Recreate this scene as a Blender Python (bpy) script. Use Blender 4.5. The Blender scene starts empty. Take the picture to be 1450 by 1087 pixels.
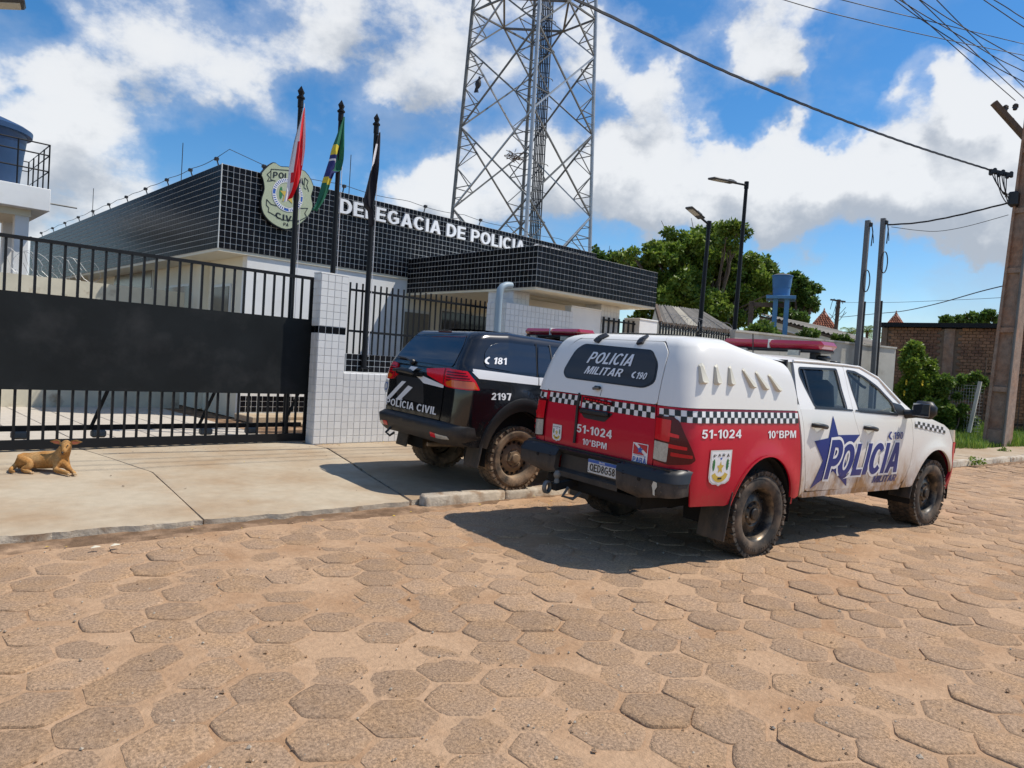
import bpy, bmesh, math, random
import numpy as np
from mathutils import Vector, Matrix, noise as mnoise, geometry

random.seed(7); np.random.seed(7)
S = bpy.context.scene
C = S.collection
pi = math.pi
rad = math.radians

# ------------------------------------------------------------------ camera
CAM_H = 1.47
FPX, IW, IH = 1002.6, 1450.0, 1087.0
_yaw, _pit, _rol = 0.768349, -0.0274809, 0.0620095
_fw = Vector((math.sin(_yaw)*math.cos(_pit), math.cos(_yaw)*math.cos(_pit), math.sin(_pit)))
_r0 = Vector((math.cos(_yaw), -math.sin(_yaw), 0)); _u0 = _r0.cross(_fw)
_rt = math.cos(_rol)*_r0 + math.sin(_rol)*_u0; _up = _rt.cross(_fw)
CAMP = Vector((0, 0, CAM_H))
cd = bpy.data.cameras.new('camera'); cam = bpy.data.objects.new('camera', cd); C.objects.link(cam)
cam.matrix_world = Matrix(((_rt.x, _up.x, -_fw.x, 0), (_rt.y, _up.y, -_fw.y, 0), (_rt.z, _up.z, -_fw.z, CAM_H), (0, 0, 0, 1)))
cd.sensor_width = 36.0; cd.lens = 36.0*FPX/IW; cd.clip_end = 4000; cd.clip_start = 0.05
S.camera = cam

# ------------------------------------------------------------------ light
SUN = Vector((0.50, -0.34, 1.0)).normalized()
SUN_EL = math.asin(SUN.z)
sl = bpy.data.lights.new('sun', 'SUN'); sl.energy = 4.3; sl.angle = rad(0.53); sl.color = (1.0, 0.935, 0.835)
so = bpy.data.objects.new('sun', sl); C.objects.link(so); so.rotation_euler = SUN.to_track_quat('Z', 'Y').to_euler(); so.location = (0, 0, 60)
S.view_settings.view_transform = 'Standard'; S.view_settings.look = 'None'
S.view_settings.exposure = 0.12; S.view_settings.gamma = 1.0; S.view_settings.use_curve_mapping = False

def ray(px, py):
    return _fw + _rt*((px-IW/2)/FPX) - _up*((py-IH/2)/FPX)
def atY(px, py, Y):
    d = ray(px, py); return CAMP + d*(Y/d.y)
def atX(px, py, X):
    d = ray(px, py); return CAMP + d*(X/d.x)
def atZ(px, py, Z=0.0):
    d = ray(px, py); return CAMP + d*((Z-CAM_H)/d.z)
def atD(px, py, D):
    return CAMP + ray(px, py)*D
def proj(p):
    q = Vector(p) - CAMP; w = q.dot(_fw)
    return IW/2 + FPX*q.dot(_rt)/w, IH/2 - FPX*q.dot(_up)/w, w

world = bpy.data.worlds.new('World'); S.world = world; world.use_nodes = True
def build_sky():
    nt = world.node_tree; N = nt.nodes; L = nt.links; N.clear()
    out = N.new('ShaderNodeOutputWorld'); bg = N.new('ShaderNodeBackground'); L.new(bg.outputs[0], out.inputs[0])
    bg.inputs[1].default_value = 0.13
    sky = N.new('ShaderNodeTexSky'); sky.sky_type = 'NISHITA'; sky.sun_disc = False
    sky.sun_elevation = SUN_EL; sky.sun_rotation = math.atan2(SUN.x, SUN.y)
    sky.air_density = 1.0; sky.dust_density = 0.3; sky.ozone_density = 3.0; sky.altitude = 50
    hs = N.new('ShaderNodeHueSaturation'); hs.inputs['Saturation'].default_value = 1.34; hs.inputs['Value'].default_value = 1.0
    L.new(sky.outputs[0], hs.inputs['Color'])
    tc = N.new('ShaderNodeTexCoord')
    def M(op, a, b=None, c=None):
        n = N.new('ShaderNodeMath'); n.operation = op
        for i, v in enumerate((a, b, c)):
            if v is None: continue
            if isinstance(v, (int, float)): n.inputs[i].default_value = v
            else: L.new(v, n.inputs[i])
        return n.outputs[0]
    def VM(op, a, b):
        n = N.new('ShaderNodeVectorMath'); n.operation = op
        for i, v in enumerate((a, b)):
            if isinstance(v, (tuple, Vector)): n.inputs[i].default_value = tuple(v)
            else: L.new(v, n.inputs[i])
        return n
    d = tc.outputs['Generated']
    def smooth(v, a, b, lo=0.0, hi=1.0):
        n = N.new('ShaderNodeMapRange'); n.interpolation_type = 'SMOOTHSTEP'
        for i, x in zip((1, 2, 3, 4), (a, b, lo, hi)): n.inputs[i].default_value = x
        L.new(v, n.inputs[0]); return n.outputs[0]
    # warp the direction a little so that the cloud masses get ragged outlines
    wn = N.new('ShaderNodeTexNoise'); wn.inputs['Scale'].default_value = 9; wn.inputs['Detail'].default_value = 5; wn.inputs['Roughness'].default_value = 0.6
    L.new(d, wn.inputs['Vector'])
    w1 = VM('SUBTRACT', wn.outputs['Color'], (0.5, 0.5, 0.5)); w2 = N.new('ShaderNodeVectorMath'); w2.operation = 'SCALE'; w2.inputs['Scale'].default_value = 0.13
    L.new(w1.outputs[0], w2.inputs[0]); dw = VM('ADD', d, w2.outputs[0]).outputs[0]
    blobs = [  # px, py, radius px, weight : where the cloud masses and the blue gaps of the day stand
        (655, 262, 62, .55), (740, 250, 62, .5), (850, 262, 66, .75), (905, 250, 66, .75), (985, 252, 70, .8), (1065, 255, 70, .8), (1145, 245, 72, .85), (1225, 258, 68, .8), (1300, 262, 66, .8), (1385, 265, 66, .8), (1470, 268, 80, .75), (1600, 270, 120, .6), (1800, 270, 160, .5),
        (940, 305, 42, .4), (1040, 310, 44, .4), (1140, 308, 46, .45), (1260, 308, 44, .4), (1370, 320, 46, .4), (1340, 402, 26, .5), (1430, 345, 50, .35),
        (1095, 30, 82, .62), (1120, 105, 42, .42), (1070, 80, 40, .3), (880, 95, 70, .62), (950, 128, 40, .4), (835, 60, 48, .4), (1320, 130, 50, .85), (1255, 115, 28, .5), (1405, 124, 46, .8), (1375, 188, 20, .25),
        (570, 40, 85, .50), (690, 40, 70, .42), (610, 130, 60, .34), (450, 20, 55, .38), (575, 262, 56, .85), (630, 305, 50, .5), (745, 130, 55, .36), (500, 100, 55, .3), (760, 250, 60, .3),
        (50, 150, 70, .66), (160, 80, 80, .26), (235, 140, 65, .26), (110, 250, 85, .32), (385, 110, 65, .30), (330, 170, 60, .22), (420, 215, 50, .2), (250, 25, 60, .34), (20, 310, 80, .36), (-150, 180, 200, .30), (330, 50, 50, .25), (200, 270, 60, .28),
        (905, 28, 42, -.6), (1235, 60, 62, -.9), (1195, 150, 45, -.8), (1290, 176, 34, -.5), (560, 200, 44, -.7), (480, 212, 44, -.6), (300, 222, 50, -.5), (40, 58, 42, -.7), (1390, 25, 50, -.8), (1450, 60, 40, -.5), (1060, 160, 42, -.9), (1130, 160, 36, -.6), (868, 168, 32, -.4), (1150, 395, 90, -.7), (1300, 375, 60, -.5), (880, 360, 50, -.4), (1000, 380, 70, -.5), (385, 195, 50, -.45), (1430, 420, 60, -.4), (1000, 90, 30, -.4), (440, 150, 40, -.3)]
    def masses(vec0):
        vn = N.new('ShaderNodeVectorMath'); vn.operation = 'NORMALIZE'; L.new(vec0, vn.inputs[0]); vec = vn.outputs[0]
        acc = None
        for (bx, by, br, w) in blobs:
            b = ray(bx, by).normalized(); ca = math.cos(math.atan(br*1.45/FPX))
            dp = VM('DOT_PRODUCT', vec, b).outputs['Value']
            t = smooth(dp, ca, 1.0, 0.0, w)
            acc = t if acc is None else M('ADD', acc, t)
        return acc
    mp = N.new('ShaderNodeMapping'); mp.inputs['Scale'].default_value = (1, 1, 1.5)
    def fbm(vec, scale, det, ro):
        m_ = N.new('ShaderNodeMapping'); m_.inputs['Scale'].default_value = (1, 1, 1.5); L.new(vec, m_.inputs['Vector'])
        n = N.new('ShaderNodeTexNoise'); n.inputs['Scale'].default_value = scale; n.inputs['Detail'].default_value = det; n.inputs['Roughness'].default_value = ro
        L.new(m_.outputs[0], n.inputs['Vector']); return n.outputs['Fac']
    def cover(vec, vw):
        return M('ADD', M('MULTIPLY', M('SUBTRACT', fbm(vec, 8.5, 11, 0.60), 0.50), 2.15), M('MULTIPLY', masses(vw), 0.76))
    up = (SUN.x*0.012, SUN.y*0.012, 0.062)
    cov = cover(d, dw)
    cov2 = cover(VM('ADD', d, up).outputs[0], VM('ADD', dw, up).outputs[0])
    body = M('MULTIPLY', smooth(cov, 0.10, 0.66), smooth(cov, 0.1, 0.95, 0.86, 1.0))                      # the dense part
    veil = smooth(cov, -0.20, 0.50, 0.0, 0.35)          # its thin misty fringe
    cir = M('MULTIPLY', smooth(fbm(d, 3.2, 7, 0.58), 0.44, 0.70), 0.48)
    fac = M('MAXIMUM', M('MAXIMUM', body, veil), cir)
    lit = M('SUBTRACT', cov, cov2)                      # brighter where the cloud thins out above
    lum = M('ADD', 0.80, M('MULTIPLY', lit, 0.30))
    lum = M('SUBTRACT', lum, smooth(cov2, 0.35, 1.1, 0.0, 0.14))
    lum = M('ADD', lum, M('MULTIPLY', M('SUBTRACT', fbm(d, 8, 8, 0.6), 0.5), 0.55))
    lum = M('MINIMUM', M('MAXIMUM', lum, 0.50), 1.0)
    cr = N.new('ShaderNodeMix'); cr.data_type = 'RGBA'
    cr.inputs['A'].default_value = (3.2, 3.5, 3.95, 1); cr.inputs['B'].default_value = (6.3, 6.4, 6.5, 1)
    L.new(smooth(lum, 0.46, 0.96), cr.inputs['Factor'])
    mx = N.new('ShaderNodeMix'); mx.data_type = 'RGBA'
    L.new(hs.outputs[0], mx.inputs['A']); L.new(cr.outputs['Result'], mx.inputs['B']); L.new(M('MULTIPLY', fac, 0.94), mx.inputs['Factor'])
    L.new(mx.outputs['Result'], bg.inputs[0])
build_sky()

# ------------------------------------------------------------------ materials
def lin(*c):
    return tuple(c) + (1.0,)
def mat(name, col, rough=0.6, metal=0.0, var=0.0, vscale=6.0, bump=0.0, bscale=40.0, coat=0.0, spec=0.5, isl=0.0, col2=None, c2scale=3.0, c2lo=0.45, c2hi=0.65, dirt=None, emit=None, trans=0.0, detail=5):
    """principled surface: base colour with noise, optional second colour in patches, relief, island variation, mud near the ground"""
    m = bpy.data.materials.new(name); m.use_nodes = True
    nt = m.node_tree; N = nt.nodes; L = nt.links
    p = N['Principled BSDF']
    p.inputs['Roughness'].default_value = rough; p.inputs['Metallic'].default_value = metal
    p.inputs['Specular IOR Level'].default_value = spec
    p.inputs['Coat Weight'].default_value = coat; p.inputs['Coat Roughness'].default_value = 0.06
    tc = N.new('ShaderNodeTexCoord'); geo = N.new('ShaderNodeNewGeometry')
    pos = geo.outputs['Position']
    rgb = N.new('ShaderNodeRGB'); rgb.outputs[0].default_value = lin(*col); cur = rgb.outputs[0]
    def mixc(a, b, f, mode='MIX'):
        x = N.new('ShaderNodeMix'); x.data_type = 'RGBA'; x.blend_type = mode
        for s, v in (('A', a), ('B', b)):
            if isinstance(v, tuple): x.inputs[s].default_value = v
            else: L.new(v, x.inputs[s])
        if isinstance(f, float): x.inputs['Factor'].default_value = f
        else: L.new(f, x.inputs['Factor'])
        return x.outputs['Result']
    def nz(scale, det=detail, ro=0.6):
        n = N.new('ShaderNodeTexNoise'); n.inputs['Scale'].default_value = scale; n.inputs['Detail'].default_value = det; n.inputs['Roughness'].default_value = ro
        L.new(pos, n.inputs['Vector']); return n.outputs['Fac']
    def mr(v, a, b, lo=0.0, hi=1.0):
        n = N.new('ShaderNodeMapRange')
        for i, x in zip((1, 2, 3, 4), (a, b, lo, hi)): n.inputs[i].default_value = x
        L.new(v, n.inputs[0]); return n.outputs[0]
    if col2 is not None:
        cur = mixc(cur, lin(*col2), mr(nz(c2scale), c2lo, c2hi))
    if var:
        v = mr(nz(vscale), 0.25, 0.75, 1-var, 1+var)
        hs = N.new('ShaderNodeHueSaturation'); L.new(cur, hs.inputs['Color']); L.new(v, hs.inputs['Value']); cur = hs.outputs[0]
    if isl:
        hs = N.new('ShaderNodeHueSaturation'); L.new(cur, hs.inputs['Color'])
        oi = N.new('ShaderNodeObjectInfo'); ad = N.new('ShaderNodeMath'); ad.operation = 'ADD'
        L.new(geo.outputs['Random Per Island'], ad.inputs[0]); L.new(oi.outputs['Random'], ad.inputs[1])
        fr = N.new('ShaderNodeMath'); fr.operation = 'FRACT'; L.new(ad.outputs[0], fr.inputs[0])
        L.new(mr(fr.outputs[0], 0, 1, 1-isl, 1+isl), hs.inputs['Value']); cur = hs.outputs[0]
    rin = None
    if dirt is not None:   # (colour, z where it is full, z where it has gone, strength): mud thrown up from the road
        dc, z0, z1, ds = dirt
        sx = N.new('ShaderNodeSeparateXYZ'); L.new(tc.outputs['Object'], sx.inputs[0])
        g = mr(sx.outputs['Z'], z0, z1, 1, 0)
        n1 = N.new('ShaderNodeTexNoise'); n1.inputs['Scale'].default_value = 7; n1.inputs['Detail'].default_value = 8; n1.inputs['Roughness'].default_value = 0.7
        mp = N.new('ShaderNodeMapping'); mp.inputs['Scale'].default_value = (1, 1, 0.45); L.new(tc.outputs['Object'], mp.inputs[0]); L.new(mp.outputs[0], n1.inputs['Vector'])
        a = N.new('ShaderNodeMath'); a.operation = 'MULTIPLY'; L.new(g, a.inputs[0]); L.new(mr(n1.outputs['Fac'], 0.36, 0.62, 0.15, 1.25), a.inputs[1])
        b = N.new('ShaderNodeMath'); b.operation = 'MULTIPLY'; b.use_clamp = True; L.new(a.outputs[0], b.inputs[0]); b.inputs[1].default_value = ds
        n2 = N.new('ShaderNodeTexNoise'); n2.inputs['Scale'].default_value = 55; n2.inputs['Detail'].default_value = 4; L.new(tc.outputs['Object'], n2.inputs['Vector'])
        sp = N.new('ShaderNodeMath'); sp.operation = 'MULTIPLY'; L.new(mr(n2.outputs['Fac'], 0.64, 0.70), sp.inputs[0]); L.new(mr(sx.outputs['Z'], z0, z1*1.25, 0.8, 0.0), sp.inputs[1])
        mxx = N.new('ShaderNodeMath'); mxx.operation = 'MAXIMUM'; L.new(b.outputs[0], mxx.inputs[0]); L.new(sp.outputs[0], mxx.inputs[1])
        cur = mixc(cur, lin(*dc), mxx.outputs[0])
        rr = N.new('ShaderNodeMapRange'); L.new(mxx.outputs[0], rr.inputs[0]); rr.inputs[3].default_value = rough; rr.inputs[4].default_value = 0.9
        L.new(rr.outputs[0], p.inputs['Roughness'])
        ci = N.new('ShaderNodeMapRange'); L.new(mxx.outputs[0], ci.inputs[0]); ci.inputs[2].default_value = 0.5; ci.inputs[3].default_value = coat; ci.inputs[4].default_value = 0.0
        L.new(ci.outputs[0], p.inputs['Coat Weight'])
    L.new(cur, p.inputs['Base Color'])
    if bump:
        bn = N.new('ShaderNodeBump'); bn.inputs['Strength'].default_value = 1.0; bn.inputs['Distance'].default_value = bump
        L.new(nz(bscale, 6, 0.65), bn.inputs['Height']); L.new(bn.outputs[0], p.inputs['Normal'])
    if emit is not None:
        p.inputs['Emission Color'].default_value = lin(*emit[0]); p.inputs['Emission Strength'].default_value = emit[1]
    if trans:
        p.inputs['Transmission Weight'].default_value = trans
    return m
def leafmat(name, col, col2, isl=0.5):
    m = bpy.data.materials.new(name); m.use_nodes = True
    nt = m.node_tree; N = nt.nodes; L = nt.links; p = N['Principled BSDF']
    geo = N.new('ShaderNodeNewGeometry'); r = N.new('ShaderNodeValToRGB')
    e = r.color_ramp.elements; e[0].color = lin(*col); e[1].color = lin(*col2)
    L.new(geo.outputs['Random Per Island'], r.inputs[0])
    hs = N.new('ShaderNodeHueSaturation'); n = N.new('ShaderNodeTexNoise'); n.inputs['Scale'].default_value = 0.9; L.new(geo.outputs['Position'], n.inputs['Vector'])
    mr = N.new('ShaderNodeMapRange'); mr.inputs[1].default_value = .3; mr.inputs[2].default_value = .7; mr.inputs[3].default_value = 1-isl*.6; mr.inputs[4].default_value = 1+isl*.6
    L.new(n.outputs['Fac'], mr.inputs[0]); L.new(mr.outputs[0], hs.inputs['Value']); L.new(r.outputs[0], hs.inputs['Color'])
    L.new(hs.outputs[0], p.inputs['Base Color']); p.inputs['Roughness'].default_value = 0.45; p.inputs['Specular IOR Level'].default_value = 0.35
    tr = N.new('ShaderNodeBsdfTranslucent'); L.new(hs.outputs[0], tr.inputs[0])
    mx = N.new('ShaderNodeMixShader'); mx.inputs[0].default_value = 0.36
    L.new(p.outputs[0], mx.inputs[1]); L.new(tr.outputs[0], mx.inputs[2]); L.new(mx.outputs[0], N['Material Output'].inputs[0])
    return m
def glassmat(name, tint, through=0.6, rough=0.02):
    m = bpy.data.materials.new(name); m.use_nodes = True
    nt = m.node_tree; N = nt.nodes; L = nt.links; p = N['Principled BSDF']
    p.inputs['Base Color'].default_value = (.01, .012, .014, 1); p.inputs['Roughness'].default_value = rough
    t = N.new('ShaderNodeBsdfTransparent'); t.inputs[0].default_value = lin(*tint)
    g = N.new('ShaderNodeBsdfGlossy'); g.inputs['Roughness'].default_value = rough
    fr = N.new('ShaderNodeFresnel'); fr.inputs[0].default_value = 1.35
    mx = N.new('ShaderNodeMixShader'); L.new(fr.outputs[0], mx.inputs[0]); L.new(t.outputs[0], mx.inputs[1]); L.new(g.outputs[0], mx.inputs[2])
    L.new(mx.outputs[0], N['Material Output'].inputs[0])
    return m

MUD = (.30, .19, .105)
M = {}
M['sand'] = mat('sand', (.455, .298, .182), 0.95, var=.16, vscale=28, bump=.012, bscale=38, col2=(.36, .215, .118), c2scale=1.3, spec=.2)
M['paver'] = mat('paver_concrete', (.385, .258, .165), .92, var=.46, vscale=70, bump=.014, bscale=75, isl=.12, col2=(.425, .27, .155), c2scale=4, c2lo=.42, c2hi=.66, spec=.2, detail=3)
M['gutter'] = mat('gutter_dirt', (.17, .105, .062), .95, var=.3, vscale=12, bump=.012, bscale=35, col2=(.36, .235, .145), c2scale=4, spec=.2)
M['walk'] = mat('sidewalk_concrete', (.42, .335, .235), .88, var=.10, vscale=9, bump=.0025, bscale=60, col2=(.35, .245, .15), c2scale=.8, c2lo=.38, c2hi=.64, spec=.25, detail=8)
M['walk2'] = mat('sidewalk_pale', (.46, .385, .28), .88, var=.10, vscale=9, bump=.0025, bscale=60, col2=(.37, .265, .165), c2scale=.9, c2lo=.42, c2hi=.66, spec=.25, detail=8)
M['kerb'] = mat('kerb_concrete', (.47, .40, .31), .9, var=.22, vscale=14, bump=.01, bscale=40, col2=(.28, .19, .12), c2scale=5, c2lo=.5, c2hi=.66, detail=8)
M['earth'] = mat('earth', (.25, .17, .10), .95, var=.2, bump=.02, bscale=8)
M['yard'] = mat('yard_paving', (.50, .45, .38), .9, var=.1, bump=.002, bscale=50)
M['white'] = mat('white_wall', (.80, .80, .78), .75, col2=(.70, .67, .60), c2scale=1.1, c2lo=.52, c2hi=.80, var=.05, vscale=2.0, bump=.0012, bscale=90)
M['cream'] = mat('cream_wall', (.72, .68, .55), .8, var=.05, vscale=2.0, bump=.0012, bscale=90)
M['grout'] = mat('white_grout', (.60, .595, .57), .85, var=.3, vscale=3)
M['blacktile'] = mat('black_tile', (.006, .006, .008), .26, isl=.5, bump=.0012, bscale=18, spec=.10)
M['whitetile'] = mat('white_tile', (.68, .68, .67), .30, isl=.05, bump=.0006, bscale=25)
M['tilegrey'] = mat('tile_grout_grey', (.60, .60, .59), .85, var=.2, vscale=4)
M['blackmetal'] = mat('black_metal', (.010, .011, .013), .5, var=.2, vscale=5, bump=.0015, bscale=3, spec=.22)
M['panel'] = mat('gate_panel_paint', (.011, .013, .014), .55, var=.3, vscale=2, bump=.006, bscale=1.3, spec=.18, col2=(.026, .027, .028), c2scale=1.7, c2lo=.5, c2hi=.72)
M['galv'] = mat('galvanised_steel', (.40, .41, .41), .45, metal=.55, var=.2, vscale=4)
M['galvd'] = mat('weathered_steel', (.16, .16, .15), .6, metal=.4, var=.3, vscale=3)
M['rope'] = mat('cable_black', (.02, .02, .022), .6)
M['concpole'] = mat('pole_concrete', (.29, .215, .165), .9, var=.32, vscale=7, bump=.008, bscale=30, col2=(.33, .19, .12), c2scale=1.2)
M['greypole'] = mat('grey_pole', (.13, .135, .14), .6, var=.15, vscale=3)
M['brick'] = mat('hollow_brick', (.36, .19, .10), .92, isl=.22, var=.2, vscale=9, bump=.006, bscale=50, col2=(.17, .085, .055), c2scale=.5, c2lo=.40, c2hi=.62)
M['mortar'] = mat('brick_mortar', (.25, .17, .115), .95, var=.25, vscale=3)
M['oldwall'] = mat('weathered_plaster', (.52, .50, .44), .9, var=.12, vscale=2.5, bump=.003, bscale=30, col2=(.30, .28, .22), c2scale=1.3, c2lo=.5, c2hi=.75)
M['stainwall'] = mat('stained_plaster', (.62, .57, .44), .9, var=.15, vscale=2.5, col2=(.22, .13, .06), c2scale=1.6, c2lo=.56, c2hi=.70)
M['fibro'] = mat('fibre_cement', (.20, .183, .16), .95, var=.18, vscale=3, isl=.22)
M['rooftile'] = mat('clay_tile', (.36, .13, .07), .9, var=.25, vscale=8, isl=.3)
M['tankblue'] = mat('blue_tank', (.045, .17, .37), .5, var=.15, vscale=2)
M['frameblue'] = mat('blue_frame', (.09, .24, .42), .6, var=.2, vscale=2)
M['wood'] = mat('old_wood', (.12, .085, .06), .9, var=.3, vscale=8)
M['bark'] = mat('bark', (.13, .095, .07), .95, var=.3, vscale=9, bump=.02, bscale=14)
M['leaf'] = leafmat('leaf_green', (.065, .13, .016), (.26, .34, .05))
M['leafd'] = leafmat('leaf_dark', (.045, .10, .018), (.14, .22, .038))
M['leafl'] = leafmat('leaf_light', (.06, .13, .018), (.18, .25, .045))
M['grass'] = leafmat('grass_green', (.08, .18, .02), (.27, .36, .06))
M['fur'] = mat('tan_fur', (.40, .19, .055), .9, var=.30, vscale=60, bump=.007, bscale=170, col2=(.52, .31, .13), c2scale=7, spec=.2)
M['furl'] = mat('pale_fur', (.50, .34, .19), .85, var=.1, vscale=22)
M['earpink'] = mat('ear_pink', (.52, .16, .09), .8)
M['nose'] = mat('dog_nose', (.02, .015, .012), .4)
# vehicles
M['pwhite'] = mat('white_paint', (.80, .775, .72), .30, coat=.35, dirt=((.44, .255, .115), .46, .90, 1.15))
M['pwhitec'] = mat('white_gelcoat', (.80, .775, .72), .32, coat=.3)
M['pred'] = mat('red_paint', (.52, .0025, .026), .32, coat=.25, spec=.3, dirt=((.34, .13, .08), .42, .62, .30))
M['pblack'] = mat('black_paint', (.006, .0065, .008), .16, coat=.6, dirt=((.13, .10, .075), .25, .75, .35))
M['pblackm'] = mat('black_trim', (.016, .017, .018), .5, var=.15, vscale=9, dirt=((.20, .14, .09), .2, .75, .5))
M['bumpw'] = mat('worn_bumper', (.030, .028, .027), .55, var=.3, vscale=8, spec=.3, dirt=((.20, .15, .11), .40, .80, .75))
M['tankdark'] = mat('dark_blue_tank', (.012, .050, .13), .5, var=.15, vscale=2)
M['plastic'] = mat('black_plastic', (.014, .014, .015), .45, var=.2, vscale=12)
M['dark'] = mat('underbody_dark', (.010, .009, .008), .95)
M['interior'] = mat('interior_grey', (.05, .05, .052), .8)
M['rubber'] = mat('tyre_rubber', (.020, .018, .016), .85, var=.2, vscale=16, col2=(.15, .105, .07), c2scale=6, c2lo=.40, c2hi=.68)
M['rubberm'] = mat('tyre_muddy', (.030, .024, .019), .9, var=.25, vscale=16, col2=(.27, .18, .11), c2scale=5, c2lo=.36, c2hi=.60)
M['rimd'] = mat('dark_steel_wheel', (.035, .032, .030), .42, metal=.5, col2=(.20, .15, .10), c2scale=9, c2lo=.48, c2hi=.66)
M['rimm'] = mat('muddy_steel_wheel', (.19, .135, .085), .75, metal=.1, var=.2, vscale=16, col2=(.33, .225, .135), c2scale=7)
M['glassd'] = mat('tinted_glass', (.016, .022, .034), .03, spec=.85)
M['glassw'] = mat('smoked_window', (.035, .038, .042), .12, spec=.4)
M['glasst'] = glassmat('clear_tint', (.78, .82, .82))
M['glassr'] = glassmat('rear_tint', (.5, .55, .6))
M['mirrorglass'] = mat('mirror_glass', (.35, .36, .38), .05, metal=1.0)
M['chrome'] = mat('chrome', (.75, .75, .75), .08, metal=1.0)
M['decw'] = mat('white_vinyl', (.80, .80, .80), .35)
M['deck'] = mat('black_vinyl', (.010, .010, .011), .35)
M['decb'] = mat('blue_vinyl', (.012, .032, .20), .4, spec=.25, dirt=((.32, .21, .14), .44, .74, .5))
M['decbl'] = mat('blue_print', (.03, .11, .42), .4)
M['decr'] = mat('red_print', (.52, .02, .03), .4)
M['decy'] = mat('yellow_print', (.62, .44, .07), .4)
M['decg'] = mat('green_print', (.03, .19, .06), .4)
M['decs'] = mat('silver_print', (.62, .63, .60), .4)
M['lampred'] = mat('red_lens', (.62, .006, .016), .2, coat=.25, spec=.3, isl=.35)
M['lampdred'] = mat('dark_red_lens', (.09, .002, .006), .25, coat=.15, spec=.3)
M['lamporange'] = mat('orange_lens', (.70, .13, .01), .12, coat=1.0)
M['lampclear'] = mat('clear_lens', (.42, .41, .36), .15, coat=1.0, var=.25, vscale=60)
M['barred'] = mat('light_bar_red', (.32, .006, .022), .12, coat=1.0)
M['vent'] = mat('cream_plastic', (.60, .57, .47), .5)
M['plate'] = mat('number_plate', (.62, .62, .59), .5)
M['flagred'] = mat('flag_red', (.62, .012, .022), .8, bump=.0008, bscale=200)
M['flagwhite'] = mat('flag_white', (.74, .72, .74), .8)
M['flaggreen'] = mat('flag_green', (.012, .135, .075), .8)
M['flagyellow'] = mat('flag_yellow', (.62, .50, .04), .8)
M['flagblue'] = mat('flag_blue', (.020, .028, .15), .8)
M['flagblack'] = mat('flag_black', (.012, .010, .016), .8)
M['flagpink'] = mat('flag_pink', (.55, .36, .38), .8)
M['shield'] = mat('shield_green', (.42, .47, .32), .5, var=.04)
M['letter'] = mat('letter_white', (.80, .81, .82), .5)
M['pipe'] = mat('pvc_grey_blue', (.28, .36, .42), .5)
M['window'] = mat('window_dark', (.02, .022, .025), .08)
M['windowb'] = mat('window_bronze', (.17, .155, .12), .25)
M['lamphead'] = mat('lamp_head', (.05, .052, .055), .5)
M['led'] = mat('led_panel', (.5, .5, .45), .4)
M['yflower'] = mat('yellow_flower', (.65, .45, .02), .7)

# ------------------------------------------------------------------ object helpers
def link(o, parent=None, world=True):
    C.objects.link(o)
    if parent is not None:
        o.parent = parent
        if world and 'mw' in PM.get(parent.name, {}):
            o.matrix_parent_inverse = PM[parent.name]['mw'].inverted()
    return o
PM = {}
def thing(name, label, cat, loc=(0, 0, 0), rot=(0, 0, 0), group=None):
    o = bpy.data.objects.new(name, None); C.objects.link(o); o.empty_display_size = 0.2
    o.location = loc; o.rotation_euler = rot
    o['label'] = label; o['category'] = cat
    if group: o['group'] = group
    from mathutils import Euler
    PM[o.name] = {'mw': Matrix.Translation(Vector(loc)) @ Euler(rot).to_matrix().to_4x4()}
    return o
def tag(o, label=None, cat=None, group=None, kind=None):
    if label: o['label'] = label
    if cat: o['category'] = cat
    if group: o['group'] = group
    if kind: o['kind'] = kind
    return o

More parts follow.
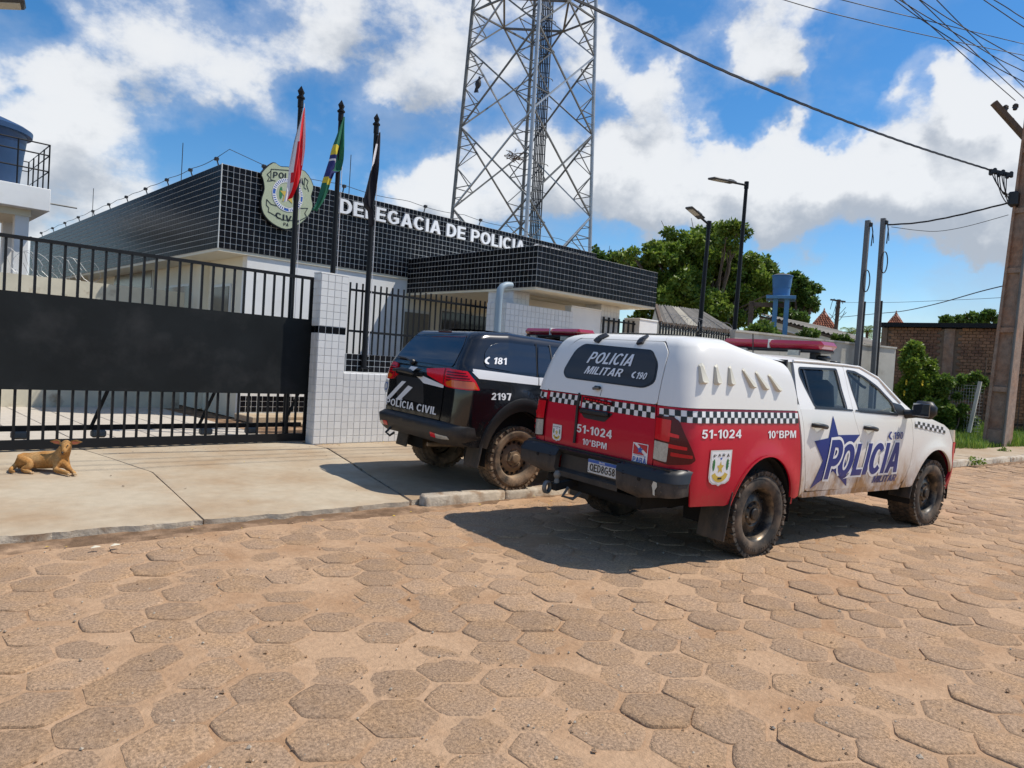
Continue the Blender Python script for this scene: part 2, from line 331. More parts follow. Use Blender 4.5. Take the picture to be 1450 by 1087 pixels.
class MB:
    """collects polygons with material slots; build() links them as ONE mesh"""
    def __init__(s): s.v = []; s.f = []; s.m = []; s.mats = []
    def mi(s, m):
        if m not in s.mats: s.mats.append(m)
        return s.mats.index(m)
    def add(s, vs, fs, m):
        b = len(s.v); s.v += [tuple(v) for v in vs]; k = s.mi(m)
        for f in fs: s.f.append(tuple(b+i for i in f)); s.m.append(k)
        return b
    def box(s, c, sz, m, R=None, taper=None, bev=0.0):
        hx, hy, hz = sz[0]/2, sz[1]/2, sz[2]/2
        c = Vector(c)
        if bev > 0:
            b = min(bev, hx*.9, hy*.9, hz*.9); vs = []; idx = {}
            for sx in (-1, 1):
                for sy in (-1, 1):
                    for sz_ in (-1, 1):
                        for k in range(3):
                            p = [sx*hx, sy*hy, sz_*hz]
                            for j in range(3):
                                if j != k: p[j] -= (sx, sy, sz_)[j]*b
                            idx[(sx, sy, sz_, k)] = len(vs); vs.append(p)
            fs = []
            I = lambda a, b_, c_, k: idx[(a, b_, c_, k)]
            for k in range(3):
                o = [j for j in range(3) if j != k]
                for sg in (-1, 1):
                    q = []
                    for (p1, p2) in ((-1, -1), (1, -1), (1, 1), (-1, 1)):
                        t = [0, 0, 0]; t[k] = sg; t[o[0]] = p1; t[o[1]] = p2; q.append(I(*t, k))
                    fs.append(q)
            for k in range(3):
                o = [j for j in range(3) if j != k]
                for p1 in (-1, 1):
                    for p2 in (-1, 1):
                        def T(e, kk):
                            t = [0, 0, 0]; t[k] = e; t[o[0]] = p1; t[o[1]] = p2; return I(*t, kk)
                        fs.append([T(-1, o[0]), T(1, o[0]), T(1, o[1]), T(-1, o[1])])
            for sx in (-1, 1):
                for sy in (-1, 1):
                    for sz_ in (-1, 1): fs.append([I(sx, sy, sz_, 0), I(sx, sy, sz_, 1), I(sx, sy, sz_, 2)])
            # orient outwards
            out = []
            for f in fs:
                a = [Vector(vs[i]) for i in f]; n = (a[1]-a[0]).cross(a[2]-a[0]); cc = sum(a, Vector())/len(a)
                out.append(f if n.dot(cc) > 0 else f[::-1])
            fs = out
        else:
            vs = [[x*hx, y*hy, z*hz] for z in (-1, 1) for (x, y) in ((-1, -1), (1, -1), (1, 1), (-1, 1))]
            fs = [(3, 2, 1, 0), (4, 5, 6, 7), (0, 1, 5, 4), (1, 2, 6, 5), (2, 3, 7, 6), (3, 0, 4, 7)]
        if taper:
            for v in vs:
                t = (v[2]+hz)/(2*hz) if hz else 0; v[0] *= 1+(taper[0]-1)*t; v[1] *= 1+(taper[1]-1)*t
        vs = [Vector(v) for v in vs]
        if R is not None: vs = [R @ v for v in vs]
        s.add([v+c for v in vs], fs, m); return s
    def bar(s, a, b, w, h, m, up=(0, 0, 1)):
        a = Vector(a); b = Vector(b); d = b-a; L = d.length
        if L < 1e-6: return s
        x = d/L; u = Vector(up)
        if abs(x.dot(u)) > .98: u = Vector((0, 1, 0)) if abs(x.y) < .9 else Vector((1, 0, 0))
        y = u.cross(x).normalized(); z = x.cross(y)
        R = Matrix((x, y, z)).transposed()
        return s.box((a+b)/2, (L, w, h), m, R)
    def tube(s, pts, r, m, n=8, caps=True):
        pts = [Vector(p) for p in pts]; rs = r if isinstance(r, (list, tuple)) else [r]*len(pts)
        rings = []; prev = None
        for i, p in enumerate(pts):
            d = (pts[min(i+1, len(pts)-1)] - pts[max(i-1, 0)]).normalized()
            if prev is None:
                u = Vector((0, 0, 1)) if abs(d.z) < .9 else Vector((1, 0, 0)); x = u.cross(d).normalized()
            else: x = (prev - d*prev.dot(d)).normalized()
            prev = x; y = d.cross(x)
            rings.append([p + (x*math.cos(2*pi*k/n) + y*math.sin(2*pi*k/n))*rs[i] for k in range(n)])
        vs = [v for rg in rings for v in rg]; fs = []
        for i in range(len(pts)-1):
            for k in range(n):
                a = i*n+k; b = i*n+(k+1) % n; fs.append((a, b, b+n, a+n))
        if caps: fs.append(tuple(range(n-1, -1, -1))); fs.append(tuple(range((len(pts)-1)*n, len(pts)*n)))
        s.add(vs, fs, m); return s
    def lathe(s, prof, c, axis, m, n=24, a0=0, a1=2*pi):
        """prof: (radius, height along axis)"""
        c = Vector(c); ax = Vector(axis).normalized()
        u = Vector((1, 0, 0)) if abs(ax.x) < .9 else Vector((0, 0, 1)); x = (u - ax*u.dot(ax)).normalized(); y = ax.cross(x)
        full = abs(a1-a0-2*pi) < 1e-6; k = n if full else n+1
        vs = [c + ax*h + (x*math.cos(a0+(a1-a0)*i/n) + y*math.sin(a0+(a1-a0)*i/n))*r for (r, h) in prof for i in range(k)]
        fs = []
        for j in range(len(prof)-1):
            for i in range(n):
                i2 = (i+1) % k if full else i+1
                fs.append((j*k+i, j*k+i2, (j+1)*k+i2, (j+1)*k+i))
        s.add(vs, fs, m); return s
    def prism(s, poly, a, b, m):
        """poly: 3D points of one face; extruded by vector b-a (a, b vectors)"""
        d = Vector(b)-Vector(a); P = [Vector(p)+Vector(a) for p in poly]; n = len(P)
        vs = P + [p+d for p in P]
        nrm = Vector()
        for i in range(n): nrm += (P[i]).cross(P[(i+1) % n])
        fs = [tuple(range(n)), tuple(range(2*n-1, n-1, -1))] + [(i, i+n, (i+1) % n + n, (i+1) % n) for i in range(n)]
        if nrm.dot(d) > 0: fs = [f[::-1] for f in fs]
        s.add(vs, fs, m); return s
    def build(s, name, parent=None, smooth=None, world=True, kind=None):
        me = bpy.data.meshes.new(name); me.from_pydata(s.v, [], s.f)
        for m in s.mats: me.materials.append(m)
        if len(s.mats) > 1: me.polygons.foreach_set('material_index', s.m)
        if smooth is not None:
            me.polygons.foreach_set('use_smooth', [True]*len(me.polygons)); me.set_sharp_from_angle(angle=rad(smooth))
        me.update()
        o = bpy.data.objects.new(name, me); link(o, parent, world)
        if kind: o['kind'] = kind
        return o
def rot_to(x, y):
    x = Vector(x).normalized(); y = Vector(y).normalized(); return Matrix((x, y, x.cross(y))).transposed()
def interp(x, xs, ys):
    return float(np.interp(x, xs, ys))

def text_mesh(s, bold=0.0, shear=0.0, res=3):
    cu = bpy.data.curves.new('lettering', 'FONT'); cu.body = s; cu.size = 1.0; cu.offset = bold; cu.shear = shear; cu.resolution_u = res; cu.fill_mode = 'BOTH'
    o = bpy.data.objects.new('lettering', cu); C.objects.link(o)
    dg = bpy.context.evaluated_depsgraph_get(); me = bpy.data.meshes.new_from_object(o.evaluated_get(dg))
    vs = [(v.co.x, v.co.y) for v in me.vertices]; fs = [tuple(p.vertices) for p in me.polygons]
    bpy.data.objects.remove(o); bpy.data.curves.remove(cu); bpy.data.meshes.remove(me)
    return vs, fs
def text_box(s, u0, v0, u1, v1, bold=0.02, shear=0.0, grow=0.0):
    """lettering fitted to a box (grow = outline thickness in font units)"""
    base, _ = text_mesh(s, bold, shear)
    vs, fs = text_mesh(s, bold+grow, shear) if grow else (base, _)
    x0 = min(v[0] for v in base); x1 = max(v[0] for v in base); y0 = min(v[1] for v in base); y1 = max(v[1] for v in base)
    return [(u0+(v[0]-x0)/(x1-x0)*(u1-u0), v0+(v[1]-y0)/(y1-y0)*(v1-v0)) for v in vs], fs
def dedupe(bm):
    bmesh.ops.remove_doubles(bm, verts=bm.verts, dist=1e-6)
def conform(bm, step):
    us = [v.co.x for v in bm.verts]; vs = [v.co.y for v in bm.verts]
    for ax, a, b, st in ((0, min(us), max(us), step[0]), (1, min(vs), max(vs), step[1])):
        k = math.floor(a/st)+1
        while k*st < b-1e-6:
            if k*st > a+1e-6:
                co = Vector((k*st, 0, 0)) if ax == 0 else Vector((0, k*st, 0)); no = Vector((1, 0, 0)) if ax == 0 else Vector((0, 1, 0))
                bmesh.ops.bisect_plane(bm, geom=bm.verts[:]+bm.edges[:]+bm.faces[:], plane_co=co, plane_no=no, dist=1e-6)
            k += 1
def sheet(name, loops, Mp, m, parent, step=(.07, .06), thick=.014, eps=0.0, faces=None, add_to=None, kind=None):
    """a sheet of bodywork or print: outline(s) in (u, v) laid on the surface Mp(u, v, offset) -> point"""
    bm = bmesh.new()
    if faces is not None:
        vv = [bm.verts.new((a, b, 0)) for a, b in loops]
        for f in faces:
            try: bm.faces.new([vv[i] for i in f])
            except ValueError: pass
    else:
        es = []
        for lp in loops:
            vv = [bm.verts.new((a, b, 0)) for a, b in lp]
            for i in range(len(vv)): es.append(bm.edges.new((vv[i], vv[(i+1) % len(vv)])))
        bmesh.ops.triangle_fill(bm, use_beauty=True, use_dissolve=False, edges=es)
    if step: conform(bm, step)
    bm.verts.ensure_lookup_table(); bm.verts.index_update()
    uv = [(v.co.x, v.co.y) for v in bm.verts]
    P = []; Nn = []
    h = .004
    for (a, b) in uv:
        p = Mp(a, b, eps); P.append(p)
        n = (Mp(a+h, b, eps)-Mp(a-h, b, eps)).cross(Mp(a, b+h, eps)-Mp(a, b-h, eps))
        q = Mp(a, b, eps+.05)-p
        n = n.normalized() if n.length > 1e-12 else q.normalized()
        Nn.append(n if n.dot(q) > 0 else -n)
    vs = [tuple(p) for p in P]; fs = []; ln = []
    for f in bm.faces:
        ix = [v.index for v in f.verts]
        if len(ix) > 2:
            g = (P[ix[1]]-P[ix[0]]).cross(P[ix[2]]-P[ix[1]])
            k = sum((Nn[i] for i in ix), Vector())
            g2 = Vector()
            for i in range(len(ix)): g2 += P[ix[i]].cross(P[ix[(i+1) % len(ix)]])
            if g2.dot(k) < 0: ix = ix[::-1]
        fs.append(tuple(ix)); ln += [Nn[i] for i in ix]
    if thick:
        for e in bm.edges:
            if len(e.link_faces) == 1:
                a, b = e.verts[0].index, e.verts[1].index
                # orientation from its face
                fi = [v.index for v in e.link_faces[0].verts]
                pa, pb = P[a], P[b]; qa = Mp(*uv[a], eps-thick); qb = Mp(*uv[b], eps-thick)
                fc = e.link_faces[0].calc_center_median(); mid = (Vector((uv[a][0]+uv[b][0], uv[a][1]+uv[b][1], 0)))/2
                base = len(vs); vs += [tuple(pa), tuple(pb), tuple(qb), tuple(qa)]
                n = (pb-pa).cross(qb-pa)
                if n.length < 1e-14: n = Vector((0, 0, 1))
                n.normalize()
                cin = Mp(fc.x, fc.y, eps) - (pa+pb)/2
                if n.dot(cin) > 0: fs.append((base+3, base+2, base+1, base)); n = -n
                else: fs.append((base, base+1, base+2, base+3))
                ln += [n]*4
    bm.free()
    if add_to is not None:
        add_to.append((vs, fs, ln, m)); return None
    me = bpy.data.meshes.new(name); me.from_pydata(vs, [], fs); me.materials.append(m)
    me.polygons.foreach_set('use_smooth', [True]*len(me.polygons))
    me.normals_split_custom_set([tuple(n) for n in ln])
    me.update()
    o = bpy.data.objects.new(name, me); link(o, parent, False)
    if kind: o['kind'] = kind
    return o
def join_sheets(name, parts, parent):
    """several prints of one badge laid over each other, as ONE mesh"""
    V = []; F = []; LN = []; MI = []; mats = []
    for (vs, fs, ln, m) in parts:
        b = len(V); V += vs; F += [tuple(i+b for i in f) for f in fs]; LN += ln
        if m not in mats: mats.append(m)
        MI += [mats.index(m)]*len(fs)
    me = bpy.data.meshes.new(name); me.from_pydata(V, [], F)
    for m in mats: me.materials.append(m)
    me.polygons.foreach_set('material_index', MI); me.polygons.foreach_set('use_smooth', [True]*len(me.polygons))
    me.normals_split_custom_set([tuple(n) for n in LN]); me.update()
    o = bpy.data.objects.new(name, me); link(o, parent, False); return o
def arc(cx, cz, r, a0, a1, n=14, rz=None):
    rz = r if rz is None else rz
    return [(cx+r*math.cos(rad(a0+(a1-a0)*i/n)), cz+rz*math.sin(rad(a0+(a1-a0)*i/n))) for i in range(n+1)]
def rpoly(pts, r, n=4):
    """polygon with rounded corners"""
    out = []; k = len(pts)
    for i in range(k):
        p = Vector(pts[i]).to_2d(); a = Vector(pts[i-1]).to_2d(); b = Vector(pts[(i+1) % k]).to_2d()
        rr = r[i] if isinstance(r, (list, tuple)) else r
        da = (a-p); db = (b-p); t = min(rr, da.length*.45, db.length*.45)
        if t < 1e-4: out.append(tuple(p)); continue
        A = p+da.normalized()*t; B = p+db.normalized()*t
        for j in range(n+1):
            s = j/n; out.append(tuple(A*(1-s)**2 + p*2*s*(1-s) + B*s*s))
    return out
def rect(u0, v0, u1, v1):
    return [(u0, v0), (u1, v0), (u1, v1), (u0, v1)]
def strip(pts, w):
    """thin ribbon along a polyline, as an outline"""
    L_ = []; R_ = []
    for i, p in enumerate(pts):
        a = Vector(pts[max(i-1, 0)]); b = Vector(pts[min(i+1, len(pts)-1)]); d = (b-a).normalized(); n = Vector((-d.y, d.x))
        L_.append((p[0]+n.x*w/2, p[1]+n.y*w/2)); R_.append((p[0]-n.x*w/2, p[1]-n.y*w/2))
    return L_+R_[::-1]

# ------------------------------------------------------------------ heavy grotesque lettering, drawn as outlines with holes
def _el(cx, cy, rx, ry, a0, a1, n=14):
    return [(cx+rx*math.cos(rad(a0+(a1-a0)*i/n)), cy+ry*math.sin(rad(a0+(a1-a0)*i/n))) for i in range(n+1)]
def _ring(w, t, h):
    return [_el(w/2, .5, w/2, .5, 0, 360, 26)[:-1], _el(w/2, .5, w/2-t, .5-h, 0, 360, 22)[:-1]]
def glyph(c):
    t, h = .205, .165
    if c == 'Í': w, l = glyph('I'); return w, l+[[(.02, 1.06), (.17, 1.06), (.34, 1.24), (.12, 1.24)]]
    if c == 'Á': w, l = glyph('A'); return w, l+[[(.28, 1.06), (.43, 1.06), (.60, 1.24), (.38, 1.24)]]
    if c == 'I': return .205, [[(0, 0), (t, 0), (t, 1), (0, 1)]]
    if c == 'L': return .58, [[(0, 0), (.58, 0), (.58, h), (t, h), (t, 1), (0, 1)]]
    if c == 'E': return .64, [[(0, 0), (.64, 0), (.64, h), (t, h), (t, .43), (.59, .43), (.59, .43+h*.95), (t, .43+h*.95), (t, 1-h), (.63, 1-h), (.63, 1), (0, 1)]]
    if c == 'D': return .74, [[(0, 0), (.34, 0)]+_el(.34, .5, .40, .5, -90, 90, 14)[1:]+[(0, 1)], [(t, h), (.32, h)]+_el(.32, .5, .21, .5-h, -90, 90, 12)[1:]+[(t, 1-h)]]
    if c == 'O': return .82, _ring(.82, .215, .155)
    if c == 'Q':
        w, l = glyph('O'); o = l[0]; return w, [o, l[1], [(.47, .26), (.80, -.08), (.90, .03), (.58, .34)]]
    if c == 'C': return .76, [_el(.40, .5, .40, .5, 42, 318, 24)+_el(.40, .5, .19, .345, 318, 42, 22)]
    if c == 'G': return .80, [_el(.40, .5, .40, .5, 45, 300, 24)+[(.78, .16), (.78, .54), (.42, .54), (.42, .38), (.58, .38), (.58, .24)]+_el(.40, .5, .19, .345, 300, 45, 20)]
    if c == 'A': return .80, [[(0, 0), (.215, 0), (.275, .20), (.525, .20), (.585, 0), (.80, 0), (.515, 1), (.285, 1)], [(.32, .355), (.48, .355), (.40, .70)]]
    if c == 'M': return .90, [[(0, 0), (.18, 0), (.18, .72), (.37, 0), (.53, 0), (.72, .72), (.72, 0), (.90, 0), (.90, 1), (.62, 1), (.45, .36), (.28, 1), (0, 1)]]
    if c == 'V': return .78, [[(.28, 0), (.50, 0), (.78, 1), (.56, 1), (.39, .29), (.22, 1), (0, 1)]]
    if c == 'T': return .66, [[(.2275, 0), (.4325, 0), (.4325, 1-h), (.66, 1-h), (.66, 1), (0, 1), (0, 1-h), (.2275, 1-h)]]
    if c == 'P': return .70, [[(0, 0), (t, 0), (t, .35), (.38, .35)]+_el(.38, .675, .32, .325, -90, 90, 12)[1:]+[(0, 1)], [(t, .505), (.36, .505)]+_el(.36, .675, .145, .17, -90, 90, 10)[1:]+[(t, .845)]]
    if c == 'R': return .76, [[(0, 0), (t, 0), (t, .38), (.31, .38), (.52, 0), (.77, 0), (.535, .405)]+_el(.40, .695, .31, .305, -60, 90, 12)+[(0, 1)], [(t, .53), (.37, .53)]+_el(.37, .69, .145, .16, -90, 90, 10)[1:]+[(t, .85)]]
    if c == 'B': return .72, [[(0, 0), (.42, 0)]+_el(.42, .28, .30, .28, -90, 75, 11)[1:]+_el(.40, .76, .27, .24, -55, 90, 11)+[(0, 1)], [(t, .15), (.40, .15)]+_el(.40, .29, .12, .14, -90, 90, 8)[1:]+[(t, .43)], [(t, .58), (.38, .58)]+_el(.38, .715, .10, .135, -90, 90, 8)[1:]+[(t, .85)]]
    if c == '0': return .58, _ring(.58, .185, .145)
    if c == '1': return .40, [[(.195, 0), (.395, 0), (.395, 1), (.235, 1), (.02, .82), (.02, .655), (.195, .745)]]
    if c == '2': return .58, [[(0, 0), (.57, 0), (.57, .165), (.275, .165), (.48, .41)]+_el(.285, .70, .275, .30, -38, 172, 16)+[(.205, .69)]+_el(.285, .70, .09, .15, 172, -25, 9)+[(.0, .13)]]
    if c == '4': return .62, [[(.345, 0), (.535, 0), (.535, .205), (.62, .205), (.62, .365), (.535, .365), (.535, 1), (.365, 1), (0, .365), (0, .205), (.345, .205)], [(.17, .365), (.345, .365), (.345, .69)]]
    if c == '5': return .58, [[(.08, 1), (.53, 1), (.53, .84), (.23, .84), (.205, .665)]+_el(.285, .335, .29, .335, 90, -168, 20)+[(.19, .27)]+_el(.285, .33, .10, .19, -165, 130, 12)+[(.02, .47)]]
    if c == '7': return .56, [[(0, 1), (.56, 1), (.56, .86), (.31, 0), (.10, 0), (.34, .83), (0, .83)]]
    if c == '8': return .58, [_el(.29, .285, .29, .285, 130, 410, 22)+_el(.29, .75, .265, .25, -50, 230, 20), _el(.29, .285, .105, .135, 0, 360, 14)[:-1], _el(.29, .745, .085, .11, 0, 360, 14)[:-1]]
    if c == '9': return .58, [[(.03, .20)]+_el(.29, .5, .29, .5, 218, 450, 22)+_el(.28, .675, .28, .325, 90, 296, 16)[1:]+[(.375, .33), (.32, .15), (.215, .22)], _el(.28, .68, .095, .175, 0, 360, 14)[:-1]]
    if c == '-': return .30, [[(0, .33), (.30, .33), (.30, .50), (0, .50)]]
    if c == 'º': return .34, [[(x*.36, .62+y*.38) for x, y in _el(.41, .5, .41, .5, 0, 360, 16)[:-1]], [(x*.36, .62+y*.38) for x, y in _el(.41, .5, .20, .24, 0, 360, 12)[:-1]]]
    return .30, []
def word_loops(s, u0, v0, u1, v1, shear=0.0, grow=0.0, gap=.10):
    """outlines of a word fitted to a box (cap height v0..v1)"""
    x = 0.0; out = []
    for c in s:
        if c == ' ': x += .34; continue
        w, ls = glyph(c); out += [([(x+a+shear*b, b) for a, b in l], k) for k, l in enumerate(ls)]; x += w+gap
    x -= gap; tot = x+shear
    res = []
    for l, k in out:
        if grow:
            # area sign tells which way is outwards; holes (clockwise or nested) shrink
            n = len(l); ar = sum(l[i][0]*l[(i+1) % n][1]-l[(i+1) % n][0]*l[i][1] for i in range(n))/2
            hole = k > 0 and not (min(p[1] for p in l) > 1.0)
            sg = (1 if ar > 0 else -1)*(-1 if hole else 1); q = []
            for i in range(n):
                a, b, c_ = Vector(l[i-1]), Vector(l[i]), Vector(l[(i+1) % n]); d1 = (b-a).normalized(); d2 = (c_-b).normalized()
                nn = Vector((d1.y+d2.y, -d1.x-d2.x)); nn = nn.normalized() if nn.length > .2 else Vector((d1.y, -d1.x)); q.append(tuple(b+nn*grow*sg*1.15))
            l = q
        res.append([(u0+a/tot*(u1-u0), v0+b*(v1-v0)) for a, b in l])
    return res
# ------------------------------------------------------------------ ground, road, pavement
def nz(x, y, s, seed=0.0): return mnoise.noise(Vector((x*s+seed, y*s-seed*.7, seed)))
KX = [-14, -6, 0.9, 2.3, 4.2, 6.6, 10, 15.2, 19.2, 26, 60]
KY = [6.3, 6.0, 5.65, 5.55, 5.40, 5.28, 4.80, 3.80, 3.30, 2.45, -2]
def kerbY(x): return interp(x, KX, KY)
def roadZ(x, y):
    k = kerbY(x); return .012*max(0.0, y-(k-3.0))
def bedZ(x, y):
    return roadZ(x, y) + .010*nz(x, y, .55, 3) + .0045*nz(x, y, 2.1, 9) + .0035*nz(x, y, 6.5, 4) - .002
DRIVE_X = 4.55                      # right of this the kerb stones start
def walkZ(x, y):
    k = kerbY(x); base = .12+.015*(y-k)
    if x < DRIVE_X:
        low = roadZ(x, k)+.055; t = min(1, max(0, (y-k)/3.2)); dr = low*(1-t)+(.12+.015*3.2)*t + max(0, y-k-3.2)*.015
        return dr
    return base
SB = .18
def grid_mesh(name, x0, x1, y0, y1, dx, dy, zf, m, kind='structure', parent=None, keep=None):
    nx = int(round((x1-x0)/dx)); ny = int(round((y1-y0)/dy)); vs = []; fs = []
    for j in range(ny+1):
        for i in range(nx+1):
            x = x0+(x1-x0)*i/nx; y = y0+(y1-y0)*j/ny; vs.append((x, y, zf(x, y)))
    for j in range(ny):
        for i in range(nx):
            a = j*(nx+1)+i
            if keep is None or keep(*vs[a][:2]): fs.append((a, a+1, a+nx+2, a+nx+1))
    mb = MB(); mb.add(vs, fs, m); o = mb.build(name, parent, smooth=60)
    if kind: o['kind'] = kind
    return o
# earth to the horizon
mb = MB(); mb.add([(-900, -900, -.30), (900, -900, -.30), (900, 900, -.30), (-900, 900, -.30)], [(0, 1, 2, 3)], M['earth'])
mb.build('ground')['kind'] = 'structure'
# road: a bed of sand with the pavers standing in it; rows bend with the kerb
road = grid_mesh('road', -9, 16, -6, 6.2, .05, .05, lambda x, y: bedZ(x, y), M['sand'])
far_road = grid_mesh('far_road', 16, 62, -9, 6.2, .5, .5, lambda x, y: bedZ(x, y)-.012, M['sand'])
def paver_mesh(seed, R=.1755):
    rng = random.Random(seed); P = []
    rag = rng.uniform(.4, 1.3)
    for k in range(6):
        a0 = rad(90+60*k); a1 = rad(150+60*k)
        for t in (0.10, .5, .90):
            x = R*((1-t)*math.cos(a0)+t*math.cos(a1)); y = R*((1-t)*math.sin(a0)+t*math.sin(a1))
            j = 1+rng.uniform(-.035, .022)*rag; P.append((x*j, y*j))
    n = len(P); vs = [(0, 0, .001)]
    for (s, z) in ((.84, 0.0), (.965, -.002), (1.0, -.010), (1.01, -.05)):
        for (x, y) in P: vs.append((x*s, y*s, z+(rng.uniform(-.0012, .0012) if s < 1 else 0)))
    fs = [(0, 1+i, 1+(i+1) % n) for i in range(n)]
    for r in range(3):
        for i in range(n): fs.append((1+r*n+i, 1+(r+1)*n+i, 1+(r+1)*n+(i+1) % n, 1+r*n+(i+1) % n))
    me = bpy.data.meshes.new('paver'); me.from_pydata(vs, [], fs); me.materials.append(M['paver'])
    me.polygons.foreach_set('use_smooth', [True]*len(me.polygons)); me.set_sharp_from_angle(angle=rad(50)); me.update()
    return me
PV = [paver_mesh(100+i) for i in range(14)]
spots = []
SPX = .312; SPY = .27
for r in range(0, 46):
    for c in range(-30, 120):
        d = .30+r*SPY; x = -9+(c+.5*(r % 2))*SPX + 9; y = kerbY(x)-d
        if x < -8.5 or x > 30: continue
        px, py, w = proj((x, y, 0)) if (Vector((x, y, 0))-CAMP).dot(_fw) > .6 else (9e9, 0, 1)
        vis = -120 < px < IW+120 and py < IH+160
        dist = math.hypot(x, y)
        if not vis and dist > 9: continue
        spots.append((dist if vis else dist+100, x, y))
spots.sort()
joined = MB(); rng = random.Random(5)
PVD = [([v.co.copy() for v in me.vertices], [tuple(p.vertices) for p in me.polygons]) for me in PV]
for k, (dd, x, y) in enumerate(spots):
    slope = (kerbY(x+.2)-kerbY(x-.2))/.4
    wear = nz(x, y, .45, 21)
    z = roadZ(x, y) + .010*nz(x, y, .55, 3) + .0028 + .0042*rng.uniform(-1, 1) + .0035*wear - (.009 if rng.random() < .07 else 0)
    x += rng.uniform(-.012, .012); y += rng.uniform(-.012, .012)
    R = Matrix.Rotation(math.atan(slope)+rad(60*rng.randrange(6)+rng.uniform(-4, 4)), 4, 'Z') 
    T = Matrix.Rotation(rng.uniform(-.032, .032), 4, 'X') @ Matrix.Rotation(rng.uniform(-.032, .032), 4, 'Y')
    mw = Matrix.Translation((x, y, z)) @ T @ R
    vi = rng.randrange(14)
    if k < 300:
        o = bpy.data.objects.new('paver', PV[vi]); C.objects.link(o); o.parent = road; o.matrix_basis = mw
    else:
        joined.add([mw @ v for v in PVD[vi][0]], PVD[vi][1], M['paver'])
o = joined.build('paver_field', road, smooth=50, kind='stuff')

# pavement: three cast slabs with open joints
def slab(name, poly, m, seed, thick=.16, parent=None):
    bm = bmesh.new(); vv = [bm.verts.new((a, b, 0)) for a, b in poly]; es = [bm.edges.new((vv[i], vv[(i+1) % len(vv)])) for i in range(len(vv))]
    bmesh.ops.triangle_fill(bm, use_beauty=True, edges=es); conform(bm, (.30, .30))
    bnd = set()
    for e in bm.edges:
        if len(e.link_faces) == 1: bnd.update((e.verts[0], e.verts[1]))
    for v in bm.verts:
        v.co.z = walkZ(v.co.x, v.co.y) + .006*nz(v.co.x, v.co.y, .8, seed) - (.006 if v in bnd else 0)
    r = bmesh.ops.extrude_edge_only(bm, edges=[e for e in bm.edges if len(e.link_faces) == 1])
    for g in r['geom']:
        if isinstance(g, bmesh.types.BMVert): g.co.z -= thick
    bmesh.ops.recalc_face_normals(bm, faces=bm.faces)
    me = bpy.data.meshes.new(name); bm.to_mesh(me); bm.free(); me.materials.append(m)
    me.polygons.foreach_set('use_smooth', [True]*len(me.polygons)); me.set_sharp_from_angle(angle=rad(35))
    me.materials.append(M['kerb'])
    for q_ in me.polygons:
        if abs(q_.normal.z) < .6: q_.material_index = 1
    # make sure the top faces up
    if sum(p.normal.z*p.area for p in me.polygons) < 0: me.flip_normals()
    o = bpy.data.objects.new(name, me); link(o, parent); return o
def edge_pts(x0, x1, off, rag, st=.12, seed=1.0):
    n = max(2, int(abs(x1-x0)/st)); out = []
    for i in range(n+1):
        x = x0+(x1-x0)*i/n; out.append((x, kerbY(x)+off+rag*nz(x, 0, 2.3, seed)+rag*.45*nz(x, 0, 9, seed+2)+rag*.25*nz(x, 0, 27, seed+5)))
    return out
FRONT = 9.04; GATEY = 9.34
walk_base = grid_mesh('sidewalk', -12, 24, 5.0, 10.4, .4, .3, lambda x, y: (walkZ(x, max(y, kerbY(x)))-.05) if y > kerbY(x)+.25 else -.2, M['gutter'], keep=lambda x, y: y > kerbY(x)+.0)
s1a = atZ(225, 668, .17); s1b = atZ(300, 747, .06)
s2a = atZ(462, 633, .175); s2b = atZ(598, 714, .09)
slab('slab', edge_pts(-12, s1b.x-.008, .12, .07, st=.05, seed=2) + [(s1a.x-.006, s1a.y+.2), (s1a.x-.35, GATEY+.5), (-12, GATEY+.5)], M['walk2'], 1, parent=walk_base)
slab('slab', edge_pts(s1b.x+.008, s2b.x-.02, .12, .07, st=.05, seed=3) + [(s2a.x-.012, s2a.y), (s2a.x-.1, GATEY+.5), (s1a.x-.336, GATEY+.5), (s1a.x+.008, s1a.y+.2)], M['walk2'], 2, parent=walk_base)
slab('slab', [(s2b.x+.03, kerbY(s2b.x)+.16)] + edge_pts(s2b.x+.12, 11.0, .175, .0) + [(11.0, GATEY+.6), (s2a.x-.07, GATEY+.6), (s2a.x+.012, s2a.y)], M['walk'], 3, parent=walk_base)
slab('slab', edge_pts(11.015, 17.4, .175, 0) + [(17.4, 10.0), (11.015, 10.0)], M['walk'], 4, parent=walk_base)
slab('slab', edge_pts(17.415, 26, .175, 0) + [(26, kerbY(26)+1.5), (21, kerbY(21)+1.25), (17.415, kerbY(17.4)+3.2)], M['walk'], 5, parent=walk_base)
# loose grit on the road
rng = random.Random(17); gb = MB()
for i in range(2600):
    dd = 1.6+9*rng.random()**1.7; aa = _yaw+rng.uniform(-.75, .75); x = dd*math.sin(aa); y = dd*math.cos(aa)
    if y > kerbY(x)-.05: continue
    s = rng.uniform(.003, .011)*(1.6 if rng.random() < .06 else 1); z = bedZ(x, y)+.004+s*.3
    q = [Vector((x, y, z))+Vector((rng.uniform(.6, 1)*s*math.cos(k*1.571), rng.uniform(.6, 1)*s*math.sin(k*1.571), 0)) for k in range(4)]
    gb.add(q+[Vector((x+rng.uniform(-.3, .3)*s, y, z+s*.7)), Vector((x, y, z-s*.8))], [(0, 1, 4), (1, 2, 4), (2, 3, 4), (3, 0, 4), (1, 0, 5), (2, 1, 5), (3, 2, 5), (0, 3, 5)], M['paver'] if rng.random() < .6 else M['kerb'])
tag(gb.build('grit', None), 'loose grit and pebbles strewn over the paved road', 'gravel', kind='stuff')
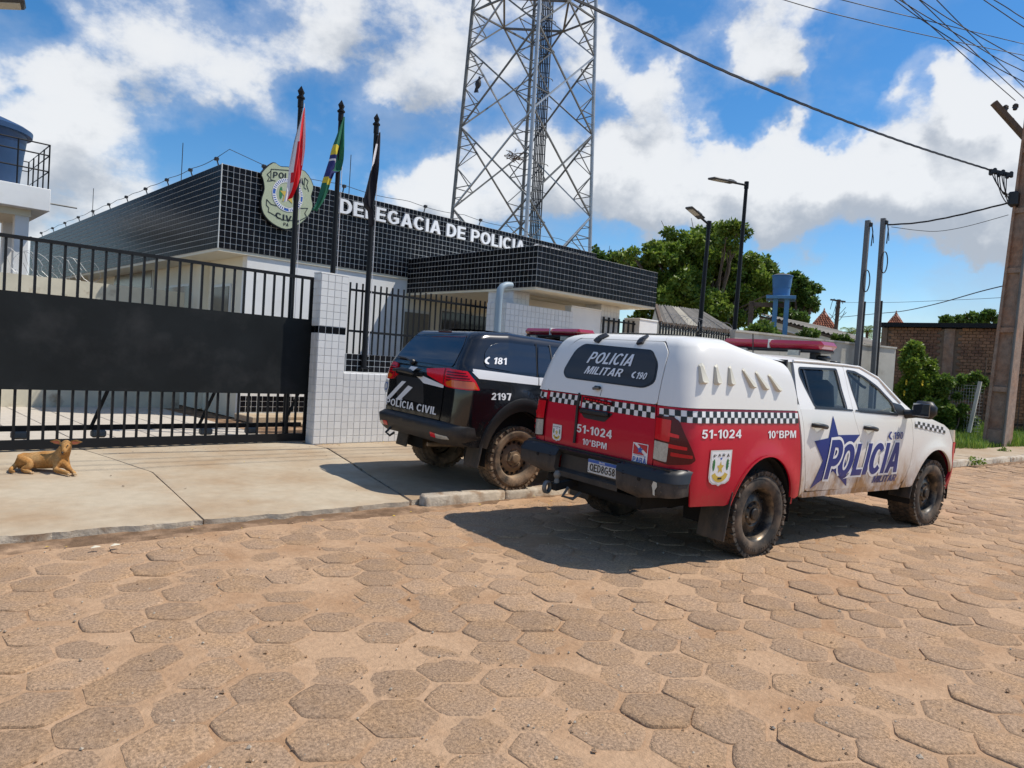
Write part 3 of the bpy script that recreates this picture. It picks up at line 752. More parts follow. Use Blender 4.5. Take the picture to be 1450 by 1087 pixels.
# wet dirt in the gutter
vs = []; fs = []
n = 260
for i in range(n+1):
    x = -9+(31)*i/n; k = kerbY(x); wd = .17+.10*nz(x, 0, .9, 6)+.06*nz(x, 0, 4, 8); wd *= 1.0 if x < 5 else .62
    for j, t in enumerate((-.12, 0, .3, .65, 1.0)):
        y = k+.14-(wd+.12)*max(t, 0) - (t if t < 0 else 0); z = bedZ(x, y) + (.007 if t < .9 else -.006) + .010*nz(x, y, 7, 5)
        if t < 0: z -= .02
        vs.append((x, y, z))
for i in range(n):
    for j in range(4):
        a = i*5+j; fs.append((a, a+1, a+6, a+5))
mb = MB(); mb.add(vs, fs, M['gutter']); g = mb.build('gutter', None, smooth=60); g['kind'] = 'structure'
# kerb: single cast stones
mb = MB(); mb.box((12, 5.0, -.12), (.1, .1, .1), M['kerb'])
kerb = grid_mesh('kerb', 4.5, 40, 0, 1, 1.5, 1, lambda x, y: 0, M['gutter'])
for v in kerb.data.vertices:
    x = v.co.x; v.co.y = kerbY(x)+(.01 if v.co.y < .5 else .19); v.co.z = .04
rng = random.Random(11)
x = s2b.x+.10
while x < 34:
    L = rng.uniform(.88, 1.15); x2 = x+L
    ya = kerbY(x); yb = kerbY(x2); ang = math.atan2(yb-ya, L)
    cx = (x+x2)/2; cy = (ya+yb)/2+.085
    b = MB(); b.box((0, 0, 0), (math.hypot(L, yb-ya)-rng.uniform(.006, .014), .165, .30), M['kerb'], bev=rng.uniform(.012, .024))
    jit = [(Vector(v)+Vector((rng.uniform(-.010, .010), rng.uniform(-.010, .010), rng.uniform(-.008, .008)))) for v in b.v]; b.v = [tuple(v) for v in jit]
    o = b.build('kerb_stone', kerb, smooth=60)
    o.matrix_basis = Matrix.Translation((cx, cy, 125e-3+.012-.15+roadZ(cx, cy-.1)*.15+rng.uniform(-.012, .008))) @ Matrix.Rotation(ang+rng.uniform(-.015, .015), 4, 'Z') @ Matrix.Rotation(rng.uniform(-.02, .02), 4, 'X')
    x = x2+.008

# yard behind the gate
yard = grid_mesh('yard', -8, 6.0, GATEY+.35, 30, 1.0, 1.0, lambda x, y: SB-.02, M['gutter'])
ytile = bpy.data.meshes.new('paving_tile')
b = MB(); b.box((0, 0, 0), (.485, .485, .04), M['yard'], bev=.006); ytile.from_pydata(b.v, [], b.f); ytile.materials.append(M['yard'])
cells = []
for i in range(-8, 13):
    for j in range(0, 24):
        x = -1.5+i*.5; y = GATEY+.62+j*.5; px, py, w = proj((x, y, SB))
        if -60 < px < 480 and 545 < py < 640: cells.append((w, x, y))
cells.sort(); rng = random.Random(3)
for k, (w, x, y) in enumerate(cells[:170]):
    o = bpy.data.objects.new('paving_tile', ytile); C.objects.link(o); o.parent = yard; o.location = (x, y, SB-.016+rng.uniform(-.002, .002)); 

# ------------------------------------------------------------------ tiles
def tile_mesh(nm, w, h, d, m, ch=.003):
    vs = [(-w/2, -h/2, 0), (w/2, -h/2, 0), (w/2, h/2, 0), (-w/2, h/2, 0), (-w/2+ch, -h/2+ch, d), (w/2-ch, -h/2+ch, d), (w/2-ch, h/2-ch, d), (-w/2+ch, h/2-ch, d)]
    fs = [(4, 5, 6, 7), (0, 1, 5, 4), (1, 2, 6, 5), (2, 3, 7, 6), (3, 0, 4, 7)]
    me = bpy.data.meshes.new(nm); me.from_pydata(vs, [], fs); me.materials.append(m); me.update(); return me, vs, fs
class Tiler:
    """tiles one thing: the cells nearest to the camera become tile objects, the rest one field"""
    def __init__(s, parent, pitch, nobj, name='tile'):
        s.p = parent; s.pitch = pitch; s.n = nobj; s.cells = []; s.name = name; s.rng = random.Random(len(parent.name))
    def face(s, o, ux, uy, wid, hei, m, rows=None, skip=None):
        """o = lower left corner seen from outside"""
        o = Vector(o); ux = Vector(ux).normalized(); uy = Vector(uy).normalized(); n = ux.cross(uy)
        nc = max(1, round(wid/s.pitch)); nr = max(1, round(hei/s.pitch)); pw = wid/nc; ph = hei/nr
        for j in range(nr):
            for i in range(nc):
                c = o+ux*pw*(i+.5)+uy*ph*(j+.5)
                if skip and skip(c): continue
                mm = rows(j, nr) if rows else m
                s.cells.append(((c-CAMP).length, c, ux, uy, n, pw, ph, mm))
    def done(s):
        s.cells.sort(key=lambda t: t[0]); cache = {}; fields = {}
        for k, (dd, c, ux, uy, n, pw, ph, m) in enumerate(s.cells):
            key = (round(pw, 3), round(ph, 3), m.name)
            if key not in cache: cache[key] = tile_mesh(s.name, pw-(.0085 if m is M['blacktile'] else .005), ph-(.0085 if m is M['blacktile'] else .005), .005, m)
            me, vs, fs = cache[key]
            R = Matrix((ux, uy, n)).transposed()
            R = R @ Matrix.Rotation(s.rng.uniform(-.006, .006), 3, 'X') @ Matrix.Rotation(s.rng.uniform(-.006, .006), 3, 'Y')
            if k < s.n:
                o = bpy.data.objects.new(s.name, me); C.objects.link(o); o.parent = s.p
                o.matrix_parent_inverse = PM[s.p.name]['mw'].inverted() if s.p.name in PM else Matrix()
                o.matrix_basis = Matrix.Translation(c+n*.001) @ R.to_4x4()
            else:
                f = fields.setdefault('f', MB()); f.add([R @ Vector(v)+c+n*.001 for v in vs], fs, m)
        for f in fields.values(): f.build('tile_field', s.p, kind='stuff')

# ------------------------------------------------------------------ police station
FY = 12.6                                   # facade plane
cTL = atY(314, 231, FY); cBL = atY(309.7, 350.6, FY)
FX0 = (cTL.x+cBL.x)/2; FZ1 = cTL.z; FZ0 = cBL.z
PX0 = atY(577, 390, FY).x                   # the porch meets the facade here
pTF = atX(762, 346.7, PX0); pBF = atX(759, 406, PX0)
PY0 = (pTF.y+pBF.y)/2; PZ1 = pTF.z; PZ0 = pBF.z
PX1 = (atY(931, 382, PY0).x+atY(929, 433, PY0).x)/2
FX1 = PX1+2.6
WX0 = atY(352, 360, FY).x; WX1 = FX1-.5
SIDE_END = 29.0
st = thing('police_station', 'single storey police station with black tiled parapet and white letters', 'building', (FX0, FY, SB))
b = MB()   # parapet carcass carries the joints
b.box(((FX0+FX1)/2, (FY+SIDE_END)/2, (FZ0+FZ1)/2), (FX1-FX0, SIDE_END-FY, FZ1-FZ0), M['grout'])
b.build('parapet', st)
b = MB()
b.box(((FX0+FX1)/2, (FY+SIDE_END)/2, FZ0-.025), (FX1-FX0-.02, SIDE_END-FY-.02, .046), M['cream']); b.build('soffit', st)
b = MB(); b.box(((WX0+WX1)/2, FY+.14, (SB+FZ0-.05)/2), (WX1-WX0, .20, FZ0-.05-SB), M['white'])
b.box((WX0+.10, (FY+.24+SIDE_END-.6)/2, (SB+FZ0-.05)/2), (.20, SIDE_END-.6-FY-.24, FZ0-.05-SB), M['cream']); b.build('wall', st)  # left side wall is white; cream puts its shade into the colour
b = MB(); b.box(((WX0+WX1)/2, SIDE_END-.5, (SB+FZ0-.05)/2), (WX1-WX0, .2, FZ0-.05-SB), M['white'])
b.box((WX1-.10, (FY+.24+SIDE_END-.6)/2, (SB+FZ0-.05)/2), (.20, SIDE_END-.6-FY-.24, FZ0-.05-SB), M['white']); b.build('wall', st)
b = MB(); b.box(((PX0+PX1)/2, (PY0+FY)/2-.002, (PZ0+PZ1)/2), (PX1-PX0, FY-PY0-.004, PZ1-PZ0), M['grout']); b.build('porch_parapet', st)
b = MB(); b.box(((PX0+PX1)/2, (PY0+FY)/2-.01, PZ0-.02), (PX1-PX0-.03, FY-PY0-.04, .036), M['cream']); 
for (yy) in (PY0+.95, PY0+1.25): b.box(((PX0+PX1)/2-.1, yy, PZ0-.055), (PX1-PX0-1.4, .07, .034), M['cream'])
b.build('porch_soffit', st)
T = Tiler(st, (FZ1-FZ0)/14, 300)
T.face((FX0, FY, FZ0), (1, 0, 0), (0, 0, 1), FX1-FX0, FZ1-FZ0, M['blacktile'], skip=lambda c: PX0+.05 < c.x < PX1-.05 and c.z < PZ1-.05)
T.face((FX0, SIDE_END, FZ0), (0, -1, 0), (0, 0, 1), SIDE_END-FY, FZ1-FZ0, M['blacktile'])
T.face((PX0, PY0, PZ0), (1, 0, 0), (0, 0, 1), PX1-PX0, PZ1-PZ0, M['blacktile'])
T.face((PX0, FY-.01, PZ0), (0, -1, 0), (0, 0, 1), FY-PY0-.01, PZ1-PZ0, M['blacktile'])
# plinth of the facade: black tiles over a step
T.face((WX0, FY+.04, SB+.12), (1, 0, 0), (0, 0, 1), 6.5, .30, M['blacktile'])
T.done()
b = MB(); b.box((WX0+3.2, FY-.35, SB+.05), (6.6, .76, .11), M['walk2'], bev=.01); b.build('step', st)
b = MB(); b.box((WX0+3.5, FY-1.0, SB+.02), (6.2, .5, .05), M['walk2'], bev=.01); b.build('step', st)
# aluminium edge on the corner
b = MB(); b.box((FX0-.004, FY-.004, (FZ0+FZ1)/2), (.016, .016, FZ1-FZ0+.01), M['decs']); b.build('corner_trim', st)
# side wall openings, seen through the gate rails
def opening(name, p0, p1, X, m, frame=True):
    a = atX(*p0, X); c = atX(*p1, X); y0, y1 = sorted((a.y, c.y)); z0, z1 = sorted((a.z, c.z))
    bb = MB(); bb.box((X-.012, (y0+y1)/2, (z0+z1)/2), (.03, y1-y0+.10, z1-z0+.10), M['decs'] if frame else m)
    w = bb.build(name, st); b2 = MB(); b2.box((X-.024, (y0+y1)/2, (z0+z1)/2), (.03, y1-y0, z1-z0), m); b2.build('pane' if frame else 'leaf', w)
opening('window', (237, 408), (268, 460), WX0, M['window'])
opening('door', (306, 407), (321, 520), WX0, M['windowb'])
opening('window', (165, 385), (216, 407), WX0, M['windowb'])
opening('window', (118, 414), (152, 425), WX0, M['window'])
b = MB(); p = atX(288, 420, WX0-.05); b.box((WX0-.06, p.y, (SB+FZ0)/2), (.12, .22, FZ0-SB-.06), M['cream']); b.build('column', st)
# facade opening behind the railing: door and dark windows of the porch
def fopening(name, p0, p1, Y, m, fr=.06):
    a = atY(*p0, Y); c = atY(*p1, Y); x0, x1 = sorted((a.x, c.x)); z0, z1 = sorted((a.z, c.z))
    bb = MB(); bb.box(((x0+x1)/2, Y-.01, (z0+z1)/2), (x1-x0+fr*2, .04, z1-z0+fr*2), M['decs']); w = bb.build(name, st)
    b2 = MB(); b2.box(((x0+x1)/2, Y-.026, (z0+z1)/2), (x1-x0, .03, z1-z0), m); b2.build('pane', w)
fopening('door', (572, 441), (599, 560), FY+.04, M['windowb'])
fopening('window', (625, 440), (661, 500), FY+.04, M['window'])
fopening('window', (666, 446), (695, 500), FY+.04, M['window'])
b = MB()   # back wall of the porch: a thin cream layer over the white facade wall
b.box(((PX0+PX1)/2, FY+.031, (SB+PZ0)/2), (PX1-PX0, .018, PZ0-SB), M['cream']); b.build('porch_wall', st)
# porch columns in grey-white tile
def column(x0, y0, w, dpt):
    b = MB(); b.box((x0+w/2, y0+dpt/2, (SB+PZ0-.04)/2), (w, dpt, PZ0-.04-SB), M['tilegrey']); o = b.build('column', st); PM[o.name] = {'mw': Matrix()}
    pt = .104; fm = MB(); rr = random.Random(4)
    me, vs, fs = tile_mesh('column_tile', pt-.008, pt-.008, .005, M['whitetile'])
    for (o_, ux, wid, nn) in (((x0, y0, SB), Vector((1, 0, 0)), w, Vector((0, -1, 0))), ((x0, y0+dpt, SB), Vector((0, -1, 0)), dpt, Vector((-1, 0, 0)))):
        for j in range(int((PZ0-.05-SB)/pt)):
            for i in range(int(round(wid/pt))):
                c = Vector(o_)+ux*(wid/round(wid/pt))*(i+.5)+Vector((0, 0, 1))*pt*(j+.5); R = Matrix((ux, Vector((0, 0, 1)), nn)).transposed()
                fm.add([R @ Vector(v)+c for v in vs], fs, M['whitetile'])
    fm.build('column_tile', o, world=False, kind='stuff')
cx0 = PX0+.06
c1 = atX(692, 411, cx0); c2 = atX(727, 413, cx0)
column(cx0, c2.y, .42, c1.y-c2.y)
column(atY(851, 440, PY0+.5).x, PY0+.5, .62, .42)
# drain pipe with elbow in front of the column
pp = atY(708, 400, c2.y-.35)
b = MB(); pe = [Vector((pp.x, pp.y, SB))] + [Vector((pp.x, pp.y, pp.z-.30))] + [Vector((pp.x+.22*(1-math.cos(a)), pp.y, pp.z-.17+.15*math.sin(a))) for a in (.4, .8, 1.2, 1.57)] + [Vector((pp.x+.27, pp.y, pp.z-.02))]
b.tube(pe, .062, M['pipe'], 12); b.build('drain_pipe', st, smooth=50)
# roof-edge wire, little lamps and rods along the parapet
for i in range(13):
    y = FY+.3+i*1.25+(i*i*.02); b = MB(); b.tube([(FX0+.06, y, FZ1), (FX0+.02, y, FZ1+.11)], .012, M['rope'], 6); b.box((FX0+.01, y, FZ1+.13), (.07, .07, .06), M['plastic'], bev=.01); b.build('parapet_lamp', st, smooth=40)
for x in (FX0+.75, FX0+2.4, FX0+4.4, FX0+6.0):
    b = MB(); b.tube([(x, FY+.06, FZ1), (x, FY+.02, FZ1+.11)], .012, M['rope'], 6); b.box((x, FY+.01, FZ1+.13), (.07, .07, .06), M['plastic'], bev=.01); b.build('parapet_lamp', st, smooth=40)
b = MB()
pts = [Vector((FX0+.01, FY+.3+t*14.5, FZ1+.15-.025*abs(math.sin(t*12*pi)))) for t in np.linspace(1, 0, 90)] + [Vector((FX0+.12, FY+.02, FZ1+.28)), Vector((FX0+.75, FY+.01, FZ1+.15))] + [Vector((FX0+.75+t*9.5, FY+.01, FZ1+.16-.05*abs(math.sin(t*6*pi)))) for t in np.linspace(0.02, 1, 50)]
b.tube(pts, .006, M['rope'], 5); b.build('parapet_wire', st)
for (px, py, h) in ((257, 225, .8), (130, 300, .8), (494, 255, .9)):
    p = atX(px, py+20, FX0+.1) if px < 300 else atY(px, py+20, FY+.4)
    b = MB(); b.tube([(p.x, p.y, FZ1-.05), (p.x, p.y, FZ1+h)], .008, M['rope'], 5); b.build('lightning_rod', st)
# letters of the facade
def facade_letters(s, pa, pb, name='letter'):
    a = atY(*pa, FY); c = atY(*pb, FY)
    return a, c
la = atY(479, 301, FY); lz0 = la.z
lz1 = atY(481, 281, FY).z
lx0 = la.x; lx1 = atY(741, 352, FY).x        # right end of POLICIA
def facade_word(s, x0, x1, z0, z1):
    """one solid object per letter"""
    adv = []; x = 0.0
    for ch in s:
        if ch == ' ': x += .34; continue
        w, ls = glyph(ch); adv.append((x, ls)); x += w+.11
    tot = x-.11
    for (ox, ls) in adv:
        bm = bmesh.new(); es = []
        for l in ls:
            vv = [bm.verts.new((x0+(ox+a_)/tot*(x1-x0), FY-.050, z0+b_*(z1-z0))) for a_, b_ in l]; es += [bm.edges.new((vv[i], vv[(i+1) % len(vv)])) for i in range(len(vv))]
        bmesh.ops.triangle_fill(bm, use_beauty=True, edges=es, normal=(0, -1, 0))
        r = bmesh.ops.extrude_face_region(bm, geom=bm.faces[:])
        for g_ in r['geom']:
            if isinstance(g_, bmesh.types.BMVert): g_.co.y += .044
        bmesh.ops.recalc_face_normals(bm, faces=bm.faces)
        me = bpy.data.meshes.new('letter'); bm.to_mesh(me); bm.free(); me.materials.append(M['letter']); link(bpy.data.objects.new('letter', me), st)
facade_word('DELEGACIA DE POLICIA', lx0, lx1, lz0, lz1)
facade_word('CIVIL', lx1+.30, lx1+1.42, lz0, lz1)

# ------------------------------------------------------------------ shield on the facade
def badge():
    SY = FY-.10
    pts = [(175, 570), (225, 595), (290, 600), (385, 627), (440, 720), (426, 790), (436, 860), (405, 925), (335, 985), (258, 1010), (170, 970), (112, 905), (97, 825), (118, 745), (110, 680), (102, 635)]
    P = [atY(350+a/4.724, 110+b_/4.724, SY) for a, b_ in pts]
    # smooth outline
    n = len(P); O = []
    for i in range(n):
        p0, p1, p2, p3 = P[i-1], P[i], P[(i+1) % n], P[(i+2) % n]
        corner = i in (0, 3, 9, 15)
        for t in (0, .33, .66):
            O.append(p1*(1-t)+p2*t if (i in (0, 3, 8, 9, 14, 15) and False) else .5*((2*p1)+(-p0+p2)*t+(2*p0-5*p1+4*p2-p3)*t*t+(-p0+3*p1-3*p2+p3)*t**3))
    cen = sum(O, Vector())/len(O)
    t = thing('shield_sign', 'pale green police shield sign with blue ring on the black parapet', 'sign', (cen.x, SY, cen.z))
    b = MB(); b.prism([(p.x, SY, p.z) for p in O], (0, 0, 0), (0, .085, 0), M['shield'])
    for k in range(1, 2):
        ring = [(cen.x+(p.x-cen.x)*1.03, SY+.01, cen.z+(p.z-cen.z)*1.03) for p in O]; b.prism(ring, (0, 0, 0), (0, .07, 0), M['deck'])
    b.build('shield_plate', t)
    Rx = (max(p.x for p in O)-min(p.x for p in O)); Rz = (max(p.z for p in O)-min(p.z for p in O))
    rc = atY(350+272/4.724, 110+785/4.724, SY)
    up = Vector((0, 0, 1))
    def flat(name, vs, fs, m, dy):
        bb = MB(); bb.add([(v[0], SY-dy, v[1]) for v in vs], fs, m); return bb.build(name, t)
    def ann(r0, r1, m, dy, name, n=40):
        vs = [(rc.x+r*math.cos(2*pi*i/n), rc.z+r*math.sin(2*pi*i/n)) for r in (r1, r0) for i in range(n)]
        fs = [(i, (i+1) % n, n+(i+1) % n, n+i) for i in range(n)]; flat(name, vs, fs, m, dy)
    R0 = Rx*.30
    ann(R0*.80, R0, M['decbl'], .004, 'blue_ring'); ann(R0*.97, R0*1.0, M['decw'], .006, 'ring_edge'); ann(R0*.76, R0*.80, M['decw'], .006, 'ring_edge')
    # tiny lettering round the ring
    seg = MB()
    for i in range(44):
        if i % 11 in (0, 10): continue
        a = 2*pi*i/44; r = R0*.885; w = .010; h = .026
        d = Vector((math.cos(a), math.sin(a))); q = Vector((-d.y, d.x))
        c = Vector((rc.x, rc.z))+d*r
        seg.add([(c.x+q.x*sx_*w+d.x*sy_*h, SY-.007, c.y+q.y*sx_*w+d.y*sy_*h) for sx_, sy_ in ((-1, -1), (1, -1), (1, 1), (-1, 1))], [(0, 1, 2, 3)], M['decw'])
    seg.build('ring_lettering', t)
    vs = [(rc.x, rc.z)]+[(rc.x+R0*(.55 if k % 2 == 0 else .25)*math.sin(pi*k/5), rc.z+R0*(.55 if k % 2 == 0 else .25)*math.cos(pi*k/5)) for k in range(10)]
    flat('star', vs, [(0, 1+k, 1+(k+1) % 10) for k in range(10)], M['decy'], .006)
    for (dx, dz, mm) in ((-.45, .05, 'decg'), (.45, .05, 'decg')):
        flat('laurel', [(rc.x+R0*(dx+.10*math.cos(a)), rc.z+R0*(dz+.38*math.sin(a))) for a in np.linspace(0, 2*pi, 13)[:-1]], [tuple(range(12))], M[mm], .004)
    for (s, a, c, bold) in (('POLÍCIA', (172, 672), (402, 640), .03), ('CIVIL', (188, 935), (362, 890), .03), ('PA', (242, 993), (276, 965), .02)):
        if s == 'POLÍCIA': A = atY(350+172/4.724, 110+668/4.724, SY); Bz = atY(350+176/4.724, 110+628/4.724, SY).z; X1 = atY(350+378/4.724, 110+720/4.724, SY).x
        elif s == 'CIVIL': A = atY(350+188/4.724, 110+933/4.724, SY); Bz = atY(350+190/4.724, 110+893/4.724, SY).z; X1 = atY(350+352/4.724, 110+955/4.724, SY).x
        else: A = atY(350+242/4.724, 110+988/4.724, SY); Bz = atY(350+244/4.724, 110+967/4.724, SY).z; X1 = atY(350+276/4.724, 110+992/4.724, SY).x
        lps = word_loops(s, A.x, A.z, X1, Bz, gap=.12); mid = (A.x+X1)/2; hw = (X1-A.x)/2
        k_ = 0 if s == 'PA' else (.030 if s == 'POLÍCIA' else -.030)
        lps = [[(x, z+k_*(1-((x-mid)/hw)**2)) for x, z in l] for l in lps]
        bm = bmesh.new(); es = []
        for l in lps:
            vv = [bm.verts.new((x, SY-.005, z)) for x, z in l]; es += [bm.edges.new((vv[i], vv[(i+1) % len(vv)])) for i in range(len(vv))]
        bmesh.ops.triangle_fill(bm, use_beauty=True, edges=es, normal=(0, -1, 0)); me = bpy.data.meshes.new('lettering'); bm.to_mesh(me); bm.free(); me.materials.append(M['deck']); link(bpy.data.objects.new('lettering', me), t)
    # ribbons round the words
    def line(pl, w=.012):
        rib = MB()
        Q = [atY(350+a/4.724, 110+b_/4.724, SY) for a, b_ in pl]
        for i in range(len(Q)-1): rib.bar((Q[i].x, SY-.003, Q[i].z), (Q[i+1].x, SY-.003, Q[i+1].z), w, .004, M['deck'], up=(0, 1, 0))
        rib.build('ribbon', t)
    line([(160, 610), (270, 618), (345, 632)]); line([(160, 610), (158, 680), (190, 690)]); line([(160, 622), (133, 645), (150, 665), (135, 690), (170, 688)])
    line([(385, 668), (408, 690), (398, 720), (412, 760)]); line([(385, 668), (380, 735), (395, 745)])
    line([(130, 812), (160, 845), (250, 870), (345, 872), (405, 872)]); line([(130, 812), (128, 850), (145, 870), (140, 895), (160, 905)]); line([(405, 872), (385, 905), (398, 930), (350, 955)]); line([(160, 905), (235, 950), (350, 955)])
badge()
# ------------------------------------------------------------------ frontage: pillar, gate, wall, railing
FYW = FRONT
def solid(parent, x0, x1, y0, y1, z0, z1, m, name='core'):
    b = MB(); b.box(((x0+x1)/2, (y0+y1)/2, (z0+z1)/2), (x1-x0, y1-y0, z1-z0), m); return b.build(name, parent)
pl = atY(455.5, 388, FYW); pr = atY(494, 391, FYW)
PXa, PXb, PZ = pl.x, pr.x, (pl.z+pr.z)/2
ww = atY(490, 528, FYW); WZ = ww.z
tw0 = atY(717, 430, FYW); tw1 = atY(812, 440, FYW)
TXa, TXb, TZ = tw0.x, tw1.x, (tw0.z+tw1.z)/2
RAILY = 9.98
bandT = atY(490, 500, RAILY).z
t = thing('gate_pillar', 'tall white tiled gate pillar with a black tile band', 'pillar', ((PXa+PXb)/2, FYW, SB))
solid(t, PXa, PXb, FYW, FYW+.20, SB-.05, PZ, M['tilegrey'])
T = Tiler(t, .104, 300)
blk = lambda z0, z1, lo, hi: None
pb0 = atY(447, 461, FYW).z; 
def prow(j, nr):
    z = SB+(j+.5)*(PZ-SB)/nr; return M['blacktile'] if abs(z-(pb0-.02)) < .055 else M['whitetile']
T.face((PXa, FYW, SB), (1, 0, 0), (0, 0, 1), PXb-PXa, PZ-SB, M['whitetile'], rows=prow)
T.face((PXa, FYW+.20, SB), (0, -1, 0), (0, 0, 1), .20, PZ-SB, M['whitetile'], rows=prow)
T.face((PXb, FYW, max(WZ, SB)), (0, 1, 0), (0, 0, 1), .20, PZ-WZ, M['whitetile'])
T.done()
b = MB(); b.box(((PXa+PXb)/2, FYW+.10, PZ+.012), (PXb-PXa+.012, .215, .02), M['white']); b.build('cap', t)
b = MB(); b.box((atY(443.5, 520, FYW+.16).x, FYW+.16, (SB+PZ)/2-.4), (.045, .06, PZ-SB-.9), M['galv']); b.build('gate_stop', t)
# low wall of white tile with a planter behind
t = thing('planter_wall', 'low white tiled planter wall beside the black patrol car', 'wall', ((PXb+TXa)/2, FYW, SB))
solid(t, PXb+.002, TXa-.002, FYW+.003, RAILY-.05, SB-.05, WZ-.004, M['tilegrey'])
T = Tiler(t, .104, 300)
T.face((PXb+.006, FYW+.003, SB), (1, 0, 0), (0, 0, 1), TXa-PXb-.01, WZ-SB, M['whitetile'])
T.face((PXb+.006, FYW+.003, WZ-.004), (1, 0, 0), (0, 1, 0), TXa-PXb-.01, RAILY-.06-FYW, M['whitetile'])
T.done()
t = thing('railing_wall', 'black tiled kerb wall carrying the railing behind the planter', 'wall', ((PXb+TXa)/2, RAILY, WZ))
RX0 = atY(490, 500, RAILY).x-.02
solid(t, RX0, TXa-.02, RAILY-.045, RAILY+.10, SB, bandT-.004, M['grout'])
T = Tiler(t, .104, 170)
T.face((RX0, RAILY-.045, WZ), (1, 0, 0), (0, 0, 1), TXa-.03-RX0, bandT-WZ, M['blacktile']); T.done()
# railing
ra = atY(497, 412, RAILY); rb = atY(713, 437, RAILY); rm = atY(495, 468, RAILY)
RZ = (ra.z+rb.z)/2; RM = rm.z; RBX = rb.x; RT = atY(497, 399, RAILY).z
t = thing('railing', 'black steel bar railing over the planter wall', 'railing', ((ra.x+RBX)/2, RAILY, bandT))
b = MB(); b.box(((ra.x+RBX)/2, RAILY, RZ), (RBX-ra.x+.04, .03, .035), M['blackmetal']); b.build('rail', t)
b = MB(); b.box(((ra.x+RBX)/2, RAILY, RM), (RBX-ra.x+.04, .03, .035), M['blackmetal']); b.build('rail', t)
nb = 30; bb = MB(); bb.box((0, 0, (RT-bandT)/2), (.024, .020, RT-bandT), M['blackmetal']); first = None
for i in range(nb):
    x = ra.x+(RBX-ra.x)*i/(nb-1)
    if first is None: first = bb.build('bar', t, world=False); o = first
    else: o = first.copy(); C.objects.link(o); o.parent = t
    o.location = (x-(ra.x+RBX)/2, .026, 0)
# sliding gate
gTL = atY(0, 332, GATEY); gTR = atY(447, 395, GATEY); pT = atY(444, 452, GATEY).z; pT = (pT+atY(0, 411.5, GATEY).z)/2
pB = (atY(0, 552, GATEY).z+atY(440, 557, GATEY).z)/2; gZ = (gTL.z+gTR.z)/2; GXR = PXa-.01+.5
gBt = (atY(434, 612, GATEY).z+atY(0, 625, GATEY).z)/2; 
GX0 = gTL.x-4.0; GX1 = atY(441, 500, GATEY).x
g = thing('sliding_gate', 'long black sliding gate of upright bars with a solid sheet across the middle', 'gate', ((GX0+GX1)/2, GATEY, SB))
def gbox(name, x0, x1, z0, z1, y=0.0, d=.04, m='blackmetal'):
    b = MB(); b.box(((x0+x1)/2, GATEY+y, (z0+z1)/2), (x1-x0, d, z1-z0), M[m]); return b.build(name, g)
gbox('top_rail', GX0, GX1, gZ-.02, gZ+.02)
gbox('bottom_rail', GX0, GX1, SB+.015, gBt, d=.06)
gbox('lower_rail', GX0, GX1, gBt+.075, gBt+.135, y=.22, d=.05)
gbox('end_stile', GX1-.05, GX1, SB+.05, gZ+.02, y=.0, d=.045)
# sheet steel, slightly buckled
xs = np.linspace(GX0, GX1-.02, 90); zs = np.linspace(pB, pT, 16); vs = []
for z in zs:
    for x in xs: vs.append((x, GATEY-.034+.009*nz(x, z, .7, 4)+.006*nz(x, z, 2.0, 7), z))
fs = [(j*90+i, j*90+i+1, (j+1)*90+i+1, (j+1)*90+i) for j in range(15) for i in range(89)]
b = MB(); b.add(vs, fs, M['panel']); o = b.build('sheet_panel', g, smooth=60)
bu = MB(); bu.box((0, 0, (gZ-pT)/2), (.026, .026, gZ-pT), M['blackmetal']); bl = MB(); bl.box((0, 0, (gBt-pB)/2), (.026, .026, pB-gBt), M['blackmetal'])
fu = fl = None
NBAR = int((GX1-GX0)/.138)
for i in range(NBAR+1):
    x = GX1-.06-i*.138
    if fu is None: fu = bu.build('bar', g, world=False); fl = bl.build('bar', g, world=False); a, c = fu, fl
    else: a = fu.copy(); C.objects.link(a); a.parent = g; c = fl.copy(); C.objects.link(c); c.parent = g
    gx = x-(GX0+GX1)/2; a.location = (gx, 0, pT-SB); c.location = (gx, 0, pB-SB)
for px in (135, 288, 408):
    p = atY(px, 590, GATEY+.1); b = MB(); b.bar((p.x+.10, GATEY+.03, pB), (p.x-.02, GATEY+.2, gBt+.1), .03, .03, M['blackmetal']); b.build('brace', g)
for px in (28, 140, 292, 356):
    p = atY(px, 610, GATEY+.2); b = MB(); b.box((p.x, GATEY+.22, gBt+.03), (.16, .10, .09), M['galvd'], bev=.02); b.build('roller', g)
b = MB(); b.box(((GX0+GX1)/2, GATEY+.22, SB+.02), (GX1-GX0, .05, .03), M['galvd']); b.build('floor_track', None); bpy.data.objects['floor_track'].parent = g; bpy.data.objects['floor_track'].matrix_parent_inverse = PM[g.name]['mw'].inverted()
# tall tiled wall beside the entrance and its plain white return
t = thing('entrance_wall', 'tall white tiled wall block under the black porch', 'wall', ((TXa+TXb)/2, FYW, SB))
solid(t, TXa, TXb, FYW+.002, FYW+.50, SB-.05, TZ, M['tilegrey'])
T = Tiler(t, .104, 300)
T.face((TXa, FYW+.002, SB), (1, 0, 0), (0, 0, 1), TXb-TXa, TZ-SB, M['whitetile'])
T.face((TXa, FYW+.50, SB), (0, -1, 0), (0, 0, 1), .50, TZ-SB, M['whitetile'])
T.face((TXa, FYW+.002, TZ), (1, 0, 0), (0, 1, 0), TXb-TXa, .5, M['whitetile']); T.done()
wa = atY(811, 438, FYW+.05); wb = atY(852, 437, FYW+.05)
t = thing('white_panel', 'plain bright white wall panel between tiled wall and black fence', 'wall', ((wa.x+wb.x)/2, FYW, SB))
solid(t, TXb+.003, wb.x, FYW+.06, FYW+.22, SB-.05, (wa.z+wb.z)/2, M['white'], 'panel')
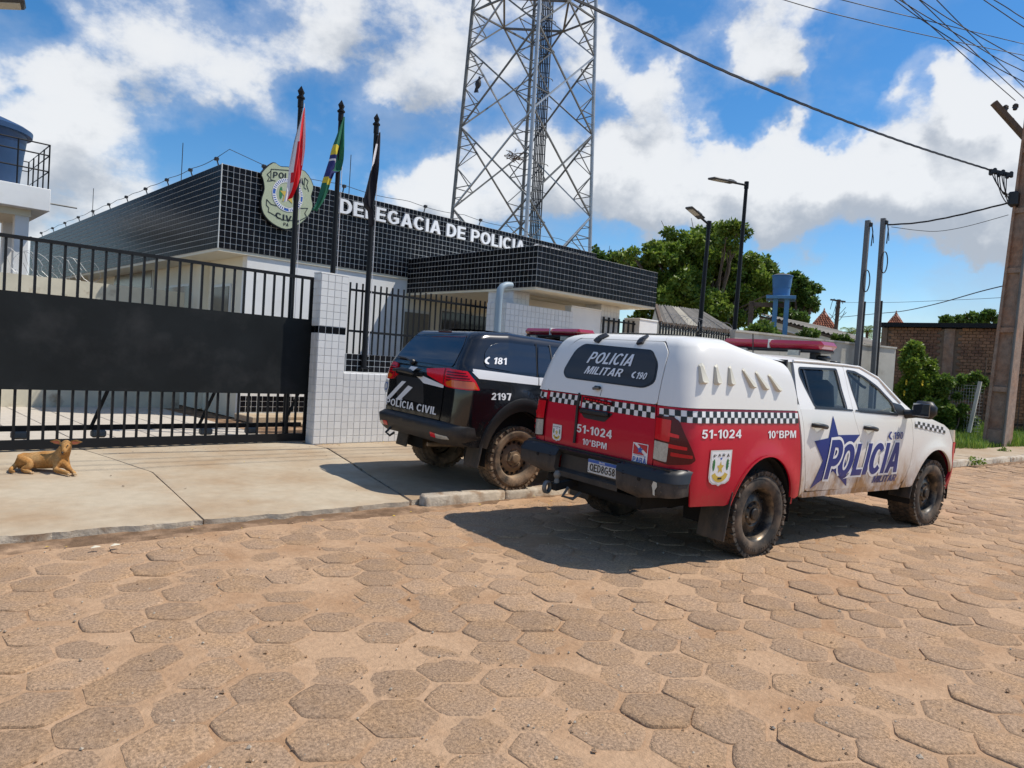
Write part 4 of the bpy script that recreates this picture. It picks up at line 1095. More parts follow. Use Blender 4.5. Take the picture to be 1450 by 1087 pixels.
b = MB(); b.box(((TXb+wb.x)/2, FYW+.14, (wa.z+wb.z)/2+.014), (wb.x-TXb-.01, .2, .024), M['white']); b.build('coping', t)
def bar_fence(name, label, xa, xb, y, z0, z1, step, slope=0.0, coil=False, group='black bar fences along the frontage'):
    t = thing(name, label, 'fence', ((xa+xb)/2, y, z0), group=group)
    b = MB(); b.bar((xa, y, z1-.06), (xb, y+slope*(xb-xa), z1-.06+.0), .03, .03, M['blackmetal']); b.build('rail', t)
    b = MB(); b.bar((xa, y, z0+.25), (xb, y+slope*(xb-xa), z0+.25), .03, .03, M['blackmetal']); b.build('rail', t)
    n = int((xb-xa)/step); f = None
    bb = MB(); bb.box((0, 0, (z1-z0)/2), (.05, .02, z1-z0), M['blackmetal'])
    for i in range(n+1):
        if f is None: f = bb.build('bar', t, world=False); o = f
        else: o = f.copy(); C.objects.link(o); o.parent = t
        dx = (xb-xa)*i/n; o.location = (xa+dx-(xa+xb)/2, slope*dx, 0)
    return t
f1 = atY(856, 452, FYW+.1); f2 = atY(905, 452, FYW+.1)
bar_fence('bar_fence', 'short black bar fence beside the white gate block', f1.x, f2.x, FYW+.12, SB+.05, (f1.z+f2.z)/2, .15)
c0 = atY(906, 453, FYW); c1_ = atY(931, 455, FYW)
t = thing('gate_block', 'small white block pillar between the two black fences', 'pillar', ((c0.x+c1_.x)/2, FYW, SB))
solid(t, c0.x, c1_.x, FYW, FYW+.4, SB-.05, (c0.z+c1_.z)/2, M['white'], 'block'); 
b = MB(); b.box(((c0.x+c1_.x)/2, FYW+.2, (c0.z+c1_.z)/2+.015), (c1_.x-c0.x+.03, .43, .03), M['white'], bev=.006); b.build('cap', t)
f3 = atY(936, 463, FYW+.1); f4 = atY(1036, 467, FYW+.1)
bar_fence('bar_fence', 'long black bar fence topped with coiled razor wire', f3.x, f4.x, FYW+.12, SB+.05, (f3.z+f4.z)/2, .115)
t = thing('razor_wire', 'coiled razor wire running along the top of the black fence', 'wire coil', ((f3.x+f4.x)/2, FYW+.12, f3.z))
for i in range(11):
    x = f3.x+.2+i*(f4.x-f3.x-.3)/11; zz = (f3.z+f4.z)/2+.03
    b = MB(); b.tube([(x+.05*math.sin(a*.5)+.10*a/6.3, FYW+.12+.19*math.cos(a), zz+.03+.19*math.sin(a)) for a in np.linspace(0, 2*pi, 19)], .0042, M['galv'], 5); b.build('coil', t)
# weathered wall following the bend of the street
wA = atY(1037, 472, FYW); wB = atZ(1265, 497, wA.z-.02)
t = thing('boundary_wall', 'long weathered grey white boundary wall behind the white pickup', 'wall', (wA.x, wA.y, SB))
WALLZ = wA.z; d_ = (wB-wA); d_.z = 0; wl = d_.length; d_.normalize()
npan = 4
for i in range(npan):
    a = wA+d_*(wl*i/npan+.006); c = wA+d_*(wl*(i+1)/npan-.006)
    b = MB(); b.bar(Vector((a.x, a.y, (SB+WALLZ)/2)), Vector((c.x, c.y, (SB+WALLZ)/2)), .16, WALLZ-SB+.1, M['oldwall']); b.build('wall_panel', t)
b = MB(); a = wA; c = wB; b.bar(Vector((a.x, a.y, WALLZ+.075)), Vector((c.x, c.y, WALLZ+.075)), .22, .05, M['oldwall']); b.build('coping', t)

# ------------------------------------------------------------------ flagpoles and flags
FPY = 9.90
def flagpole(label, top, basepx, zb):
    p = atY(*top, FPY); q = atY(*basepx, FPY)
    x = q.x; zt = p.z
    t = thing('flagpole', label, 'flagpole', (x, FPY, zb), group='flagpoles in front of the police station')
    b = MB(); b.tube([(x, FPY, zb), (p.x, FPY, zt-.30)], [.045, .034], M['blackmetal'], 12); b.build('shaft', t, smooth=50)
    b = MB(); b.tube([(p.x, FPY, zt-.32), (p.x, FPY, zt-.15)], .042, M['blackmetal'], 10); b.tube([(p.x, FPY, zt-.19), (p.x, FPY, zt-.17)], .06, M['blackmetal'], 10); b.build('collar', t, smooth=50)
    b = MB(); b.lathe([(0, zt), (.058, zt-.09), (.026, zt-.16), (0, zt-.16)], (p.x, FPY, 0), (0, 0, 1), M['blackmetal'], 4); b.build('finial', t)
    b = MB(); b.box((x, FPY, zb+.01), (.18, .14, .02), M['blackmetal']); b.build('base_plate', t)
    b = MB(); b.tube([(p.x+.05, FPY-.02, zt-.25), ((p.x+x)/2+.055, FPY-.03, (zt+zb)/2), (x+.05, FPY-.03, zb+.2)], .005, M['flagwhite'], 5); b.build('halyard', t)
    return p, q
zb3 = atY(515, 522, FPY).z
fp1 = flagpole('leftmost flagpole, standing behind the gate with the red flag', (427, 121), (412, 455), SB)
fp2 = flagpole('middle flagpole, rising behind the white gate pillar with the green flag', (484, 141), (471, 400), SB)
fp3 = flagpole('rightmost flagpole, standing before the railing with the black flag', (534, 160), (515, 520), zb3)
def flag(label, left, right, colour, ph):
    """left/right: outline in the 4.724x crop; colour(t, v) -> material name"""
    Lp = [atY(350+a/4.724, 110+b_/4.724, FPY) for a, b_ in left]; Rp = [atY(350+a/4.724, 110+b_/4.724, FPY) for a, b_ in right]
    lz = [-p.z for p in Lp]; rz = [-p.z for p in Rp]
    z0 = max(Lp[0].z, Rp[0].z); zl = Lp[-1].z; zr = Rp[-1].z
    nr, nc = 46, 16
    t = MB(); vs = []
    for j in range(nr+1):
        s = j/nr
        zL = Lp[0].z+(zl-Lp[0].z)*s; zR = Rp[0].z+(zr-Rp[0].z)*s
        xL = interp(-zL, lz, [p.x for p in Lp]); xR = interp(-zR, rz, [p.x for p in Rp])
        for i in range(nc+1):
            c = i/nc; x = xL+(xR-xL)*c; z = zL+(zR-zL)*c
            amp = .055*min(1, s*2.5)*(1-.55*c)
            y = FPY-.05+amp*math.sin(c*9.5+ph+s*2.2)+amp*.6*math.sin(c*17+ph*2-s*3)
            x += .012*math.sin(c*12+ph+s*5)*min(1, s*3)*(1 if 0 < i < nc else 0)
            vs.append((x, y, z))
    groups = {}
    for j in range(nr):
        for i in range(nc):
            a = j*(nc+1)+i; groups.setdefault(colour((i+.5)/nc, (j+.5)/nr), []).append((a, a+nc+1, a+nc+2, a+1))
    first = True; base = len(t.v); t.v = vs
    for k, fs in groups.items():
        mi = t.mi(M[k])
        for f in fs: t.f.append(f); t.m.append(mi)
    o = t.build('flag', None, smooth=80); tag(o, label, 'flag', 'flags hanging on the poles'); return o
flag('red and white flag hanging limp on the leftmost flagpole',
     [(368, 205), (357, 240), (335, 320), (312, 420), (292, 520), (276, 600), (262, 700), (252, 770), (234, 835)],
     [(377, 205), (376, 300), (374, 400), (368, 500), (358, 575), (345, 650), (330, 712), (312, 760), (292, 800)],
     lambda t_, v: 'flagwhite' if (t_ > .86 and v < .62) or t_ < .30-.25*max(0, v-.5)-.05*v else ('flagpink' if t_ < .34 and v > .8 else 'flagred'), .3)
flag('green flag with yellow and blue folds on the middle flagpole',
     [(634, 265), (614, 320), (590, 400), (566, 470), (548, 550), (520, 630), (498, 690), (470, 780), (448, 840), (428, 880)],
     [(642, 265), (638, 350), (634, 450), (628, 560), (615, 630), (568, 640), (548, 700), (530, 760), (500, 830), (455, 896)],
     lambda t_, v: ('flagyellow' if .30 < v < .41 and t_ < .5-(v-.30)*1 else 'flagwhite' if .455 < v < .475 and t_ < .5 else 'flagblue' if .40 < v < .66 and t_ < (.55 if v < .56 else 1.1) else 'flagyellow' if .66 <= v < .71 else 'flaggreen'), 1.7)
flag('black flag with a white fold on the rightmost flagpole',
     [(870, 368), (858, 410), (842, 470), (828, 520), (810, 590), (792, 650), (770, 740), (757, 800), (766, 860), (800, 885), (806, 940), (812, 990)],
     [(880, 368), (879, 430), (876, 520), (871, 600), (866, 680), (860, 760), (850, 820), (836, 868), (842, 900), (846, 940), (842, 970), (834, 995)],
     lambda t_, v: 'flagwhite' if t_ < .42 and .14 < v < .44-.3*t_ else 'flagblack', 2.9)

# ------------------------------------------------------------------ left of the yard: tank tower and back wall
TD = 17.0
a = atD(68, 268, TD); bq = atD(0, 262, TD)
def tank_tower():
    e = atD(70, 270, TD); w = atD(-70, 262, TD)
    x0, x1 = w.x, e.x; y0 = e.y; dirx = Vector((e.x-w.x, e.y-w.y, 0)); 
    zt = atD(68, 268, TD).z; zb = atD(68, 299, TD).z
    cen = atD(-2, 282, TD+1.0)
    u = Vector((1, 0, 0)); v = Vector((0, 1, 0))
    hw = 1.30
    cx = e.x-hw*.98; cy = e.y+hw*.98
    t = thing('water_tower', 'white concrete water tower platform with thin railing at the left edge', 'water tower', (cx, cy, SB))
    b = MB(); b.box((cx, cy, (zt+zb)/2), (hw*2, hw*2, zt-zb), M['white'], bev=.01); b.build('platform', t)
    b = MB(); b.box((cx, cy, zb-.08), (hw*1.5, hw*1.5, .16), M['cream']); b.build('beam', t)
    lp = atD(20, 340, TD+.6)
    for sx in (-1, 1):
        for sy in (-1, 1):
            b = MB(); b.box((cx+sx*hw*.62, cy+sy*hw*.62, (SB+zb-.16)/2), (.28, .28, zb-.16-SB), M['white']); b.build('leg', t)
    for h in (.42, .80, 1.05):
        b = MB(); z = zt+h
        P = [(cx-hw+.05, cy-hw+.05, z), (cx+hw-.05, cy-hw+.05, z), (cx+hw-.05, cy+hw-.05, z), (cx-hw+.05, cy+hw-.05, z)]
        b.tube(P+[P[0]], .018, M['blackmetal'], 6); b.build('guard_rail', t)
    for k in range(5):
        for (ax, ay) in ((-1+k*.5, -1), (1, -1+k*.5), (-1+k*.5, 1), (-1, -1+k*.5)):
            b = MB(); b.tube([(cx+ax*(hw-.05), cy+ay*(hw-.05), zt), (cx+ax*(hw-.05), cy+ay*(hw-.05), zt+1.06)], .018, M['blackmetal'], 6); b.build('guard_post', t)
    b = MB(); b.tube([(cx+hw+.6, cy-hw+.2, zb+.22), (cx+hw-.2, cy-hw+.2, zb+.22)], .02, M['galvd'], 6); b.build('overflow_pipe', t)
    b = MB(); 
    for s_ in (-.2, .2): b.tube([(cx-hw*.2+s_, cy-hw-.03, SB), (cx-hw*.2+s_, cy-hw-.03, zt+1.0)], .02, M['blackmetal'], 6)
    for k in range(16): b.tube([(cx-hw*.2-.2, cy-hw-.03, SB+.4+k*.34), (cx-hw*.2+.2, cy-hw-.03, SB+.4+k*.34)], .012, M['blackmetal'], 5)
    b.build('ladder', t)
    tz = atD(10, 186, TD+1.2).z
    k = thing('water_tank', 'big blue water tank with overhanging lid on the white platform', 'water tank', (cx+.02, cy, zt))
    h = tz-zt; r = 1.02; c = (cx+.02, cy, zt+.002)
    b = MB(); b.lathe([(0, 0), (r*.80, 0), (r*.82, .04), (r*.86, h*.3), (r*.865, h*.31), (r*.90, h*.55), (r*.905, h*.56), (r*.95, h*.80), (r*.96, h*.81)], c, (0, 0, 1), M['tankdark'], 40); b.build('tank_body', k, smooth=30)
    b = MB(); b.lathe([(r*.96, h*.79), (r*1.05, h*.79), (r*1.06, h*.86), (r*.95, h*.90), (r*.6, h*.985), (r*.25, h), (0, h)], c, (0, 0, 1), M['tankdark'], 40); b.build('lid', k, smooth=30)
tank_tower()
bw0 = atY(-260, 350, 15.0); bwz = atY(0, 385, 15.0).z; bx1 = FX0+.3
t = thing('yard_wall', 'stained white yard wall topped with razor wire behind the gate', 'wall', (2.0, 15, SB))
solid(t, -9, bx1, 15.0, 15.16, SB-.1, bwz, M['stainwall'], 'wall')
t = thing('razor_wire', 'loops of razor wire on top of the stained yard wall', 'wire coil', (2.0, 15.08, bwz))
rng = random.Random(2)
for px in (20, 34, 48, 58, 72, 86, 98, 110, 126):
    p = atY(px, 388, 15.05); b = MB(); rr = .17+.05*rng.random(); ph = rng.uniform(0, 1)
    b.tube([(p.x+.16*math.cos(a+ph)+.05*rng.random(), 15.08+.10*math.sin(a*.7), bwz+.20+rr*1.2*math.sin(a)) for a in np.linspace(0, 2*pi, 17)], .0042, M['galv'], 5); b.build('coil', t)
b = MB(); p = atY(48, 388, 15.05); b.tube([(p.x, 15.08, bwz), (p.x, 15.08, bwz+.55)], .02, M['galv'], 6); b.build('wire_post', t)

# ------------------------------------------------------------------ lattice tower
def lattice_tower():
    D0 = 28.0
    c = atD(737, 330, D0); cx, cy = c.x, c.y
    view = Vector((cx, cy, 0)).normalized(); side = Vector((view.y, -view.x, 0))
    zref = c.z
    def r(z): return max(.5, 2.76-.040*(z-zref))
    H = 34.0
    dirs = [(-view*math.cos(rad(4))+side*math.sin(rad(4))), side, view, -side]
    def node(k, z): return Vector((cx, cy, 0))+dirs[k]*r(z)+Vector((0, 0, z))
    t = thing('lattice_tower', 'tall galvanised steel lattice communication tower behind the station', 'tower', (cx, cy, 0))
    for k in range(4):
        b = MB(); b.tube([node(k, z) for z in np.linspace(0, H, 12)], .070, M['galv'] if k in (0, 1) else M['galvd'], 8); b.build('leg', t, smooth=50)
    bays = []; z = .6
    while z < H-1: bays.append((z, min(z+3.05*r(z)/2.6, H))); z += 3.05*r(z)/2.6
    ms = [M['galv'], M['galvd'], M['galvd'], M['galv']]
    for bi, (z0, z1) in enumerate(bays):
        for k in range(4):
            k2 = (k+1) % 4; A0, A1, B0, B1 = node(k, z0), node(k, z1), node(k2, z0), node(k2, z1)
            m1 = M['galv'] if (k+bi) % 2 else M['galvd']; m2 = M['galvd']
            for (p, q, m_) in ((A0, B1, m1), (B0, A1, m2)):
                b = MB(); b.bar(p, q, .055, .055, m_); b.build('diagonal', t)
            # redundant members: from the quarter points of the diagonals to the legs
            X = (A0+B1)/2; zc = (z0+z1)/2; far = MB()
            def strut(p_, q_, w_):
                if z0 < 16.5: bb = MB(); bb.bar(p_, q_, w_, w_, M['galvd']); bb.build('strut', t)
                else: far.bar(p_, q_, w_, w_, M['galvd'])
            for (leg, lo, hi) in ((k, A0, A1), (k2, B0, B1)):
                mid = node(leg, zc)
                for (end, zz) in ((lo, z0), (hi, z1)):
                    q1 = end+(X-end)*.5; q2 = end+(X-end)*.25
                    strut(q1, node(leg, z0+(z1-z0)*(.25 if zz == z0 else .75)), .030); strut(q1, mid, .030)
                    strut(q2, node(leg, z0+(z1-z0)*(.125 if zz == z0 else .875)), .024)
            if far.v: far.build('strut_set', t, kind='stuff')
        if bi % 3 == 1:
            zc = (z0+z1)/2
            for k in range(4):
                b = MB(); p = (node(k, z0)+node((k+1) % 4, z1))/2; q = (node((k+1) % 4, z0)+node((k+2) % 4, z1))/2
                b.bar(p, q, .075, .075, M['galvd']); b.bar(node(k, zc), p, .06, .06, M['galvd']); b.bar(node((k+1) % 4, zc), p, .06, .06, M['galvd']); b.build('ring_beam', t)
    # ladder and cable tray inside, towards the right of the front leg
    base = Vector((cx, cy, 0))+side*.62-view*.2
    tr = MB()
    for s_ in (-.20, .20): tr.tube([base+side*s_+Vector((0, 0, .1)), base+side*s_-side*.25+Vector((0, 0, H))], .03, M['galvd'], 6)
    for i in range(int(H/.35)): 
        q = base-side*.25*(i*.35/H); tr.bar(q+side*-.2+Vector((0, 0, .3+i*.35)), q+side*.2+Vector((0, 0, .3+i*.35)), .025, .025, M['galvd'])
    tr.build('ladder', t)
    for s_ in (-.14, -.07, 0, .06, .12):
        b = MB(); b.tube([base+side*s_-view*.08+Vector((0, 0, .1)), base+side*(s_-.25)-view*.08+Vector((0, 0, H))], .026, M['rope'], 6); b.build('cable', t)
    b = MB()
    for i in range(int(H/1.1)):
        q = base-side*.25*(i*1.1/H)+Vector((0, 0, .5+i*1.1)); b.tube([q+view*(-.35*math.sin(a))+side*(.36*math.cos(a)) for a in np.linspace(0, pi, 9)], .016, M['galvd'], 5)
    b.build('ladder_hoops', t)
    # nest of a bird on a ring beam
    n = atD(728, 222, D0); rng = random.Random(1); b = MB()
    for i in range(46):
        a = rng.uniform(0, 6.28); e = rng.uniform(-.5, .5); c0_ = n+Vector((rng.uniform(-.28, .28), rng.uniform(-.28, .28), rng.uniform(-.10, .12))); b.bar(c0_, c0_+Vector((math.cos(a), math.sin(a), e*.4))*rng.uniform(.2, .5), .018, .018, M['wood'])
    o = b.build('nest', None); tag(o, 'bundle of twigs lodged in the lattice tower', 'nest')
    # vulture on a diagonal
    p = atD(677, 119, D0-.6)
    b = MB(); b.lathe([(0, -.22), (.07, -.16), (.12, -.02), (.11, .10), (.06, .20), (.035, .25), (.045, .29), (.035, .33), (0, .35)], p, (.25, .1, 1), M['rope'], 12)
    b.bar(p+Vector((.12, .05, .30)), p+Vector((.20, .09, .29)), .03, .03, M['rope']); b.bar(p+Vector((-.05, 0, -.15)), p+Vector((-.14, -.04, -.36)), .12, .04, M['rope'])
    b.bar(p+Vector((0, 0, -.2)), p+Vector((.02, 0, -.32)), .03, .03, M['rope'])
    tag(b.build('bird', None, smooth=60), 'black bird perched on the upper left of the lattice tower', 'bird')
lattice_tower()

# ------------------------------------------------------------------ street lamps
def lamp_head(t, p, d, L=.62, droop=-.05):
    d = Vector(d).normalized(); b = MB(); s = Vector((-d.y, d.x, 0)).normalized(); u = s.cross(d)*1.0
    if u.z < 0: u = -u
    R = Matrix((d, s, d.cross(s))).transposed()
    b.box(p+d*L/2, (L, .24, .055), M['lamphead'], R, bev=.022); b.box(p+d*.10+d.cross(s)*.03, (.2, .14, .06), M['lamphead'], R, bev=.02)
    for i in range(5): b.box(p+d*(.16+i*.05)+d.cross(s)*.035, (.012, .2, .03), M['lamphead'], R)
    h = b.build('lamp_head', t, smooth=40)
    b = MB(); b.box(p+d*L*.62-d.cross(s)*.031, (L*.52, .17, .008), M['led'], R); o = b.build('led_panel', h, world=False)
    o.matrix_parent_inverse = Matrix(); return h
def street_lamp(label, base, top, armend, Y):
    q = atY(*base, Y); p = atY(*top, Y); e = atY(*armend, Y)
    t = thing('street_lamp', label, 'street lamp', (q.x, Y, SB), group='street lamps behind the frontage')
    b = MB(); b.tube([(q.x-(p.x-q.x)*.4, Y, SB), (q.x, Y, q.z), (p.x, Y, p.z)], [.075, .065, .05], M['blackmetal'], 12); b.build('post', t, smooth=50)
    b = MB(); b.tube([(p.x, Y, p.z-.10), (p.x, Y, p.z+.10)], .065, M['blackmetal'], 10); b.build('bracket', t, smooth=50)
    j = Vector((p.x, Y, p.z))+(e-Vector((p.x, Y, p.z)))*.42
    b = MB(); b.tube([(p.x, Y, p.z), j], .03, M['blackmetal'], 8); b.build('arm', t, smooth=50)
    d = (e-j); lamp_head(t, j-d.normalized()*.06, d, d.length+.06)
street_lamp('taller black street lamp with its head turned left before the big tree', (1040, 468), (1057, 262), (1007, 252), 10.4)
street_lamp('shorter black street lamp with an upturned head before the big tree', (991, 462), (1004, 318), (975, 293), 10.6)
# head of a lamp whose post stands left of the frame
p = atD(36, 5, 7.5); e = atD(-30, 2, 7.3)
t = thing('street_lamp', 'street lamp head poking in at the top left corner of the sky', 'street lamp', (e.x-1.2, e.y-.6, 0))
b = MB(); b.tube([(e.x-1.2, e.y-.6, 0), (e.x-1.2, e.y-.6, e.z-.1)], .06, M['blackmetal'], 10); b.build('post', t, smooth=50)
b = MB(); b.tube([(e.x-1.2, e.y-.6, e.z-.12), e], .03, M['blackmetal'], 8); b.build('arm', t, smooth=50)
lamp_head(t, e, p-e, (p-e).length)

# ------------------------------------------------------------------ poles on the right
def grey_pole(label, base, top, Y, loop_y):
    q = atY(*base, Y); p = atY(*top, Y)
    t = thing('service_pole', label, 'pole', (q.x, Y, .15), group='grey service poles by the boundary wall')
    b = MB(); b.bar((q.x, Y, .05), (p.x, Y, p.z), .10, .12, M['greypole'], up=(0, 1, 0)); b.build('post', t)
    b = MB(); b.tube([(q.x+.10, Y-.06, .2), (p.x*.5+q.x*.5+.10, Y-.06, p.z*.62+.06)], .035, M['rope'], 8); b.build('conduit', t, smooth=50)
    zz = loop_y; b = MB(); c = Vector((q.x+(p.x-q.x)*.65, Y-.09, zz)); b.tube([c+Vector((.11*math.cos(a), -.05*math.cos(a), .30*math.sin(a))) for a in np.linspace(0, 2*pi, 17)], .016, M['rope'], 6); b.build('cable_loop', t)
    b = MB(); b.tube([Vector((p.x+.02, Y-.09, p.z-.05)), Vector((p.x+.15, Y-.10, p.z-.3)), Vector((p.x+.10, Y-.1, p.z-.7))], .016, M['rope'], 6); b.tube([Vector((p.x+.05, Y-.09, p.z-.1)), Vector((p.x+.22, Y-.10, p.z-.45)), Vector((p.x+.25, Y-.1, p.z-.6))], .012, M['rope'], 6)
    b.box((p.x, Y-.09, p.z-.12), (.10, .08, .12), M['plastic'], bev=.02); b.build('cable_end', t)
    return Vector((p.x, Y, p.z))
g1 = grey_pole('left one of the two grey service poles behind the pickup', (1212, 515), (1229, 312), 7.6, 4.4)
g2 = grey_pole('right one of the two grey service poles behind the pickup', (1237, 528), (1251, 309), 7.4, 5.0)
UB = atZ(1411, 630, .14)
def utility_pole():
    w = math.hypot(UB.x, UB.y); D = (UB-CAMP).dot(_fw)
    t = thing('utility_pole', 'big concrete utility pole with recessed faces at the right edge', 'utility pole', (UB.x, UB.y, .1))
    Ht = 11.0; hw0 = .265*D/19; hw1 = .15*D/19
    view = Vector((UB.x, UB.y, 0)).normalized(); u = Vector((view.y, -view.x, 0)); u = (u*math.cos(rad(20))-view*math.sin(rad(20))).normalized(); v = Vector((-u.y, u.x, 0))
    if v.dot(view) < 0: v = -v
    R = Matrix((u, v, Vector((0, 0, 1)))).transposed()
    def ring(z, k=1.0):
        s = z/Ht; a = hw0+(hw1-hw0)*s; return a
    b = MB()   # I-shaped shaft: web and two flanges, with ribs across the recess
    c0 = Vector((UB.x, UB.y, 0.0)); TP = hw1/hw0
    lean = Vector((0, 0, 0))
    def taper_box(off, hx, hy, z0, z1, m):
        vs = []
        for z in (z0, z1):
            s = z/Ht; k = 1+(TP-1)*s; lean = u*(.030*max(z, 0))
            for (sx, sy) in ((-1, -1), (1, -1), (1, 1), (-1, 1)): vs.append(c0+lean+u*(off*k+sx*hx*k)+v*(sy*hy*k)+Vector((0, 0, z)))
        b.add(vs, [(3, 2, 1, 0), (4, 5, 6, 7), (0, 1, 5, 4), (1, 2, 6, 5), (2, 3, 7, 6), (3, 0, 4, 7)], m)
    fl = hw0*.30
    taper_box(-hw0+fl/2, fl/2, hw0*.95, 0, Ht, M['concpole']); taper_box(hw0-fl/2, fl/2, hw0*.95, 0, Ht, M['concpole']); taper_box(0, hw0-fl, hw0*.45, 0, Ht, M['concpole'])
    taper_box(0, hw0-fl, hw0*.80, -.1, .55, M['concpole'])
    z = 1.55
    while z < Ht: taper_box(0, hw0-fl+.001, hw0*.80, z, z+.13, M['concpole']); z += 1.55
    b.build('shaft', t)
    # cross-arm with insulators
    ca = atD(1407, 145, D-.3); cb = atD(1452, 195, D-.3); b = MB(); b.bar(ca, cb, .14, .12, M['wood']); arm = b.build('cross_arm', t)
    for k, (px, py) in enumerate(((1424, 152), (1438, 150), (1432, 170))):
        p = atD(px, py, D-.3); b = MB(); b.lathe([(0, -.10), (.05, -.10), (.055, -.04), (.075, -.03), (.05, 0), (.07, .02), (.04, .06), (0, .08)], p, (.3, 0, 1), M['lamphead'], 10); b.build('insulator', t, smooth=50)
    # clamp and a tangle of service wires
    p = atD(1403, 242, D-.3); q = atD(1432, 248, D-.3); b = MB(); b.bar(p, q, .09, .09, M['plastic'])
    for i in range(6): s = p+(q-p)*(i/5); b.box(s+Vector((0, 0, -.03+.05*(i % 2))), (.10, .08, .16), M['plastic'], bev=.02)
    b.build('cable_clamp', t)
    rng = random.Random(9); b = MB()
    for i in range(7):
        a = atD(1405+i*3.4, 246+rng.uniform(-3, 3), D-.35); c = atD(1424+rng.uniform(-2, 6), 278+rng.uniform(-4, 14), D-.35); m_ = atD(1408+i*2.5+rng.uniform(-3, 3), 266+rng.uniform(-4, 10), D-.5)
        b.tube([a*(1-s)**2+m_*2*s*(1-s)+c*s*s for s in np.linspace(0, 1, 9)], .013, M['rope'], 5)
    b.build('service_wires', t)
    b = MB(); b.box(atD(1436, 282, D-.3), (.30, .22, .36), M['plastic'], bev=.03); b.build('junction_box', t)
    s0 = atD(1444, 500, D-.35); b = MB(); b.tube([c0+u*(hw0*.9)-v*hw0*1.0+Vector((0, 0, .2)), c0+u*(hw1*1.1+.24)-v*hw1*1.1+Vector((0, 0, 8))], .03, M['galvd'], 8); b.build('conduit', t)
    return D
UD = utility_pole()
# ------------------------------------------------------------------ wires
def wire(label, pts, r, name='power_cable', group='overhead wires', twist=False, sag=0.0):
    P = [Vector(p) for p in pts]
    if len(P) == 2:
        P = [P[0]*(1-s)+P[1]*s-Vector((0, 0, sag*4*s*(1-s))) for s in np.linspace(0, 1, 40)]
    b = MB()
    if twist:
        n = 240; Q = [Vector(p) for p in P]; LL = [0]
        for i in range(1, len(Q)): LL.append(LL[-1]+(Q[i]-Q[i-1]).length)
        S_ = np.linspace(0, LL[-1], n); C_ = [Vector([float(np.interp(s, LL, [q[k] for q in Q])) for k in range(3)]) for s in S_]
        for ph in (0, 2*pi/3, 4*pi/3):
            b.tube([c+Vector((math.cos(s*5+ph), math.sin(s*5+ph)*.4, math.sin(s*5+ph)))*r*.75 for c, s in zip(C_, S_)], r*.62, M['rope'], 5)
    else: b.tube(P, r, M['rope'], 6)
    o = b.build(name, None, smooth=60); tag(o, label, 'wire', group); return o
def pxwire(label, pl, D0, D1, r, ext=1.6, **k):
    """a wire seen along picture points, running from depth D0 to depth D1, carried on past the frame"""
    n = len(pl); P = []
    xs = [p[0] for p in pl]; 
    for i, (px, py) in enumerate(pl):
        s = (px-xs[0])/(xs[-1]-xs[0]); iv = (1-s)/D0+s/D1; P.append(atD(px, py, 1/iv))
    if ext: P = [P[0]+(P[0]-P[1]).normalized()*ext] + P
    # smooth
    Q = []
    for i in range(len(P)-1):
        p0 = P[max(i-1, 0)]; p1 = P[i]; p2 = P[i+1]; p3 = P[min(i+2, len(P)-1)]
        for t in np.linspace(0, 1, 8)[:-1]: Q.append(.5*((2*p1)+(-p0+p2)*t+(2*p0-5*p1+4*p2-p3)*t*t+(-p0+3*p1-3*p2+p3)*t**3))
    Q.append(P[-1]); return wire(label, Q, r, **k)
pxwire('thick twisted black cable crossing the sky to the concrete pole', [(805, -6), (900, 40), (1000, 89), (1100, 132), (1200, 172), (1300, 208), (1404, 241)], 9.5, UD-.3, .022, twist=True)
pxwire('pair of black cables from the service poles up to the concrete pole', [(1256, 318), (1300, 315), (1350, 306), (1400, 294), (1428, 287)], 19.8, UD-.3, .018, ext=0, twist=True)
pxwire('thin grey wire sagging below the cable pair from the service poles', [(1262, 321), (1300, 326), (1330, 327), (1370, 320), (1428, 304)], 19.8, UD-.3, .008, ext=0)
pxwire('lower of two thin wires slanting over the top right sky', [(1085, -8), (1160, 14), (1250, 36), (1350, 58), (1450, 78), (1520, 92)], 11, 15, .007)
pxwire('upper of two thin wires slanting over the top right sky', [(1170, -6), (1250, 14), (1330, 33), (1400, 50), (1450, 62), (1520, 78)], 11, 15, .007)
pxwire('lower of the paired wires dropping steeply at the top right', [(1262, -4), (1300, 24), (1350, 57), (1400, 89), (1450, 116), (1520, 152)], 13, 15, .009)
pxwire('upper of the paired wires dropping steeply at the top right', [(1268, -4), (1310, 22), (1360, 51), (1410, 81), (1450, 101), (1520, 137)], 13, 15, .009)
pxwire('single wire just above the steep pair at the top right', [(1298, -4), (1340, 24), (1390, 53), (1450, 86), (1520, 122)], 13, 15, .009)
pxwire('lower wire across the very top right corner', [(1385, -6), (1420, 18), (1450, 38), (1520, 82)], 13, 15, .009)
pxwire('upper wire across the very top right corner', [(1398, -6), (1425, 10), (1450, 26), (1520, 66)], 13, 15, .009)
pxwire('long black cable from the far wooden pole passing the concrete pole', [(1190, 449), (1240, 444), (1280, 440), (1330, 429), (1390, 412), (1450, 398), (1500, 388)], 52, 21, .02, ext=0)
pxwire('thin far wire running level behind the concrete pole', [(1190, 428), (1260, 428), (1340, 425), (1420, 421), (1500, 414)], 52, 30, .012, ext=0)
# wires along the street above the frame: their shadows lie across the pavement
for i, (y, z) in enumerate(((4.9, 9.2), (5.3, 9.2), (5.7, 9.2))):
    wire('street wire %s running above the pavement' % ('nearest the road', 'between two others', 'nearest the station')[i], [(-25, y+1.6, z+.3), (UB.x, UB.y+.2*(i-1), z)], .010, sag=.5)
